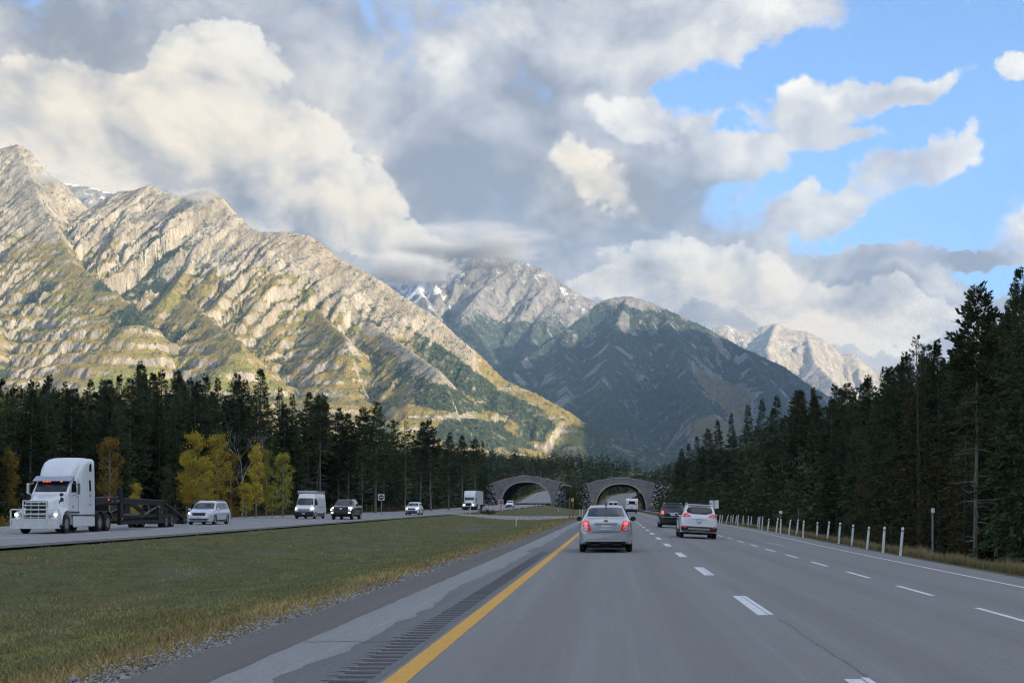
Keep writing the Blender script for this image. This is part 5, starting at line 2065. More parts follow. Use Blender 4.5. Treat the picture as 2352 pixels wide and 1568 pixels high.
def text_mesh(txt, size, name, mat, parent, loc, rot, extrude=.002):
    cu = bpy.data.curves.new(name, 'FONT')
    cu.body = txt
    cu.size = size
    cu.extrude = extrude
    cu.align_x = 'CENTER'
    cu.align_y = 'CENTER'
    tmp = bpy.data.objects.new('tmp', cu)
    COL.objects.link(tmp)
    me = bpy.data.meshes.new_from_object(tmp)
    bpy.data.objects.remove(tmp, do_unlink=True)
    me.name = name
    me.materials.clear()
    return link(name, me, mat, parent, loc=loc, rot=rot)


# ---- silver sedan ahead
SILVER = pbr('silver_metallic_paint', (.50, .515, .54), .28, .5, var=.04, scale=2, coat=.7)
def sedan():
    sp = dict(L=4.40, zm=.66, crown=.03, arch=.355, wheel_r=.315, wheel_w=.205, axles=(.86, 3.38), paint=SILVER, uz=.30,
              top=[(0, .60), (.012, .80), (.03, .95), (.06, 1.02), (.10, 1.05), (.18, 1.065), (.52, 1.085), (.66, 1.12), (1.30, 1.41), (1.45, 1.455), (1.75, 1.485), (2.2, 1.485), (2.6, 1.44), (3.38, 1.04), (3.8, .97), (4.15, .86), (4.32, .74), (4.40, .52)],
              belt=[(0, .58), (.02, .80), (.06, .92), (.12, .955), (.5, .99), (.9, .985), (2.2, .95), (3.4, .91), (4.1, .78), (4.40, .48)],
              wmid=[(0, .66), (.03, .74), (.08, .79), (.2, .835), (.55, .862), (1.2, .868), (3.5, .868), (4.0, .84), (4.25, .74), (4.40, .52)],
              wbelt=[(0, .60), (.03, .67), (.1, .745), (.5, .80), (1.2, .815), (3.3, .815), (4.1, .72), (4.40, .46)],
              wtop=[(0, .55), (.04, .62), (.1, .66), (.55, .68), (.66, .675), (1.40, .545), (2.5, .555), (3.38, .69), (4.1, .62), (4.40, .42)],
              bot=[(0, .36), (.03, .31), (.12, .27), (.5, .25), (3.9, .22), (4.3, .22), (4.40, .30)],
              panels=[
                  ('rear_window', GLASS2, 'rear', [(-.60, 1.155), (.60, 1.155), (.535, 1.405), (.45, 1.43), (-.45, 1.43), (-.535, 1.405)], dict(sub=5)),
                  ('tail_light', TAIL, 'rear', [(.545, 1.005), (.74, 1.015), (.745, .90), (.715, .70), (.62, .685), (.47, .70)], dict(mirror=True, off=.012, rings=5)),
                  ('brake_lamp', TAIL_ON, 'rear', ellipse(.642, .925, .075, .062), dict(mirror=True, off=.018, on='tail_light', sub=1)),
                  ('reverse_lamp', CLEARL, 'rear', ellipse(.632, .785, .082, .075), dict(mirror=True, off=.018, on='tail_light', sub=1)),
                  ('lamp_bar', TAIL, 'rear', [(.565, .775), (.70, .775), (.70, .792), (.565, .792)], dict(mirror=True, off=.024, on='tail_light', sub=1)),
                  ('plate_recess', pbr('recess_silver', (.40, .42, .45), .4, .4), 'rear', [(-.325, .70), (.325, .70), (.355, .92), (-.355, .92)], dict(off=.003)),
                  ('chrome_bar', CHROME, 'rear', [(-.375, .915), (.375, .915), (.355, .965), (-.355, .965)], dict(off=.03, depth=.035)),
                  ('number_plate', PLATE, 'rear', [(-.15, .725), (.15, .725), (.15, .872), (-.15, .872)], dict(off=.014)),
                  ('bumper_lip', BLACKP, 'rear', [(-.62, .295), (.62, .295), (.64, .345), (-.64, .345)], dict(off=.006)),
                  ('bumper_crease', pbr('bright_crease', (.62, .64, .67), .3, .5), 'rear', [(-.60, .352), (.60, .352), (.61, .378), (-.61, .378)], dict(off=.012)),
                  ('boot_seam', BLACKP, 'rear', [(-.46, .655), (.46, .655), (.465, .665), (-.465, .665)], dict(off=.004)),
                  ('side_window', GLASS, 'left', [(.98, 1.02), (3.1, .985), (2.62, 1.37), (2.0, 1.43), (1.5, 1.41), (1.15, 1.26)], dict(mirror=True, sub=5)),
                  ('windshield', GLASS, 'front', [(-.64, 1.04), (.64, 1.04), (.52, 1.40), (-.52, 1.40)], dict(sub=5)),
                  ('headlight', HEAD, 'front', [(.40, .66), (.70, .72), (.68, .84), (.42, .76)], dict(mirror=True)),
              ])

    def bits(root, bvh):
        b = MB().tube([(0, 1.55, 1.50), (0, 1.42, 1.60), (0, 1.33, 1.66)], [.03, .014, .008], 8)
        b.build('roof_antenna', BLACKP, root, smooth=True)
        # seats and mirror seen through the glass stand just under it
        for x in (-.30, .33):
            MB().box((x, 1.02, 1.265), (.27, .03, .20), Matrix.Rotation(R(-62), 3, 'X'), bev=.05).build('headrest', pbr('grey_seat', (.07, .075, .085), .8), root, smooth=True)
        # bow shaped emblem: bar with a wider centre
        e = MB().prism([(-.07, 1.008), (-.025, 1.008), (-.03, 1.0), (.03, 1.0), (.025, 1.008), (.07, 1.008), (.058, 1.035), (.022, 1.035), (.026, 1.043), (-.026, 1.043), (-.022, 1.035), (-.058, 1.035)], -.012, .05)
        e.build('bow_emblem', pbr('gold_emblem', (.42, .32, .12), .35, .7), root)
        pl = [c for c in root.children if c.name.startswith('number_plate')][0]
        yy = min(v.co.y for v in pl.data.vertices) - .003
        text_mesh('CMG 4940', .062, 'plate_characters', PLATE_INK, pl, (0, yy, .79), (R(90), 0, 0))
        for s in (-1, 1):
            MB().box((s * .35, .05, .24), (.3, .12, .1), bev=.03).build('rear_valance', UNDER, root)
    sp['extra'] = [mirrors(.915, 3.02, 1.055, BLACKP, .10, .085, .1), bits]
    Y = 43.0
    make_car(sp, 'silver_sedan', 'silver four-door saloon directly ahead with red tail lights on', 'car', (-.19, Y, float(zr(Y)) + .005))


sedan()


# ---- white crossover in the middle lane
WHITE_P = pbr('pearl_white_paint', (.78, .79, .80), .28, 0, var=.03, scale=2, coat=.8)
WHITE2 = pbr('white_vehicle_paint', (.77, .78, .79), .32, 0, var=.04, scale=2, coat=.6)
BLACK_P = pbr('black_vehicle_paint', (.012, .012, .014), .22, 0, var=.1, coat=.8)


def suv_spec(paint, clad=BLACKP, L=4.5, H=1.63, W=.92):
    k = W / .92
    h = H / 1.63
    return dict(L=L, zm=.78, crown=.04, arch=.41, wheel_r=.355, wheel_w=.225, axles=(.92, L - .90), paint=paint, uz=.36,
                top=[(0, .62), (.015, .92), (.04, 1.05), (.09, 1.14 * h), (.16, 1.22 * h), (.40, 1.53 * h), (.44, 1.585 * h), (.62, 1.60 * h), (1.4, 1.63 * h), (2.3, 1.61 * h), (2.62, 1.56 * h), (3.38, 1.14 * h), (3.9, 1.05 * h), (L - .22, .93), (L - .06, .75), (L, .58)],
                belt=[(0, .60), (.03, .94), (.09, 1.04), (.3, 1.07), (1.2, 1.05), (3.3, 1.0), (L - .3, .86), (L, .54)],
                wmid=[(0, .70 * k), (.03, .80 * k), (.1, .865 * k), (.3, .905 * k), (.6, W), (L - .8, W), (L - .3, .86 * k), (L - .08, .74 * k), (L, .60 * k)],
                wbelt=[(0, .64 * k), (.04, .74 * k), (.12, .80 * k), (.5, .845 * k), (3.3, .85 * k), (L - .3, .76 * k), (L, .52 * k)],
                wtop=[(0, .60 * k), (.05, .70 * k), (.16, .74 * k), (.44, .625 * k), (1.4, .625 * k), (2.5, .62 * k), (3.38, .74 * k), (L - .3, .66 * k), (L, .46 * k)],
                bot=[(0, .36), (.1, .30), (.6, .26), (L - .3, .26), (L, .36)],
                panels=[])


def white_suv():
    sp = suv_spec(WHITE_P)
    sp['panels'] = [
        ('rear_window', GLASS, 'rear', [(-.60, 1.25), (-.34, 1.185), (.34, 1.185), (.60, 1.25), (.625, 1.33), (.56, 1.49), (.28, 1.52), (-.28, 1.52), (-.56, 1.49), (-.625, 1.33)], dict(sub=3)),
        ('tail_light', TAIL, 'rear', [(.40, 1.085), (.50, 1.05), (.79, 1.03), (.80, 1.10), (.72, 1.205), (.62, 1.21)], dict(mirror=True, off=.012)),
        ('tail_lens', pbr('pale_pink_lens', (.60, .30, .33), .2, coat=.5), 'rear', [(.45, 1.083), (.70, 1.05), (.70, 1.10), (.62, 1.145)], dict(mirror=True, off=.018, on='tail_light')),
        ('chrome_bar', CHROME, 'rear', [(-.38, .955), (.38, .955), (.37, .978), (-.37, .978)], dict(off=.02)),
        ('oval_emblem', CHROME, 'rear', ellipse(0, 1.015, .055, .022), dict(off=.014, sub=1)),
        ('number_plate', PLATE, 'rear', [(-.15, .815), (.15, .815), (.15, .94), (-.15, .94)], dict(off=.006)),
        ('tailgate_handle', BLACKP, 'rear', [(-.08, .745), (.08, .745), (.08, .765), (-.08, .765)], dict(off=.008)),
        ('side_window', GLASS, 'left', [(.62, 1.12), (3.0, 1.07), (2.55, 1.47), (1.5, 1.53), (.75, 1.50), (.48, 1.34)], dict(mirror=True, sub=5)),
        ('side_cladding', BLACKP, 'left', [(1.40, .30), (3.15, .30), (3.15, .42), (1.40, .42)], dict(mirror=True, sub=5)),
        ('windshield', GLASS, 'front', [(-.70, 1.12), (.70, 1.12), (.58, 1.52), (-.58, 1.52)], dict(sub=4)),
    ]

    def bits(root, bvh):
        for s in (-1, 1):
            MB().tube([(s * .60, .62, 1.66), (s * .60, .75, 1.70), (s * .60, 2.2, 1.71), (s * .60, 2.4, 1.665)], .022, 7).build('roof_rail', CHROME, root, smooth=True)
            MB().lathe([(.045, -.03), (.045, .1), (.03, .1)], (s * .42, .03, .40), 'Y', 12).build('exhaust_pipe', CHROME, root, smooth=True)
        for y in (.95, 1.9):
            MB().bar((-.62, y, 1.73), (.62, y, 1.73), .06, .025).build('roof_bar', BLACKP, root)
        MB().box((0, .40, 1.625), (1.12, .22, .03), bev=.012).build('roof_spoiler', WHITE_P, root, smooth=True)
        lb = MB().box((0, .165, .475), (1.74, .42, .27), bev=.07).build('lower_bumper', BLACKP, root, smooth=True)
        MB().box((0, -.05, .455), (1.06, .04, .10), bev=.015).build('skid_plate', pbr('silver_skid_plate', (.30, .30, .30), .4, .5), lb)
        for s in (-1, 1):
            MB().box((s * .70, -.05, .54), (.2, .03, .05), bev=.01).build('rear_reflector', TAIL, lb)
    sp['extra'] = [mirrors(.99, 3.05, 1.12, WHITE_P, .10, .08, .1), bits]
    Y, X = 65.0, 4.18
    make_car(sp, 'white_crossover', 'pearl white crossover with black roof bars in the middle lane', 'car', (X, Y, float(zr(Y) + right_cross(X)) + .005), roll=R(3.0))


white_suv()


def black_suv():
    sp = suv_spec(BLACK_P, L=4.7, H=1.72, W=.95)
    sp['top'] = [(0, .66), (.015, 1.0), (.04, 1.10), (.08, 1.17), (.14, 1.25), (.30, 1.64), (.36, 1.70), (.6, 1.72), (1.4, 1.74), (2.4, 1.71), (2.75, 1.64), (3.35, 1.16), (4.3, 1.05), (4.62, .8), (4.7, .6)]
    silver = pbr('silver_trim', (.5, .51, .53), .35, .6)
    sp['panels'] = [
        ('rear_window', GLASS2, 'rear', [(-.66, 1.24), (.66, 1.24), (.58, 1.61), (-.58, 1.61)], dict(sub=4)),
        ('tail_light', TAIL_ON, 'rear', [(.64, .98), (.82, .98), (.80, 1.22), (.68, 1.22)], dict(mirror=True, off=.012)),
        ('tailgate_trim', silver, 'rear', [(-.30, 1.04), (.30, 1.04), (.30, 1.075), (-.30, 1.075)], dict(off=.014)),
        ('number_plate', PLATE, 'rear', [(-.17, .885), (.17, .885), (.17, 1.01), (-.17, 1.01)], dict(off=.014)),
        ('bumper_strip', silver, 'rear', [(-.74, .755), (.74, .755), (.74, .79), (-.74, .79)], dict(off=.014, sub=5)),
        ('side_window', GLASS, 'left', [(.50, 1.16), (3.0, 1.1), (2.6, 1.58), (1.5, 1.63), (.62, 1.60)], dict(mirror=True, sub=5)),
        ('windshield', GLASS, 'front', [(-.70, 1.16), (.70, 1.16), (.58, 1.58), (-.58, 1.58)], dict(sub=4)),
    ]

    def bits(root, bvh):
        for s in (-1, 1):
            MB().tube([(s * .60, .45, 1.75), (s * .60, .6, 1.79), (s * .60, 2.4, 1.80), (s * .60, 2.6, 1.755)], .028, 7).build('roof_rail', silver, root, smooth=True)
        MB().box((0, .9, 1.762), (1.16, 1.2, .02), bev=.008).build('roof_panel', silver, root)
    sp['extra'] = [mirrors(1.02, 3.05, 1.15, BLACK_P), bits]
    Y, X = 97.0, 4.35
    make_car(sp, 'black_suv', 'black boxy SUV half hidden behind the white crossover', 'car', (X, Y, float(zr(Y) + right_cross(X)) + .005), roll=R(2.5))


black_suv()


# ---- oncoming cars: front at the far end of the local axis, turned round
def face_front(W, z0, paint_bits):
    return paint_bits


def minivan():
    sil = pbr('pale_silver_paint', (.66, .68, .70), .3, .25, var=.04, coat=.7)
    L = 5.1
    sp = dict(L=L, zm=.80, crown=.04, arch=.40, wheel_r=.36, wheel_w=.23, axles=(1.0, L - .95), paint=sil, uz=.34,
              top=[(0, .6), (.02, 1.1), (.06, 1.3), (.25, 1.62), (.5, 1.69), (1.5, 1.73), (2.7, 1.72), (3.2, 1.62), (4.0, 1.15), (4.5, 1.06), (4.9, .94), (5.04, .80), (L, .6)],
              belt=[(0, .58), (.05, 1.05), (.3, 1.10), (3.8, 1.04), (4.8, .90), (5.04, .76), (L, .56)],
              wmid=[(0, .80), (.06, .92), (.3, .99), (4.2, .99), (4.75, .95), (5.0, .86), (L, .72)],
              wbelt=[(0, .74), (.1, .86), (.4, .92), (4.0, .91), (4.7, .84), (5.0, .75), (L, .62)],
              wtop=[(0, .6), (.3, .68), (.6, .70), (2.9, .70), (4.0, .82), (4.7, .74), (L, .55)],
              bot=[(0, .36), (.2, .26), (L - .4, .22), (L - .05, .24), (L, .32)],
              panels=[
                  ('windshield', GLASS2, 'front', [(-.80, 1.14), (.80, 1.14), (.66, 1.585), (.5, 1.61), (-.5, 1.61), (-.66, 1.585)], dict(sub=4)),
                  ('grille', BLACKP, 'front', [(-.52, .88), (-.44, .665), (.44, .665), (.52, .88)], dict(off=.01)),
                  ('headlight', HEAD, 'front', [(.56, .86), (.62, .74), (.86, .78), (.94, .98), (.90, 1.02), (.76, .92)], dict(mirror=True, off=.012)),
                  ('daytime_lamp', HEAD_ON, 'front', [(.63, .83), (.66, .78), (.82, .84), (.86, .93)], dict(off=.02)),
                  ('lower_intake', BLACKP, 'front', [(-.62, .34), (.62, .34), (.78, .44), (-.78, .44)], dict(off=.01, sub=4)),
                  ('bumper_trim', pbr('silver_trim2', (.5, .5, .5), .4, .4), 'front', [(-.60, .285), (.60, .285), (.60, .325), (-.60, .325)], dict(off=.015)),
                  ('number_plate', PLATE, 'front', [(-.15, .48), (.15, .48), (.15, .59), (-.15, .59)], dict(off=.012)),
                  ('side_window', GLASS2, 'right', [(3.0, 1.13), (3.72, 1.13), (3.2, 1.55), (2.95, 1.60)], dict(mirror=True, key='sw1')),
                  ('side_window', GLASS2, 'right', [(1.8, 1.14), (2.88, 1.13), (2.83, 1.60), (1.8, 1.62)], dict(mirror=True, key='sw2')),
                  ('quarter_window', GLASS2, 'right', [(.55, 1.18), (1.65, 1.14), (1.65, 1.62), (.75, 1.60)], dict(mirror=True, key='sw3')),
                  ('sill_trim', BLACKP, 'right', [(1.45, .28), (3.7, .27), (3.7, .36), (1.45, .37)], dict(mirror=True, sub=5)),
              ])

    def bits(root, bvh):
        for s in (-1, 1):
            MB().tube([(s * .69, .8, 1.74), (s * .70, 1.0, 1.78), (s * .70, 2.6, 1.785), (s * .68, 2.85, 1.74)], .022, 7).build('roof_rail', CHROME, root, smooth=True)
    sp['extra'] = [mirrors(1.07, 3.85, 1.12, sil, .11, .085), bits]
    Y, X = 99.0, -30.3
    make_car(sp, 'silver_minivan', 'silver minivan following the car hauler towards the camera', 'minivan', (X, Y + L, float(zl(Y + 2)) + .005), math.pi)


minivan()


def cargo_van():
    L = 5.95
    sp = dict(L=L, zm=.9, crown=.05, arch=.40, wheel_r=.355, wheel_w=.235, axles=(1.05, L - .98), paint=WHITE2, uz=.38,
              top=[(0, 2.2), (.03, 2.42), (.12, 2.48), (1.5, 2.50), (4.0, 2.48), (4.3, 2.42), (4.62, 2.22), (5.3, 1.38), (5.42, 1.30), (5.75, 1.13), (5.88, .98), (L, .6)],
              belt=[(0, 1.2), (.1, 1.25), (4.4, 1.25), (5.2, 1.15), (5.7, .98), (5.88, .85), (L, .55)],
              wmid=[(0, .93), (.1, 1.0), (.4, 1.025), (5.0, 1.025), (5.5, .98), (5.8, .90), (L, .78)],
              wbelt=[(0, .92), (.1, .98), (.4, 1.0), (4.6, .99), (5.3, .94), (5.8, .80), (L, .66)],
              wtop=[(0, .82), (.1, .88), (4.2, .86), (4.7, .80), (5.3, .84), (5.7, .72), (L, .6)],
              bot=[(0, .4), (.2, .32), (L - .4, .26), (L - .05, .28), (L, .36)],
              panels=[
                  ('windshield', GLASS2, 'front', [(-.84, 1.36), (.84, 1.36), (.74, 2.02), (.6, 2.06), (-.6, 2.06), (-.74, 2.02)], dict(sub=4)),
                  ('bumper', BLACKP, 'front', [(-.92, .30), (.92, .30), (.97, .70), (.86, .80), (.60, .70), (-.60, .70), (-.86, .80), (-.97, .70)], dict(off=.012, sub=4)),
                  ('grille', BLACKP, 'front', [(-.50, .76), (.50, .76), (.54, .96), (-.54, .96)], dict(off=.014)),
                  ('headlight', HEAD, 'front', [(.64, .92), (.92, .90), (.93, 1.22), (.84, 1.26), (.66, 1.10)], dict(mirror=True, off=.012)),
                  ('lit_lamp', HEAD_ON, 'front', ellipse(.79, 1.04, .12, .13), dict(mirror=True, off=.022, on='headlight', sub=1)),
                  ('turn_lamp', AMBER, 'front', [(.86, .90), (.95, .90), (.95, 1.0), (.88, 1.0)], dict(mirror=True, off=.024, on='headlight')),
                  ('number_plate', PLATE, 'front', [(-.15, .47), (.15, .47), (.15, .58), (-.15, .58)], dict(off=.03)),
                  ('door_window', GLASS, 'right', [(4.25, 1.36), (5.12, 1.36), (4.72, 1.98), (4.25, 2.02)], dict(mirror=True)),
                  ('side_moulding', pbr('grey_moulding', (.3, .31, .32), .5), 'right', [(.6, 1.16), (4.0, 1.16), (4.0, 1.20), (.6, 1.20)], dict(mirror=True, sub=6)),
                  ('sill_trim', BLACKP, 'right', [(1.5, .34), (4.4, .33), (4.4, .55), (1.5, .55)], dict(mirror=True, sub=6)),
              ])

    def bits(root, bvh):
        MB().box((0, L - .16, .50), (1.98, .40, .46), bev=.10).build('lower_bumper', BLACKP, root, smooth=True)
        # cross shaped grille bars
        MB().bar((-.50, L - .02, .86), (.50, L - .02, .86), .05, .035).bar((0, L - .02, .76), (0, L - .02, .96), .05, .05).build('grille_bar', WHITE2, root)
        alu = pbr('aluminium_rack', (.55, .56, .57), .4, .6)
        rack = MB()
        for s in (-1, 1):
            rack.bar((s * .95, .4, 2.72), (s * .95, 4.2, 2.72), .05, .12)
        for y in (.4, 1.35, 2.3, 3.25, 4.2):
            rack.bar((-.95, y, 2.66), (.95, y, 2.66), .05, .06)
            for s in (-1, 1):
                rack.bar((s * .84, y, 2.45), (s * .93, y, 2.68), .05, .05)
        rack.bar((-.97, 4.24, 2.74), (.97, 4.24, 2.74), .04, .16)
        rack.tube([(.15, 4.24, 2.8), (.15, 4.24, 2.95)], .03, 6)
        rack.build('roof_rack', alu, root)
        for s in (-1, 1):
            MB().box((s * 1.14, 5.05, 1.52), (.16, .12, .36), bev=.04).bar((s * 1.0, 5.08, 1.40), (s * 1.1, 5.05, 1.45), .05).build('side_mirror', BLACKP, root, smooth=True)
    sp['extra'] = [bits]
    Y, X = 134.0, -30.6
    make_car(sp, 'cargo_van', 'white high-roof cargo van with ladder rack and lit headlights', 'van', (X, Y + L, float(zl(Y + 2)) + .005), math.pi)


cargo_van()


def pickup():
    dk = pbr('dark_grey_green_paint', (.022, .026, .026), .25, .2, var=.1, coat=.8)
    L = 5.9
    sp = dict(L=L, zm=.95, crown=.03, arch=.46, wheel_r=.40, wheel_w=.27, axles=(1.15, L - .98), paint=dk, uz=.45,
              top=[(0, 1.0), (.03, 1.28), (.08, 1.32), (1.80, 1.34), (1.86, 1.40), (2.0, 1.82), (2.15, 1.90), (3.0, 1.93), (3.6, 1.90), (3.85, 1.82), (4.45, 1.36), (5.4, 1.27), (5.72, 1.20), (5.85, 1.05), (L, .7)],
              belt=[(0, .95), (.05, 1.24), (1.8, 1.29), (2.0, 1.30), (4.3, 1.27), (5.6, 1.14), (5.85, 1.0), (L, .68)],
              wmid=[(0, .92), (.06, .98), (.3, 1.01), (5.3, 1.015), (5.7, .99), (L, .93)],
              wbelt=[(0, .88), (.1, .95), (4.4, .95), (5.6, .90), (L, .84)],
              wtop=[(0, .84), (.1, .90), (1.8, .90), (2.1, .72), (3.6, .72), (4.45, .84), (5.6, .82), (L, .78)],
              bot=[(0, .55), (.3, .46), (L - .3, .42), (L, .50)],
              panels=[
                  ('windshield', GLASS2, 'front', [(-.82, 1.36), (.82, 1.36), (.68, 1.80), (-.68, 1.80)], dict(sub=4)),
                  ('grille', BLACKP, 'front', [(-.66, .82), (.66, .82), (.68, 1.18), (-.68, 1.18)], dict(off=.012)),
                  ('headlight', HEAD, 'front', [(.70, .84), (.96, .84), (.97, 1.18), (.72, 1.18)], dict(mirror=True, off=.014)),
                  ('lit_lamp', HEAD_ON, 'front', [(.70, 1.10), (.95, 1.10), (.95, 1.16), (.70, 1.16)], dict(mirror=True, off=.024, on='headlight')),
                  ('lamp_strip', HEAD_ON, 'front', [(.90, .86), (.955, .86), (.955, 1.09), (.90, 1.09)], dict(mirror=True, off=.024, on='headlight')),
                  ('fog_lamp', HEAD_ON, 'front', [(.72, .60), (.90, .60), (.90, .70), (.72, .70)], dict(mirror=True, off=.03)),
                  ('bumper', BLACKP, 'front', [(-.95, .52), (.95, .52), (.95, .78), (-.95, .78)], dict(off=.02)),
                  ('oval_emblem', CHROME, 'front', ellipse(0, 1.03, .12, .05), dict(off=.03, sub=1)),
                  ('side_window', GLASS, 'right', [(2.12, 1.36), (4.15, 1.33), (3.65, 1.80), (2.2, 1.83)], dict(mirror=True, sub=5)),
              ])

    def bits(root, bvh):
        MB().box((0, 2.85, 1.965), (1.30, 1.5, .02), bev=.008).build('roof_panel', pbr('pale_roof_reflection', (.40, .41, .42), .2, .3), root)  # pale sheet on the roof paints in a reflection
        MB().box((0, .92, 1.30), (1.56, 1.66, .08)).build('bed_cover', BLACKP, root)
        for s in (-1, 1):
            MB().box((s * 1.19, 4.05, 1.38), (.20, .12, .24), bev=.04).bar((s * .98, 4.08, 1.34), (s * 1.12, 4.05, 1.34), .05).build('side_mirror', BLACKP, root, smooth=True)
    sp['extra'] = [bits]
    Y, X = 128.0, -25.7
    make_car(sp, 'dark_pickup', 'dark green-grey crew-cab pickup with bright headlights beside the van', 'pickup', (X, Y + L, float(zl(Y + 2)) + .005), math.pi)


pickup()


def oncoming_suv():
    sp = suv_spec(WHITE2, L=4.6, H=1.66, W=.93)
    L = 4.6
    sp['panels'] = [
        ('windshield', GLASS2, 'front', [(-.72, 1.16), (.72, 1.16), (.60, 1.55), (-.60, 1.55)], dict(sub=4)),
        ('grille', BLACKP, 'front', [(-.42, .66), (.42, .66), (.50, .86), (-.50, .86)], dict(off=.012)),
        ('headlight', HEAD_ON, 'front', [(.54, .84), (.82, .84), (.84, .94), (.60, .92)], dict(mirror=True, off=.012)),
        ('lower_intake', BLACKP, 'front', [(-.66, .36), (.66, .36), (.76, .56), (-.76, .56)], dict(off=.012)),
        ('side_window', GLASS, 'right', [(.62, 1.12), (3.0, 1.07), (2.55, 1.47), (1.5, 1.53), (.75, 1.50)], dict(mirror=True, sub=5)),
    ]
    sp['extra'] = [mirrors(.99, 3.05, 1.12, WHITE2)]
    Y, X = 174.0, -25.8
    make_car(sp, 'white_suv', 'small white SUV alone on the far carriageway beyond the pickup', 'car', (X, Y + L, float(zl(Y + 2)) + .005), math.pi)
    # another one, just short of the left arch
    sp = suv_spec(WHITE2, L=4.9, H=1.80, W=.97)
    sp['panels'] = [
        ('windshield', GLASS2, 'front', [(-.74, 1.26), (.74, 1.26), (.62, 1.66), (-.62, 1.66)], dict(sub=4)),
        ('bumper', BLACKP, 'front', [(-.86, .36), (.86, .36), (.86, .78), (-.86, .78)], dict(off=.012)),
        ('turn_lamp', AMBER, 'front', [(.62, .86), (.86, .86), (.86, .99), (.62, .99)], dict(off=.012)),
        ('headlight', HEAD, 'front', [(-.86, .86), (-.62, .86), (-.62, .99), (-.86, .99)], dict(off=.012)),
        ('side_window', GLASS, 'right', [(.62, 1.2), (3.0, 1.15), (2.55, 1.57), (.75, 1.60)], dict(mirror=True, sub=4)),
    ]
    Y, X = 332.0, -25.2
    make_car(sp, 'white_suv', 'tiny white vehicle with amber signal just short of the left arch', 'car', (X, Y + 4.9, float(zl(Y + 2)) + .005), math.pi)


oncoming_suv()


# ---- heavy trucks
TRUCK_W = pbr('white_truck_paint', (.75, .775, .80), .34, 0, var=.05, scale=.8, coat=.5)
STEEL = pbr('painted_steel_white', (.70, .71, .69), .45, .1, var=.12, scale=3)
DIRTYK = pbr('grimy_black_steel', (.014, .014, .016), .6, .3, var=.4, scale=2)
GREYK = pbr('worn_grey_steel', (.16, .16, .165), .5, .5, var=.4, scale=2)


def sec_box(w, z0, z1, r=.12, wt=None, n=4):
    """half section of a rounded box"""
    wt = w if wt is None else wt
    s = [(0, z0), (w * .92, z0), (w, z0 + .06), (w, z0 + (z1 - z0) * .4)]
    s.append((w + (wt - w) * .7, z0 + (z1 - z0) * .75))
    for i in range(n + 1):
        a = math.pi / 2 * i / n
        s.append((wt - r + r * math.cos(a), z1 - r + r * math.sin(a)))
    s += [(wt * .5, z1 + .02), (0, z1 + .03)]
    return s


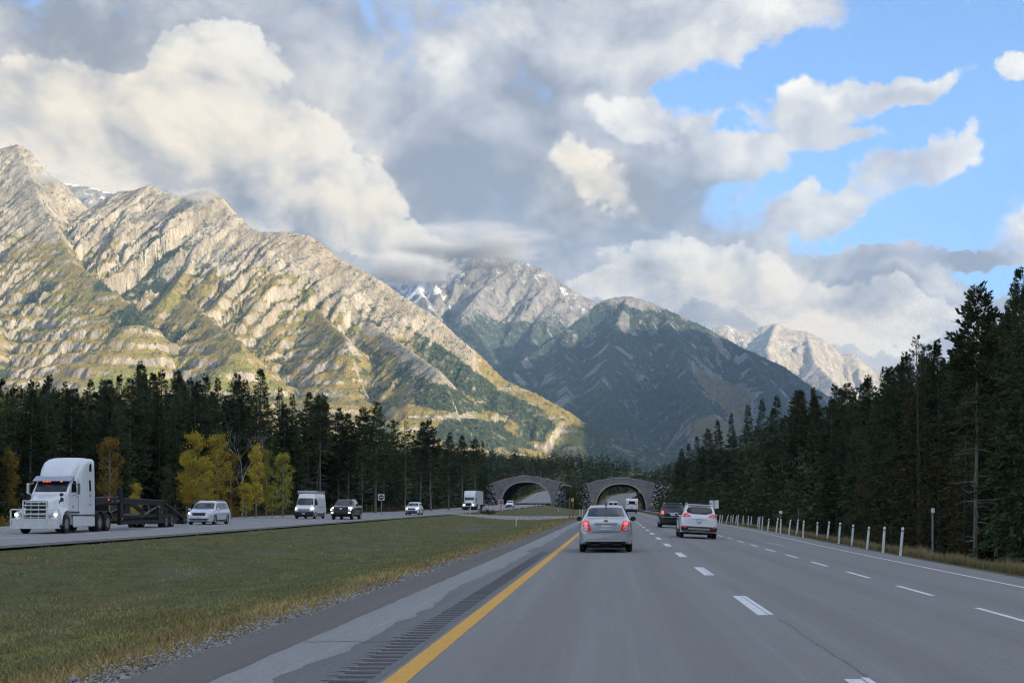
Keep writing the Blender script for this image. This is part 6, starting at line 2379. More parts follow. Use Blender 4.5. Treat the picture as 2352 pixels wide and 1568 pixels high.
def semi_truck():
    Y0, X0 = 71.2, -30.45
    root = thing('semi_truck', 'white long-nosed truck tractor with bull bar pulling an empty car hauler', 'truck', (X0, Y0, float(zl(Y0)) + .005), (0, 0, R(1.2)))
    # bonnet
    secs = []
    for y, w, z0, z1 in ((.32, .60, .62, 1.62), (.40, .64, .60, 1.72), (.7, .72, .6, 1.80), (1.3, .86, .6, 1.95), (2.0, 1.0, .6, 2.12), (2.2, 1.02, .6, 2.16)):
        secs.append((y, sec_box(w, z0, z1, .22, w * .86)))
    hood = loft(secs)
    hood_o = hood.build('bonnet', TRUCK_W, root, smooth=True, sharp=45)
    hb = BVHTree.FromPolygons([Vector(v) for v in hood.v], hood.f)
    # wings
    for s in (-1, 1):
        w = MB()
        prof = []
        for a in np.linspace(R(-8), R(188), 15):
            prof.append((1.38 - .72 * math.cos(a), .55 + .70 * math.sin(a)))
        outer = [(p[0] + (p[0] - 1.38) * .06, p[1] + .05) for p in prof]
        for x in (.62, 1.20):
            w.v += [(s * x, p[0], p[1]) for p in prof]
            w.v += [(s * (x - .08 if x > 1 else x), p[0] + (p[0] - 1.38) * .14, p[1] + .12) for p in prof]
        n = len(prof)
        for i in range(n - 1):
            w.f += [(n + i, n + i + 1, 3 * n + i + 1, 3 * n + i), (2 * n + i, 2 * n + i + 1, 3 * n + i + 1, 3 * n + i), (i, i + 1, 2 * n + i + 1, 2 * n + i)]
        w.build('front_wing', TRUCK_W, root, smooth=True, sharp=50)
        # bumper corner and headlamp pod
        MB().box((s * .95, .42, .88), (.50, .36, .62), bev=.12).build('lamp_pod', TRUCK_W, root, smooth=True)
        hl = MB().box((s * .97, .235, 1.02), (.36, .05, .20), Matrix.Rotation(s * R(8), 3, 'Y'), bev=.02).build('headlight', HEAD, root, smooth=True)
        MB().lathe([(.085, -.04), (.07, -.055), (.001, -.055)], (s * 1.03, .225, 1.01), 'Y', 14).build('lit_lamp', HEAD_ON, hl)
    bump = MB().box((0, .30, .56), (2.36, .34, .46), bev=.08)
    bo = bump.build('bumper', TRUCK_W, root, smooth=True)
    for s in (-1, 1):
        MB().lathe([(.06, -.01), (.06, .01)], (s * .86, .125, .60), 'Y', 14).build('fog_lamp', BLACKP, bo)
    MB().box((0, .127, .48), (.7, .02, .10)).build('bumper_slot', BLACKP, bo)
    # grille with chrome surround
    gr = MB().box((0, .30, 1.22), (1.06, .08, .88), bev=.02).build('grille', BLACKP, root)
    frame = MB()
    for s in (-1, 1):
        frame.bar((s * .56, .27, .76), (s * .56, .27, 1.68), .07, .07)
    frame.bar((-.58, .27, 1.68), (.58, .27, 1.68), .07, .09)
    frame.build('grille_surround', CHROME, gr)
    for z in (.88, 1.08, 1.28, 1.48):
        MB().bar((-.53, .25, z), (.53, .25, z), .03, .03).build('grille_bar', CHROME, gr)
    # bull bar
    bb = MB()
    y = .02
    for z in (.30, .78, 1.28):
        bb.tube([(-1.28, y + .12, z), (-1.22, y, z), (1.22, y, z), (1.28, y + .12, z)], .035, 8)
    for x in (-1.26, -.62, .62, 1.26):
        bb.tube([(x, y, .30), (x, y, 1.28)], .04, 8)
    for x in (-.62, .62):
        bb.tube([(x, y, 1.28), (x, y + .04, 1.74)], .04, 8)
    for z in (1.02, 1.27, 1.50, 1.74):
        bb.tube([(-.62, y, z), (.62, y, z)], .03, 8)
    for x in (-.2, .2):
        bb.tube([(x, y, .78), (x, y + .02, 1.74)], .018, 6)
    for x in (-.9, .9):
        bb.tube([(x, y, .30), (x, .3, .35)], .03, 6)
    bb.box((0, y, .54), (2.4, .02, .40))
    bb.build('bull_bar', STEEL, root, smooth=True)
    # cab and sleeper
    secs = []
    for yy, w, z1, r, wt in ((2.02, 1.02, 2.13, .10, .98), (2.12, 1.03, 2.24, .10, .98), (2.72, 1.05, 2.94, .14, .93), (2.80, 1.06, 3.02, .16, .95), (3.0, 1.07, 3.12, .2, .97), (3.3, 1.09, 3.26, .22, 1.0), (3.42, 1.14, 3.42, .25, 1.06),
                             (3.7, 1.20, 3.72, .30, 1.12), (4.1, 1.22, 3.98, .28, 1.15), (4.6, 1.22, 4.10, .24, 1.17), (5.3, 1.22, 4.14, .20, 1.18), (5.42, 1.21, 4.12, .2, 1.17)):
        secs.append((yy, sec_box(w, .95, z1, r, wt)))
    cab = loft(secs)
    cab.build('cab', TRUCK_W, root, smooth=True, sharp=40)
    cb = BVHTree.FromPolygons([Vector(v) for v in cab.v], cab.f)
    # raised roof fairing, narrower in front so that it rises out of the cab roof
    rf = []
    for yy, w, z0, z1 in ((2.78, .80, 2.9, 3.06), (3.0, .88, 2.95, 3.36), (3.3, .95, 3.0, 3.66), (3.7, 1.02, 3.1, 3.92), (4.1, 1.08, 3.2, 4.07), (4.6, 1.10, 3.3, 4.15), (5.0, 1.10, 3.3, 4.17)):
        rf.append((yy, sec_box(w, z0, z1, .30 if z1 > 3.4 else .12, w * .94)))
    loft(rf).build('roof_fairing', TRUCK_W, root, smooth=True, sharp=50)
    patch(cb, [(-.86, 2.24), (.86, 2.24), (.84, 2.80), (.70, 2.86), (-.70, 2.86), (-.84, 2.80)], 'rear', .012, sub=4).build('windshield', GLASS2, root, smooth=True)
    vis = MB()
    vis.prism([(2.30, 2.84), (2.34, 2.80), (2.86, 2.98), (2.84, 3.12)], -1.04, 1.04, 'YZ')
    vo = vis.build('sun_visor', pbr('visor_chrome', (.42, .44, .48), .3, .6), root)
    for x in (-.44, -.28, -.12):
        MB().box((x, 2.33, 2.80), (.09, .06, .06), bev=.015).build('marker_lamp', REDMARK, vo)
    MB().box((.52, 2.33, 2.80), (.06, .06, .05), bev=.015).build('marker_lamp', AMBER, vo)
    for side in ('left', 'right'):
        patch(cb, [(2.52, 2.22), (3.12, 2.22), (3.12, 2.84), (2.86, 2.86), (2.66, 2.60)], side, .010).build('door_window', GLASS, root, smooth=True)
        patch(cb, [(4.55, 2.30), (4.80, 2.30), (4.80, 2.92), (4.55, 2.92)], side, .010).build('sleeper_window', GLASS, root, smooth=True)
        patch(cb, [(4.62, 3.42), (4.95, 3.42), (4.95, 3.86), (4.74, 3.84), (4.62, 3.68)], side, .010).build('upper_window', GLASS, root, smooth=True)
        s = -1 if side == 'left' else 1
        # dark seams round the door, grab handle
        MB().bar((s * 1.10, 3.22, 1.15), (s * 1.10, 3.22, 2.95), .012, .02).build('door_seam', GREYK, root)
        MB().box((s * 1.085, 3.05, 1.98), (.02, .14, .04)).build('door_handle', BLACKP, root)
        patch(cb, [(2.50, 1.40), (2.64, 1.40), (2.64, 1.50), (2.50, 1.50)], side, .012).build('round_badge', GREYK, root)
        mi = MB().box((s * 1.38, 2.55, 2.42), (.12, .18, .62), bev=.05)
        mi.tube([(s * 1.05, 2.5, 2.72), (s * 1.34, 2.55, 2.66)], .02, 6)
        mi.tube([(s * 1.05, 2.45, 2.02), (s * 1.34, 2.55, 2.16)], .02, 6)
        mi.build('side_mirror', GREYK if s > 0 else STEEL, root, smooth=True)
        hm = MB().tube([(s * .86, 1.1, 1.62), (s * .98, 1.02, 1.80), (s * 1.02, .98, 2.02)], .022, 6)
        hm.box((s * 1.04, .98, 2.08), (.20, .08, .16), bev=.03)
        hm.build('bonnet_mirror', BLACKP, root, smooth=True)
        patch(hb, [(1.30, 1.66), (1.78, 1.74), (1.80, 1.92), (1.62, 1.92)], side, .012).build('bonnet_vent', BLACKP, root)
        # side fairing over the tanks
        MB().box((s * 1.16, 3.86, .62), (.14, 3.1, .62), bev=.05).build('side_fairing', TRUCK_W, root, smooth=True)
        MB().box((s * 1.235, 3.86, .95), (.02, 3.0, .05)).build('fairing_gap', BLACKP, root)
        MB().box((s * 1.10, 2.75, 1.14), (.05, 1.3, .06)).build('cab_step_seam', BLACKP, root)
    # lettering on the sleeper side, as far as it can be read
    for k, (txt, z) in enumerate((('HH', 2.10), ('S', 1.82), ('TRANS', 1.58))):
        text_mesh(txt, .22 if k < 2 else .12, 'sleeper_lettering', GREYK, root, (1.228, 4.66, z - .05), (R(90), 0, R(90)))
    # chassis
    fr = MB()
    for s in (-1, 1):
        fr.bar((s * .45, .6, .85), (s * .45, 8.3, .85), .10, .28)
    fr.box((0, 3.7, .7), (2.0, 3.2, .4)).box((0, 5.9, 1.05), (1.4, .6, .3)).box((0, 6.85, 1.12), (1.0, .9, .12))
    fr.box((0, 1.3, .8), (1.1, 1.6, .5))
    fr.build('chassis', DIRTYK, root)
    for s in (-1, 1):
        f2 = MB()
        for c in (6.2, 7.5):
            pr = [(c + .62 * math.cos(a), .52 + .66 * math.sin(a)) for a in np.linspace(R(20), R(160), 9)]
            for p, q in zip(pr[:-1], pr[1:]):
                f2.bar((s * .94, p[0], p[1]), (s * .94, q[0], q[1]), .60, .02)
        f2.build('mudguard', DIRTYK, root)
        add_wheel(root, s * 1.03, 1.38, .51, .30, rimf=.56, spokes=6)
        for c in (6.2, 7.5):
            add_wheel(root, s * .96, c, .51, .56, rimf=.56, spokes=6)
    ex = MB()
    for s in (-1, 1):
        ex.tube([(s * 1.0, 5.55, 1.1), (s * 1.0, 5.55, 3.6)], .07, 10)
    ex.build('exhaust_stack', GREYK, root, smooth=True)
    # ---- the empty car hauler
    t = thing('car_hauler_trailer', 'empty black two-deck car hauler trailer behind the white truck', 'trailer', (X0, Y0, float(zl(Y0)) + .005), (0, 0, R(1.2)))
    for s in (-1, 1):
        d = MB()
        d.bar((s * 1.12, 5.75, 1.72), (s * 1.12, 9.6, 1.82), .10, .34)
        d.build('front_rail', DIRTYK, t)
        MB().bar((s * 1.12, 5.75, 1.97), (s * 1.12, 9.4, 2.02), .18, .07).build('front_track', GREYK, t)
        m = MB().bar((s * 1.14, 9.75, .35), (s * 1.14, 9.75, 2.55), .20, .30).bar((s * 1.14, 10.1, .4), (s * 1.14, 10.1, 2.3), .12, .2)
        m.build('mast', DIRTYK, t)
        u = MB().bar((s * 1.15, 9.9, 1.78), (s * 1.15, 18.2, 1.66), .10, .30)
        u.build('upper_rail', DIRTYK, t)
        MB().bar((s * 1.15, 10.2, 1.97), (s * 1.15, 18.0, 1.85), .20, .05).build('upper_track', GREYK, t)
        lo = MB().bar((s * 1.16, 9.6, .48), (s * 1.16, 20.9, .48), .10, .22).bar((s * 1.16, 10.0, .80), (s * 1.16, 13.9, .80), .06, .08)
        for k in range(8):
            lo.bar((s * 1.17, 10.2 + k * .5, .50), (s * 1.17, 10.45 + k * .5, .80), .04)
            lo.bar((s * 1.17, 10.45 + k * .5, .80), (s * 1.17, 10.7 + k * .5, .50), .04)
        lo.build('lower_rail', DIRTYK, t)
        MB().bar((s * 1.17, 14.2, .95), (s * 1.17, 17.3, 1.55), .06, .08).build('lift_strut', GREYK, t)
        MB().bar((s * 1.17, 14.6, 1.6), (s * 1.17, 15.6, 1.25), .04, .05).build('brace', GREYK, t)
        MB().box((s * 1.10, 17.6, 1.0), (.12, 1.0, 1.2)).build('rear_upright', DIRTYK, t)
        rp = MB().bar((s * 1.10, 18.0, 1.70), (s * 1.10, 19.6, 1.42), .30, .16).bar((s * 1.10, 19.6, 1.42), (s * 1.10, 22.9, .52), .30, .16)
        rp.build('loading_ramp', DIRTYK, t)
        MB().box((s * .98, 22.6, .42), (.7, .9, .34), bev=.08).build('ramp_foot', DIRTYK, t)
        MB().box((s * .70, 12.2, .95), (.55, 3.0, .10)).build('lower_deck', GREYK, t)
        for c in (18.6, 19.85):
            add_wheel(t, s * .98, c, .47, .50, rimf=.60, spokes=6)
        for yy, zz, mm in ((7.6, 1.86, REDMARK), (8.2, 1.76, CLEARL), (9.0, 1.76, CLEARL), (9.35, 1.80, CLEARL), (9.95, .72, CLEARL), (17.1, 1.42, CLEARL), (17.6, 1.10, CLEARL)):
            MB().box((s * 1.235, yy, zz), (.03, .12, .09), bev=.012).build('side_marker', mm, t)
    def xm(p, q, w, h=None):
        MB().bar(p, q, w, h).build('cross_member', DIRTYK, t)
    for yy in (6.0, 7.2, 8.6):
        xm((-1.1, yy, 1.72), (1.1, yy, 1.72), .12, .12)
    for yy in (10.4, 12.5, 15.0, 17.5):
        xm((-1.1, yy, 1.66), (1.1, yy, 1.66), .10, .10)
        xm((-1.1, yy, .48), (1.1, yy, .48), .12, .12)
    xm((-1.1, 9.75, 1.62), (1.1, 9.75, 1.62), .16, .16)
    MB().box((0, 19.2, .62), (1.5, 2.6, .35)).build('axle_carrier', DIRTYK, t)
    MB().box((0, 8.9, 1.2), (.9, 1.6, 1.0)).build('gooseneck', DIRTYK, t)


semi_truck()


def far_semi():
    Y0, X0 = 277.0, -29.4
    root = thing('semi_truck', 'white box-trailer truck coming towards us short of the overpass', 'truck', (X0, Y0, float(zl(Y0)) + .005), (0, 0, R(.5)))
    secs = [(y, sec_box(w, .75, z1, .16, wt)) for y, w, z1, wt in ((.1, .72, 1.5, .62), (.3, .86, 1.70, .72), (1.0, 1.0, 1.86, .84), (1.7, 1.05, 2.0, .95), (1.75, 1.12, 2.1, 1.0), (2.15, 1.14, 2.72, .98), (2.2, 1.2, 2.85, 1.08), (2.8, 1.22, 3.6, 1.14), (3.3, 1.23, 3.95, 1.18), (4.6, 1.23, 4.0, 1.18))]
    cab = loft(secs)
    cab.build('cab', TRUCK_W, root, smooth=True, sharp=42)
    cb = BVHTree.FromPolygons([Vector(v) for v in cab.v], cab.f)
    patch(cb, [(-.95, 2.06), (.95, 2.06), (.92, 2.66), (-.92, 2.66)], 'rear', .02).build('windshield', GLASS2, root)
    patch(cb, [(-.52, .86), (.52, .86), (.56, 1.48), (-.56, 1.48)], 'rear', .02).build('grille', BLACKP, root)
    for s in (-1, 1):
        MB().box((s * .98, .35, 1.0), (.36, .5, .5), bev=.12).build('wing', TRUCK_W, root, smooth=True)
        MB().box((s * .98, .07, 1.05), (.30, .06, .26), bev=.03).build('headlight', HEAD_ON, root)
        MB().box((s * 1.40, 1.9, 2.15), (.14, .12, .8), bev=.04).build('side_mirror', BLACKP, root)
        add_wheel(root, s * 1.02, 1.1, .5, .30, rimf=.56, spokes=6)
        for c in (5.4, 6.7, 17.6, 18.9):
            add_wheel(root, s * .98, c, .5, .52, rimf=.56, spokes=6)
    MB().box((0, .2, .55), (2.3, .4, .38), bev=.06).build('bumper', BLACKP, root)
    MB().box((0, 4, .8), (1.8, 6.5, .4)).build('chassis', DIRTYK, root)
    tr = MB().box((0, 12.6, 2.62), (2.6, 14.8, 2.9), bev=.04).build('box_trailer', pbr('grey_white_trailer', (.50, .51, .52), .5, var=.08), root)
    MB().box((1.25, 10.5, .75), (.06, 4.5, .8)).build('side_skirt', pbr('grey_white_trailer', (.5, .51, .52)), root)


far_semi()


def camper():
    Y0, X0 = 275.0, 4.05
    z = float(zr(Y0) + right_cross(X0)) + .005
    root = thing('travel_trailer', 'white travel trailer seen from behind nearing the right arch', 'trailer', (X0, Y0, z), (0, R(2), 0))
    wh = pbr('white_camper_shell', (.80, .80, .80), .4, var=.04, coat=.3)
    b = MB().prism([(0, .62), (0, 2.6), (.18, 2.92), (.5, 3.05), (6.4, 3.05), (6.7, 2.7), (6.9, 1.4), (6.5, .62)], -1.2, 1.2, 'YZ')
    b.build('shell', wh, root)
    MB().box((0, -.02, 2.25), (1.25, .05, .62), bev=.02).build('rear_window', GLASS, root)
    for s in (-1, 1):
        MB().bar((s * .62, -.03, 2.0), (s * 1.05, -.03, 1.80), .03, .10).build('window_stripe', BLACKP, root)
        MB().box((s * 1.0, -.02, 1.35), (.18, .04, .12), bev=.015).build('tail_light', TAIL, root)
        for c in (3.6, 4.5):
            add_wheel(root, s * 1.0, c, .36, .22)
    MB().box((0, -.03, 1.25), (.34, .03, .3), bev=.02).build('spare_cover', pbr('pale_grey_vinyl', (.4, .41, .42), .6), root)
    MB().box((0, .05, .78), (2.36, .3, .34)).build('rear_bumper', BLACKP, root)
    MB().box((0, 3.3, .5), (1.9, 5.6, .3)).build('chassis', DIRTYK, root)
    MB().box((.35, 1.6, 3.14), (.6, .8, .2), bev=.05).build('roof_unit', BLACKP, root)
    # a white van in the left lane beyond
    Y1, X1 = 306.0, .35
    r2 = thing('delivery_van', 'white delivery van just left of the travel trailer', 'van', (X1, Y1, float(zr(Y1)) + .005))
    MB().prism([(0, .45), (0, 2.35), (.15, 2.55), (4.1, 2.55), (4.9, 1.6), (5.6, 1.3), (5.7, .45)], -1.0, 1.0, 'YZ').build('body', wh, r2)
    for s in (-1, 1):
        MB().box((s * .5, -.02, 1.95), (.8, .04, .5), bev=.02).build('rear_window', GLASS, r2)
        MB().box((s * .92, -.02, 1.15), (.12, .05, .4), bev=.015).build('tail_light', TAIL, r2)
        for c in (1.0, 4.6):
            add_wheel(r2, s * .9, c, .35, .22)
    MB().box((0, .05, .48), (1.96, .2, .22)).build('rear_bumper', BLACKP, r2)
    # dark SUV further on, already in the tunnel mouth
    sp = suv_spec(BLACK_P, L=4.7, H=1.8, W=.97)
    sp['panels'] = [('rear_window', GLASS, 'rear', [(-.6, 1.28), (.6, 1.28), (.55, 1.62), (-.55, 1.62)]), ('tail_light', TAIL, 'rear', [(.62, 1.0), (.8, 1.0), (.8, 1.2), (.66, 1.2)], dict(mirror=True))]
    sp['extra'] = [lambda root, bvh: MB().box((0, 1.5, 1.84), (1.2, 1.8, .03), bev=.01).build('roof_panel', pbr('silver_trim', (.5, .51, .53)), root)]
    Y2, X2 = 560.0, 1.4
    make_car(sp, 'black_suv', 'distant dark SUV climbing the hill seen through right arch', 'car', (X2 + float(xr(Y2)) - 1, Y2, float(zr(Y2)) + .005))


camper()

# ------------------------------------------------------------------ posts, signs, guardrail
POSTW = pbr('white_post_paint', (.70, .70, .68), .7, var=.12, scale=5)
POSTB = pbr('black_band', (.02, .02, .02), .7)
WOOD = pbr('weathered_sign_wood', (.22, .155, .085), .9, var=.25, scale=4, bump=.3)
GALV = pbr('galvanised_steel', (.36, .37, .38), .45, .6, var=.12, scale=3)
YEL = pbr('yellow_sign_face', (.75, .42, .03), .5, var=.06)
ORG = pbr('orange_sign_face', (.80, .30, .03), .5, var=.06)
SIGNW = pbr('white_sign_face', (.72, .72, .72), .5, var=.05)
SIGNR = pbr('red_sign_face', (.45, .025, .025), .5, var=.05)
SIGNK = pbr('black_sign_ink', (.02, .02, .02), .6)


def post_parts(h, r=.052):
    body = MB().lathe([(r * 1.02, -.3), (r, 0), (r, h - .155)], n=12).data('post', True, 50)
    band = MB().lathe([(r * .99, h - .155), (r * .99, h - .115)], n=12).data('black_band', True, 50)
    cap = MB().lathe([(r * 1.02, h - .115), (r * 1.05, h - .05), (r * .9, h - .015), (r * .45, h), (.001, h + .003)], n=12).data('cap', True, 60)
    return body, band, cap


PD = post_parts(1.05)
PS = post_parts(.95, .05)


def put_post(x, y, z, lean, label, group, data=PD, h=1.0, band=True):
    o = thing('marker_post', label, 'post', (x, y, z), (lean[1], lean[0], 0), group)
    o.scale = (1, 1, h)
    link('post', data[0], POSTW, o)
    if band:
        link('black_band', data[1], POSTB, o)
    link('cap', data[2], POSTW, o)
    return o


# right row, base pixels measured on the photograph
BASES = [(1478, 660), (1355, 640), (1243, 615), (1135, 593), (1042, 580), (960, 560), (888, 543), (790, 540), (743, 525), (690, 522), (630, 517), (600, 508), (540, 498), (500, 485), (480, 482), (467, 478), (420, 470), (400, 468), (365, 462), (327, 463), (313, 455), (290, 453), (279, 448), (245, 440), (215, 435), (198, 430), (172, 418)]
ORD = ['nearest', 'second nearest', 'third nearest', 'fourth nearest', 'fifth nearest', 'sixth nearest', 'seventh nearest', 'eighth nearest', 'ninth nearest', 'tenth nearest']
rp = random.Random(17)
for i, (bx_, by_) in enumerate(BASES):
    px, py = 1587.6 + bx_ * .325, 1058.4 + by_ * .325
    r = (px - VX) / (py - VY)
    X = r * 1.3476 / (1 - .04 * r)
    Y = (px and X / ((px - VX) / FPX))
    X = min(X, float(itp(Y, R_EDGE)) + 1.6)
    Y = X / ((px - VX) / FPX)
    lean = (R(rp.uniform(2, 7.5)), R(rp.uniform(-2, 2)))
    if i < 10:
        lab = f'{ORD[i]} white marker post with black band along the right verge'
    elif i == 23:
        lab = 'pair-like crooked white post leaning far over on the right verge'
        lean = (R(16), 0)
    else:
        lab = 'small distant white marker post in the row along the right verge'
    put_post(X, Y, float(ground_z(X, Y)), lean, lab, 'marker posts along the right verge', h=rp.uniform(.96, 1.06))


def at_ground(px, py):
    """ground point seen at a pixel, marched along the view ray"""
    d = Vector(((px - VX) / FPX, 1.0, -(py - VY) / FPX))
    y = 10.0
    while y < 900:
        p = Vector((0, 0, CAM_H)) + d * y
        if p.z <= float(ground_z(p.x, y)) + .02:
            return p
        y += .5 if y < 200 else 1.0
    return Vector((0, 0, CAM_H)) + d * 300


def z3(x, y):
    return 1000 + x * .15, 1029 + y * .15


LEFTP = [(530, 1080, 940, 'white post at the near corner of the gravel crossover, left end'), (838, 1052, 935, 'white post on the far corner of the gravel crossover'), (1020, 1018, 935, 'white post just right of the red sign on the median'),
         (1166, 990, 935, None), (1288, 985, 932, None), (1378, 965, 920, None), (1472, 970, 910, None), (1553, 945, 900, None), (1612, 910, 860, None), (1672, 885, 842, None)]
for x, yb, yt, lab in LEFTP:
    px, py = z3(x, yb)
    X = -21.6
    Y = X / ((px - VX) / FPX)
    z = float(ground_z(X, Y))
    h = (yb - yt) * .15 / FPX * Y
    put_post(X, Y, z - .05, (R(rp.uniform(0, 5)), 0), lab or 'white post in the row along the median edge before the left arch', 'posts along the far edge of the median', PS, max(.8, min(h, 1.5)) / .95, band=False)
p = at_ground(*z3(1235, 1195))
put_post(p.x, p.y, p.z, (R(2), 0), 'lone white post standing in the median grass before the crossover', None, PS, 1.05, band=False)
p = at_ground(*z3(1883, 975))
put_post(p.x, p.y, p.z, (R(1), 0), 'short white post alone on the grass left of the yellow sign', None, PS, .9, band=False)
for k, x in enumerate((2212, 2253)):
    px, py = z3(x, 1050)
    X, Y = -4.25, 0
    Y = X / ((px - VX) / FPX)
    put_post(X, Y, float(ground_z(X, Y)), (0, 0), ('left' if k == 0 else 'right') + ' one of two thin white posts beside the saloon left mirror', 'thin posts left of the saloon', PS, 1.25, band=False)


def pole(root, h, r=.04, mat=None, name='pole', base=(0, 0)):
    return MB().tube([(base[0], base[1], -.4), (base[0], base[1], h)], r, 8).build(name, mat or GALV, root, smooth=True)


def sign_square(root, z, w, h, mat, y=-.05, name='sign_panel', rot=0):
    m = Matrix.Rotation(R(rot), 3, 'Y')
    return MB().box((0, y, z), (w, .03, h), m, bev=.012).build(name, mat, root)


# no-entry sign at the wood's edge
Y = 168.0
X = (876 - VX) / FPX * Y
r = thing('road_sign', 'square white no-entry sign with round disc at the wood edge', 'sign', (X, Y, float(ground_z(X, Y))))
pole(r, 2.3)
sp_ = sign_square(r, 2.35, .78, .78, SIGNW)
MB().lathe([(.31, -.07), (.31, -.085), (.001, -.085)], (0, 0, 2.35), 'Y', 24).build('disc', pbr('dark_red_disc', (.10, .012, .014), .5), sp_)
MB().box((0, -.092, 2.35), (.40, .012, .10)).build('bar', SIGNW, sp_)
# no-entry sign on the median by the crossover
px, py = z3(1005, 1040)
X = -20.6
Y = X / ((px - VX) / FPX)
r = thing('road_sign', 'white square sign with red disc on a brown post on the median', 'sign', (X, Y, float(ground_z(X, Y))))
MB().box((0, 0, .75), (.16, .14, 1.9)).build('pole', WOOD, r)
sp_ = sign_square(r, 1.95, .92, .92, SIGNW, -.1)
MB().lathe([(.38, -.12), (.38, -.135), (.001, -.135)], (0, 0, 1.95), 'Y', 24).build('disc', SIGNR, sp_)
MB().box((0, -.142, 1.95), (.5, .012, .12)).build('bar', SIGNW, sp_)
# tawny brush round its foot
# yellow sign on timber posts between the carriageways
px, py = z3(2055, 1030)
X = -5.6
Y = X / ((px - VX) / FPX)
r = thing('road_sign', 'small yellow sign on timber posts between the carriageways', 'sign', (X, Y, float(ground_z(X, Y))))
MB().box((0, 0, 1.25), (.14, .14, 3.1)).build('post', WOOD, r)
MB().box((.32, 4.0, 1.2), (.13, .13, 2.9)).build('post', WOOD, r)
sign_square(r, 2.5, .34, .48, YEL, 3.9).location = (.28, 0, 0)
# diamond signs before the right arch
for px_, py_, Y, lab in ((1360.6, 1150, 400, 'orange diamond warning sign left of the right arch'), (1497.5, 1157, 390, 'yellow diamond arrow sign right of the right arch')):
    X = (px_ - VX) / FPX * Y
    z0 = float(ground_z(X, Y))
    zc = CAM_H - (py_ - VY) / FPX * Y
    r = thing('warning_sign', lab, 'sign', (X, Y, z0))
    pole(r, zc - z0)
    d = sign_square(r, zc - z0, .78, .78, ORG if 'orange' in lab else YEL, -.06, rot=45)
    MB().prism([(-.05, zc - z0 - .25), (.05, zc - z0 - .25), (.05, zc - z0 + .02), (.2, zc - z0 + .02), (0, zc - z0 + .28), (-.2, zc - z0 + .02), (-.05, zc - z0 + .02)], -.09, -.075).build('arrow', SIGNK, d)
# small yellow plates fixed to the ring of the right arch, striped boards inside
for px_, py_, lab in ((1382, 1126, 'square yellow clearance plate on left shoulder of right arch'), (1469, 1128.5, 'square yellow clearance plate on right shoulder of right arch')):
    q = P(px_, py_, PY - .3)
    r = thing('clearance_plate', lab, 'sign', q)
    d = sign_square(r, 0, .85, .85, YEL, 0, rot=20)
    MB().box((0, -.025, 0), (.34, .02, .34)).build('symbol', SIGNK, d)
for px_, py_, lab in ((1378.5, 1151, 'yellow hazard board inside the left foot of right arch'), (1471, 1153, 'yellow hazard board inside the right foot of right arch')):
    q = P(px_, 1166, PY + 3)
    q.z = float(ground_z(q.x, q.y))
    r = thing('hazard_board', lab, 'sign', q)
    pole(r, 1.6)
    d = sign_square(r, 2.6, .5, 1.2, YEL, -.05)
    for k in range(3):
        MB().box((0, -.07, 2.25 + k * .36), (.48, .01, .10), Matrix.Rotation(R(35), 3, 'Y')).build('stripe', SIGNK, d)
# twin blank panels seen beyond the white crossover
Y = 92.0
X = (1640 - VX) / FPX * Y
r = thing('road_sign', 'two small white sign panels on one post beyond the white crossover', 'sign', (X, Y, float(ground_z(X, Y))))
zt = CAM_H - (1158 - VY) / FPX * Y - float(ground_z(X, Y))
pole(r, zt + .1)
for s in (-1, 1):
    MB().box((s * .17, -.05, zt), (.28, .02, .56), bev=.008).build('sign_panel', SIGNW, r)
# delineators and poles on the right verge
for px_, pyt, X, lab, white in ((2142, 1168, 14.6, 'tall weathered grey pole with pale cap at the edge of right wood', True), (1793, 1174, 15.0, 'small white plate on a thin pole behind the marker posts', True), (1834, 1164, 17.0, 'thin grey stake before the right wood', False), (1715, 1166, 17.5, 'distant thin grey stake before the right wood', False)):
    Y = X / ((px_ - VX) / FPX)
    z0 = float(ground_z(X, Y))
    h = CAM_H - (pyt - VY) / FPX * Y - z0
    r = thing('delineator_pole', lab, 'pole', (X, Y, z0))
    pole(r, h, .045, pbr('weathered_grey_pole', (.22, .22, .21), .8, var=.2))
    if white:
        MB().box((0, -.06, h - .08), (.16, .03, .22) if px_ > 2000 else (.30, .03, .26), bev=.01).build('reflector_plate', SIGNW, r)
# guardrail into the right arch
gy = np.arange(262, 482, 4.0)
gp = [(float(np.interp(y, [262, 300, 380, 470, 482], [10.6, 10.2, 10.0, 9.9, 9.9])), y) for y in gy]
r = thing('guardrail', 'steel guardrail leading into the right arch', 'guardrail', (0, 0, 0))
beam = MB()
prof = [(0, .46), (-.06, .52), (0, .58), (0, .62), (-.06, .68), (0, .74)]
for (x, y) in gp:
    z = float(ground_z(x, y)) + .05
    beam.v += [(x + a, y, z + b) for a, b in prof]
k = len(prof)
for i in range(len(gp) - 1):
    for j in range(k - 1):
        beam.f.append((i * k + j, i * k + j + 1, (i + 1) * k + j + 1, (i + 1) * k + j))
beam.build('beam', GALV, r)
gpd = MB().box((.10, 0, .28), (.13, .16, .9)).data('post')
for (x, y) in gp[::1]:
    link('post', gpd, WOOD, r, loc=(x, y, float(ground_z(x, y)) + .0))
MB().lathe([(.16, .44), (.16, .76)], (gp[0][0], gp[0][1], float(ground_z(*gp[0]))), 'Z', 12).build('end_terminal', GALV, r)


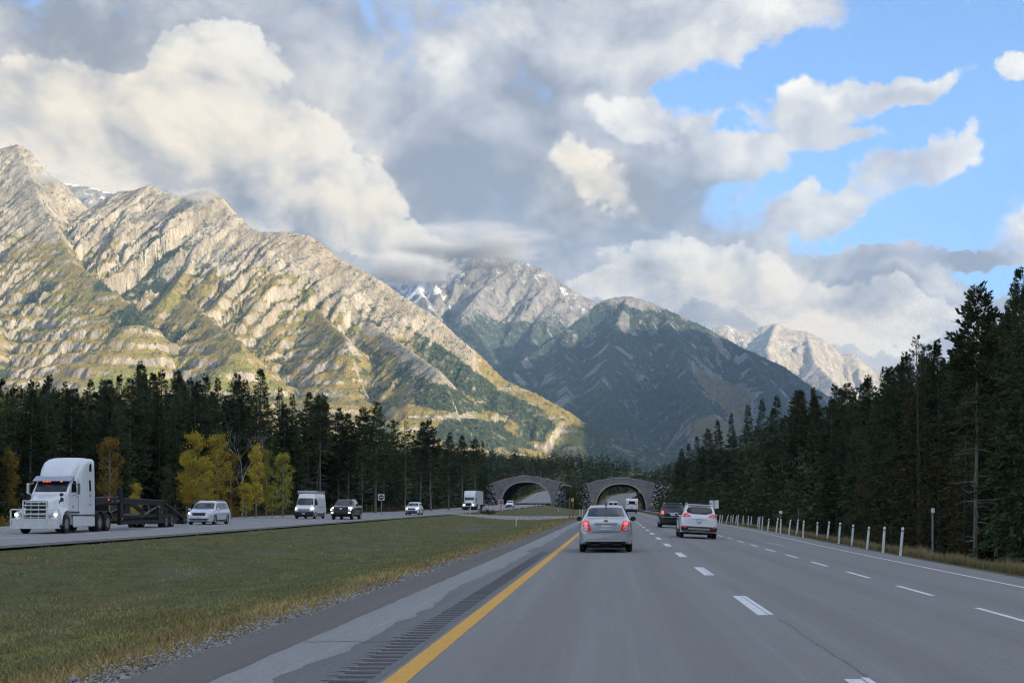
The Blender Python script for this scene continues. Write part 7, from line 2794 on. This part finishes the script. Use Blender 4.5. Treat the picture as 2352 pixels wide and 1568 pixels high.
# ------------------------------------------------------------------ bushes, grasses
def bush_data(seed, n=700, leaf=.14):
    g = np.random.default_rng(seed)
    c = g.normal(0, 1, (14, 3)) * np.array([.42, .42, .25]) + np.array([0, 0, .45])
    j = g.integers(0, 14, n)
    pos = c[j] + g.normal(0, .17, (n, 3))
    pos[:, 2] = np.abs(pos[:, 2])
    dv = norm(g.normal(0, 1, (n, 3)) + np.array([0, 0, .5]))
    sv = norm(np.cross(dv, g.normal(0, 1, (n, 3))))
    ln = leaf * (.7 + .7 * g.random(n))
    v, f = quads_from(pos, dv, sv, ln, ln * .6)
    st = MB()
    rr = random.Random(seed)
    for i in range(9):
        a = rr.random() * 6.28
        w = rr.uniform(.2, .6)
        st.tube([(0, 0, -.05), (w * .5 * math.cos(a), w * .5 * math.sin(a), .35), (w * math.cos(a), w * math.sin(a), .75)], [.02, .014, .005], 4)
    return mesh_data('foliage', v, f), st.data('stems')


BU = [bush_data(400 + i) for i in range(3)]


def put_bush(x, y, z, s, label, mat, group=None, sz=None):
    o = thing('bush', label, 'bush', (x, y, z), (0, 0, random.random() * 6.28), group)
    o.scale = (s, s, sz or s)
    fo, st = random.choice(BU)
    a = link('foliage', fo, None, o)
    b = link('stems', st, None, o)
    for ob, m in ((a, mat), (b, M_BARK)):
        if not ob.data.materials:
            ob.data.materials.append(None)
        ob.material_slots[0].link = 'OBJECT'
        ob.material_slots[0].material = m


rb = random.Random(31)
for i in range(24):
    x = rb.uniform(-15.6, -10.9)
    fy = rb.random()
    z = float(top_z(x)) * (1 - fy) + float(ground_z(x, PY - 12)) * fy
    put_bush(x, PY + .3 - 12 * fy, z - .2, rb.uniform(.9, 2.2), 'dark green bush on the slope between the two arches', M_BUSH, 'bushes between the arches')
for i in range(46):
    x = rb.uniform(-62, 40)
    if -19 < x < -8:
        continue
    put_bush(x, PY + rb.uniform(1.5, 5), float(top_z(x)) + .15, rb.uniform(.8, 1.8), 'scrubby bush on the planted top of the overpass', rb.choice([M_BUSH, M_DRYBUSH, M_BUSH]), 'bushes on top of the overpass')
for i in range(26):
    side = rb.choice([0, 1])
    x = rb.uniform(-62, -46) if side == 0 else rb.uniform(20, 32)
    fy = rb.random()
    z = float(top_z(x)) * (1 - fy) + float(ground_z(x, PY - 12)) * fy
    put_bush(x, PY + .3 - 12 * fy, z - .2, rb.uniform(1.2, 2.8), 'bush on the bank left of the left arch' if side == 0 else 'bush on the bank right of the right arch', M_BUSH, 'bushes on the outer banks')
for i in range(40):
    y = 100 + 190 * rb.random()
    x = float(left_far(y)) - rb.uniform(2.5, 7)
    put_bush(x, y, float(ground_z(x, y)) - .1, rb.uniform(.7, 1.7), 'low brush at the foot of the wood beyond the far carriageway', rb.choice([M_BUSH, M_BUSH, M_DRYBUSH, M_RUST]), 'brush along the far wood edge')
for i in range(34):
    y = 42 + 90 * rb.random()
    x = float(itp(y, R_EDGE)) + rb.uniform(5.5, 9)
    put_bush(x, y, float(ground_z(x, y)) - .1, rb.uniform(.6, 1.5), 'low brush at the foot of the right wood', rb.choice([M_BUSH, M_BUSH, M_DRYBUSH]), 'brush along the right wood edge')
for i in range(4):
    put_bush(-20.6 + rb.uniform(-1.2, 1.2), 222 + rb.uniform(-2, 6), float(ground_z(-20.6, 222)) - .1, rb.uniform(.5, .9), 'tawny dry brush round the foot of the red sign', M_DRYBUSH, 'brush round the red sign')


def blades(name, pts, hgt, wid, cols, label, seed, lean=.35):
    """grass as single pointed blades, one joined object"""
    g = np.random.default_rng(seed)
    n = len(pts)
    z = ground_z(pts[:, 0], pts[:, 1]) - .01
    P0 = np.stack([pts[:, 0], pts[:, 1], z], 1)
    a = g.random(n) * 6.28
    s = np.stack([np.cos(a), np.sin(a), 0 * a], 1) * (wid * .5)[:, None]
    l = g.normal(0, lean, (n, 2))
    tip = P0 + np.stack([l[:, 0] * hgt, l[:, 1] * hgt, hgt], 1)
    v = np.empty((n, 3, 3))
    v[:, 0] = P0 - s
    v[:, 1] = P0 + s
    v[:, 2] = tip
    me = mesh_data(name, v.reshape(-1, 3), np.arange(3 * n).reshape(n, 3))
    set_attr(me, 'tint', np.repeat(cols, 3, 0).astype(np.float32))
    m = bpy.data.materials.new(name + '_blades')
    m.use_nodes = True
    t = NT(m.node_tree)
    b = t.n['Principled BSDF']
    at = t.node('ShaderNodeAttribute', attribute_name='tint')
    t.put(b.inputs['Base Color'], at.outputs['Color'])
    t.put(b.inputs['Roughness'], .85)
    t.put(b.inputs['Specular IOR Level'], .1)
    o = link(name, me, m)
    tag(o, label, kind='stuff')


def lerp(a, b, t):
    return np.asarray(a)[None] * (1 - t[:, None]) + np.asarray(b)[None] * t[:, None]


def median_grass():
    g = np.random.default_rng(8)
    n = 250000
    y = 8.0 / (1 - g.random(n) * (1 - 8.0 / 150.0))
    x = R_LEFT - 1.0 - g.random(n) ** .9 * 18.4
    px = VX + x / y * FPX
    k = (px > -40)
    x, y = x[k], y[k]
    d = R_LEFT - x
    nn = fbm(x / 4.0, y / 9.0, 4, 21)
    n2 = fbm(x / 1.7, y / 6.0, 4, 31)
    bare = .85 * sstep(.12, .40, nn) * sstep(8, 10, d) * (1 - sstep(14, 17, d))
    edge = 1 - sstep(1.0, 1.5, d + .3 * n2)
    keep = g.random(len(x)) > np.maximum(bare * .75, edge * .85)
    x, y, d, nn, n2 = x[keep], y[keep], d[keep], nn[keep], n2[keep]
    straw = np.clip((1 - sstep(2.0 + nn, 4.2 + nn, d)) + .22 * sstep(-.1, .4, n2) + .25 * sstep(0.05, .4, fbm(x / 9, y / 16, 3, 51)), 0, 1)
    straw = np.clip(straw + .35 * (g.random(len(x)) - .5), 0, 1)
    lime = np.clip(sstep(2.5, 4, d) * (1 - sstep(5.0, 7.5, d + 2 * nn)), 0, 1)
    green = lerp((.155, .170, .062), (.29, .285, .13), g.random(len(x)) * .6 + .4 * sstep(-.3, .3, nn))
    c = green * (1 - lime[:, None] * .45) + np.array([.24, .225, .055])[None] * lime[:, None] * .45
    c = c * (1 - straw[:, None]) + lerp((.31, .21, .07), (.52, .40, .19), g.random(len(x))) * straw[:, None]
    cl = fbm(x / .8, y / 1.4, 3, 61)
    h = (.025 + .045 * g.random(len(x))) * (1 + .9 * straw) * (.55 + 1.3 * sstep(-.15, .45, cl))
    c = c * (.82 + .5 * sstep(-.3, .4, fbm(x / 2.4, y / 5.0, 4, 62)))[:, None]
    w = .010 + .010 * g.random(len(x)) + .00022 * y
    blades('median_grass', np.stack([x, y], 1), h * (1 + .004 * y), w, c, 'short green and straw coloured grass on the median', 9, .5)


median_grass()


def verge_grass():
    g = np.random.default_rng(18)
    n = 45000
    y = 30 / (1 - g.random(n) * (1 - 30 / 190.0))
    e = itp(y, R_EDGE)
    x = e + .9 + np.abs(g.normal(0, 1.5, n))
    nn = fbm(x / 1.5, y / 3.0, 3, 77)
    keep = (g.random(n) < .75 + nn)
    x, y, e, nn = x[keep], y[keep], e[keep], nn[keep]
    u = g.random(len(x))
    straw = np.clip(sstep(.6, 1.6, x - e) + .3 * (u - .5), 0, 1)
    c = lerp((.07, .075, .025), (.13, .115, .04), u) * (1 - straw[:, None]) + lerp((.24, .18, .085), (.42, .34, .19), g.random(len(x))) * straw[:, None]
    h = .12 + .52 * straw * (.4 + .6 * g.random(len(x))) * np.clip(.75 + nn, .3, 1.2)
    blades('verge_grass', np.stack([x, y], 1), h, .014 + .00028 * y, c, 'tall straw coloured grass behind the white posts', 19, .22)
    # far side: rough grass below the wood
    n = 18000
    y = 70 + 260 * g.random(n)
    x = left_far(y) - .5 - np.abs(g.normal(0, 2.6, n))
    u = g.random(n)
    c = lerp((.06, .055, .024), (.17, .125, .055), u)
    blades('far_verge_grass', np.stack([x, y], 1), .15 + .45 * u, np.full(n, .05), c, 'rough grass along the far side of the far carriageway', 20, .25)


verge_grass()


# ------------------------------------------------------------------ air: faint blue haze over the whole valley
HAZE = 3.7e-5
hz = MB().box((0, 4500, 1350 - 60), (19000, 27000, 2900)).build('haze', None)
hz.data.materials.clear()
mh = bpy.data.materials.new('valley_haze')
mh.use_nodes = True
t_ = NT(mh.node_tree)
t_.n.remove(t_.n['Principled BSDF'])
pv = t_.node('ShaderNodeVolumePrincipled')
t_.put(pv.inputs['Color'], (.40, .64, 1.0))
t_.put(pv.inputs['Density'], HAZE)
t_.put(pv.inputs['Anisotropy'], .1)
t_.l.new(pv.outputs[0], t_.n['Material Output'].inputs['Volume'])
hz.data.materials.append(mh)
tag(hz, kind='stuff')


# ---- wisps of cloud round the summits, built as volumes
def summit_cloud(name, c, rad, dens, seed, scale, lo=.45, hi=.72):
    bm = bmesh.new()
    bmesh.ops.create_icosphere(bm, subdivisions=3, radius=1.0)
    for v in bm.verts:
        k = 1 + .22 * mnoise.noise(v.co * 1.7 + Vector((seed, 0, 0)))
        v.co = Vector((v.co.x * rad[0], v.co.y * rad[1], v.co.z * rad[2])) * k
    me = bpy.data.meshes.new(name)
    bm.to_mesh(me)
    bm.free()
    m = bpy.data.materials.new(name + '_vapour')
    m.use_nodes = True
    t = NT(m.node_tree)
    t.n.remove(t.n['Principled BSDF'])
    pv = t.node('ShaderNodeVolumePrincipled')
    co = t.node('ShaderNodeTexCoord').outputs['Object']
    n = t.noise(t.vmath('ADD', t.vmath('MULTIPLY', co, (1 / rad[0], 1 / rad[1], 1 / rad[2])), (seed, seed * .7, 0)), scale, 4, .6)
    r = t.vmath('LENGTH', t.vmath('MULTIPLY', co, (1 / rad[0], 1 / rad[1], 1 / rad[2])))
    d = t.math('MULTIPLY', t.ramp(n, lo, hi), t.ramp(r, 1.0, .35))
    t.put(pv.inputs['Density'], t.math('MULTIPLY', d, dens))
    t.put(pv.inputs['Color'], (.96, .96, .97))
    t.l.new(pv.outputs[0], t.n['Material Output'].inputs['Volume'])
    o = link(name, me, m, loc=c)
    tag(o, kind='stuff')


summit_cloud('summit_cloud', P(1090, 560, 9600), (760, 350, 170), .016, 3.0, 1.5, .40, .66)
summit_cloud('summit_cloud', P(930, 622, 9000), (430, 350, 130), .014, 7.0, 1.3, .38, .62)
summit_cloud('summit_cloud', P(440, 455, 5200), (150, 120, 55), .020, 11.0, 1.4)
summit_cloud('summit_cloud', P(130, 395, 5500), (230, 150, 70), .010, 15.0, 1.5)
SC.cycles.volume_step_rate = 2.0
SC.cycles.volume_max_steps = 128
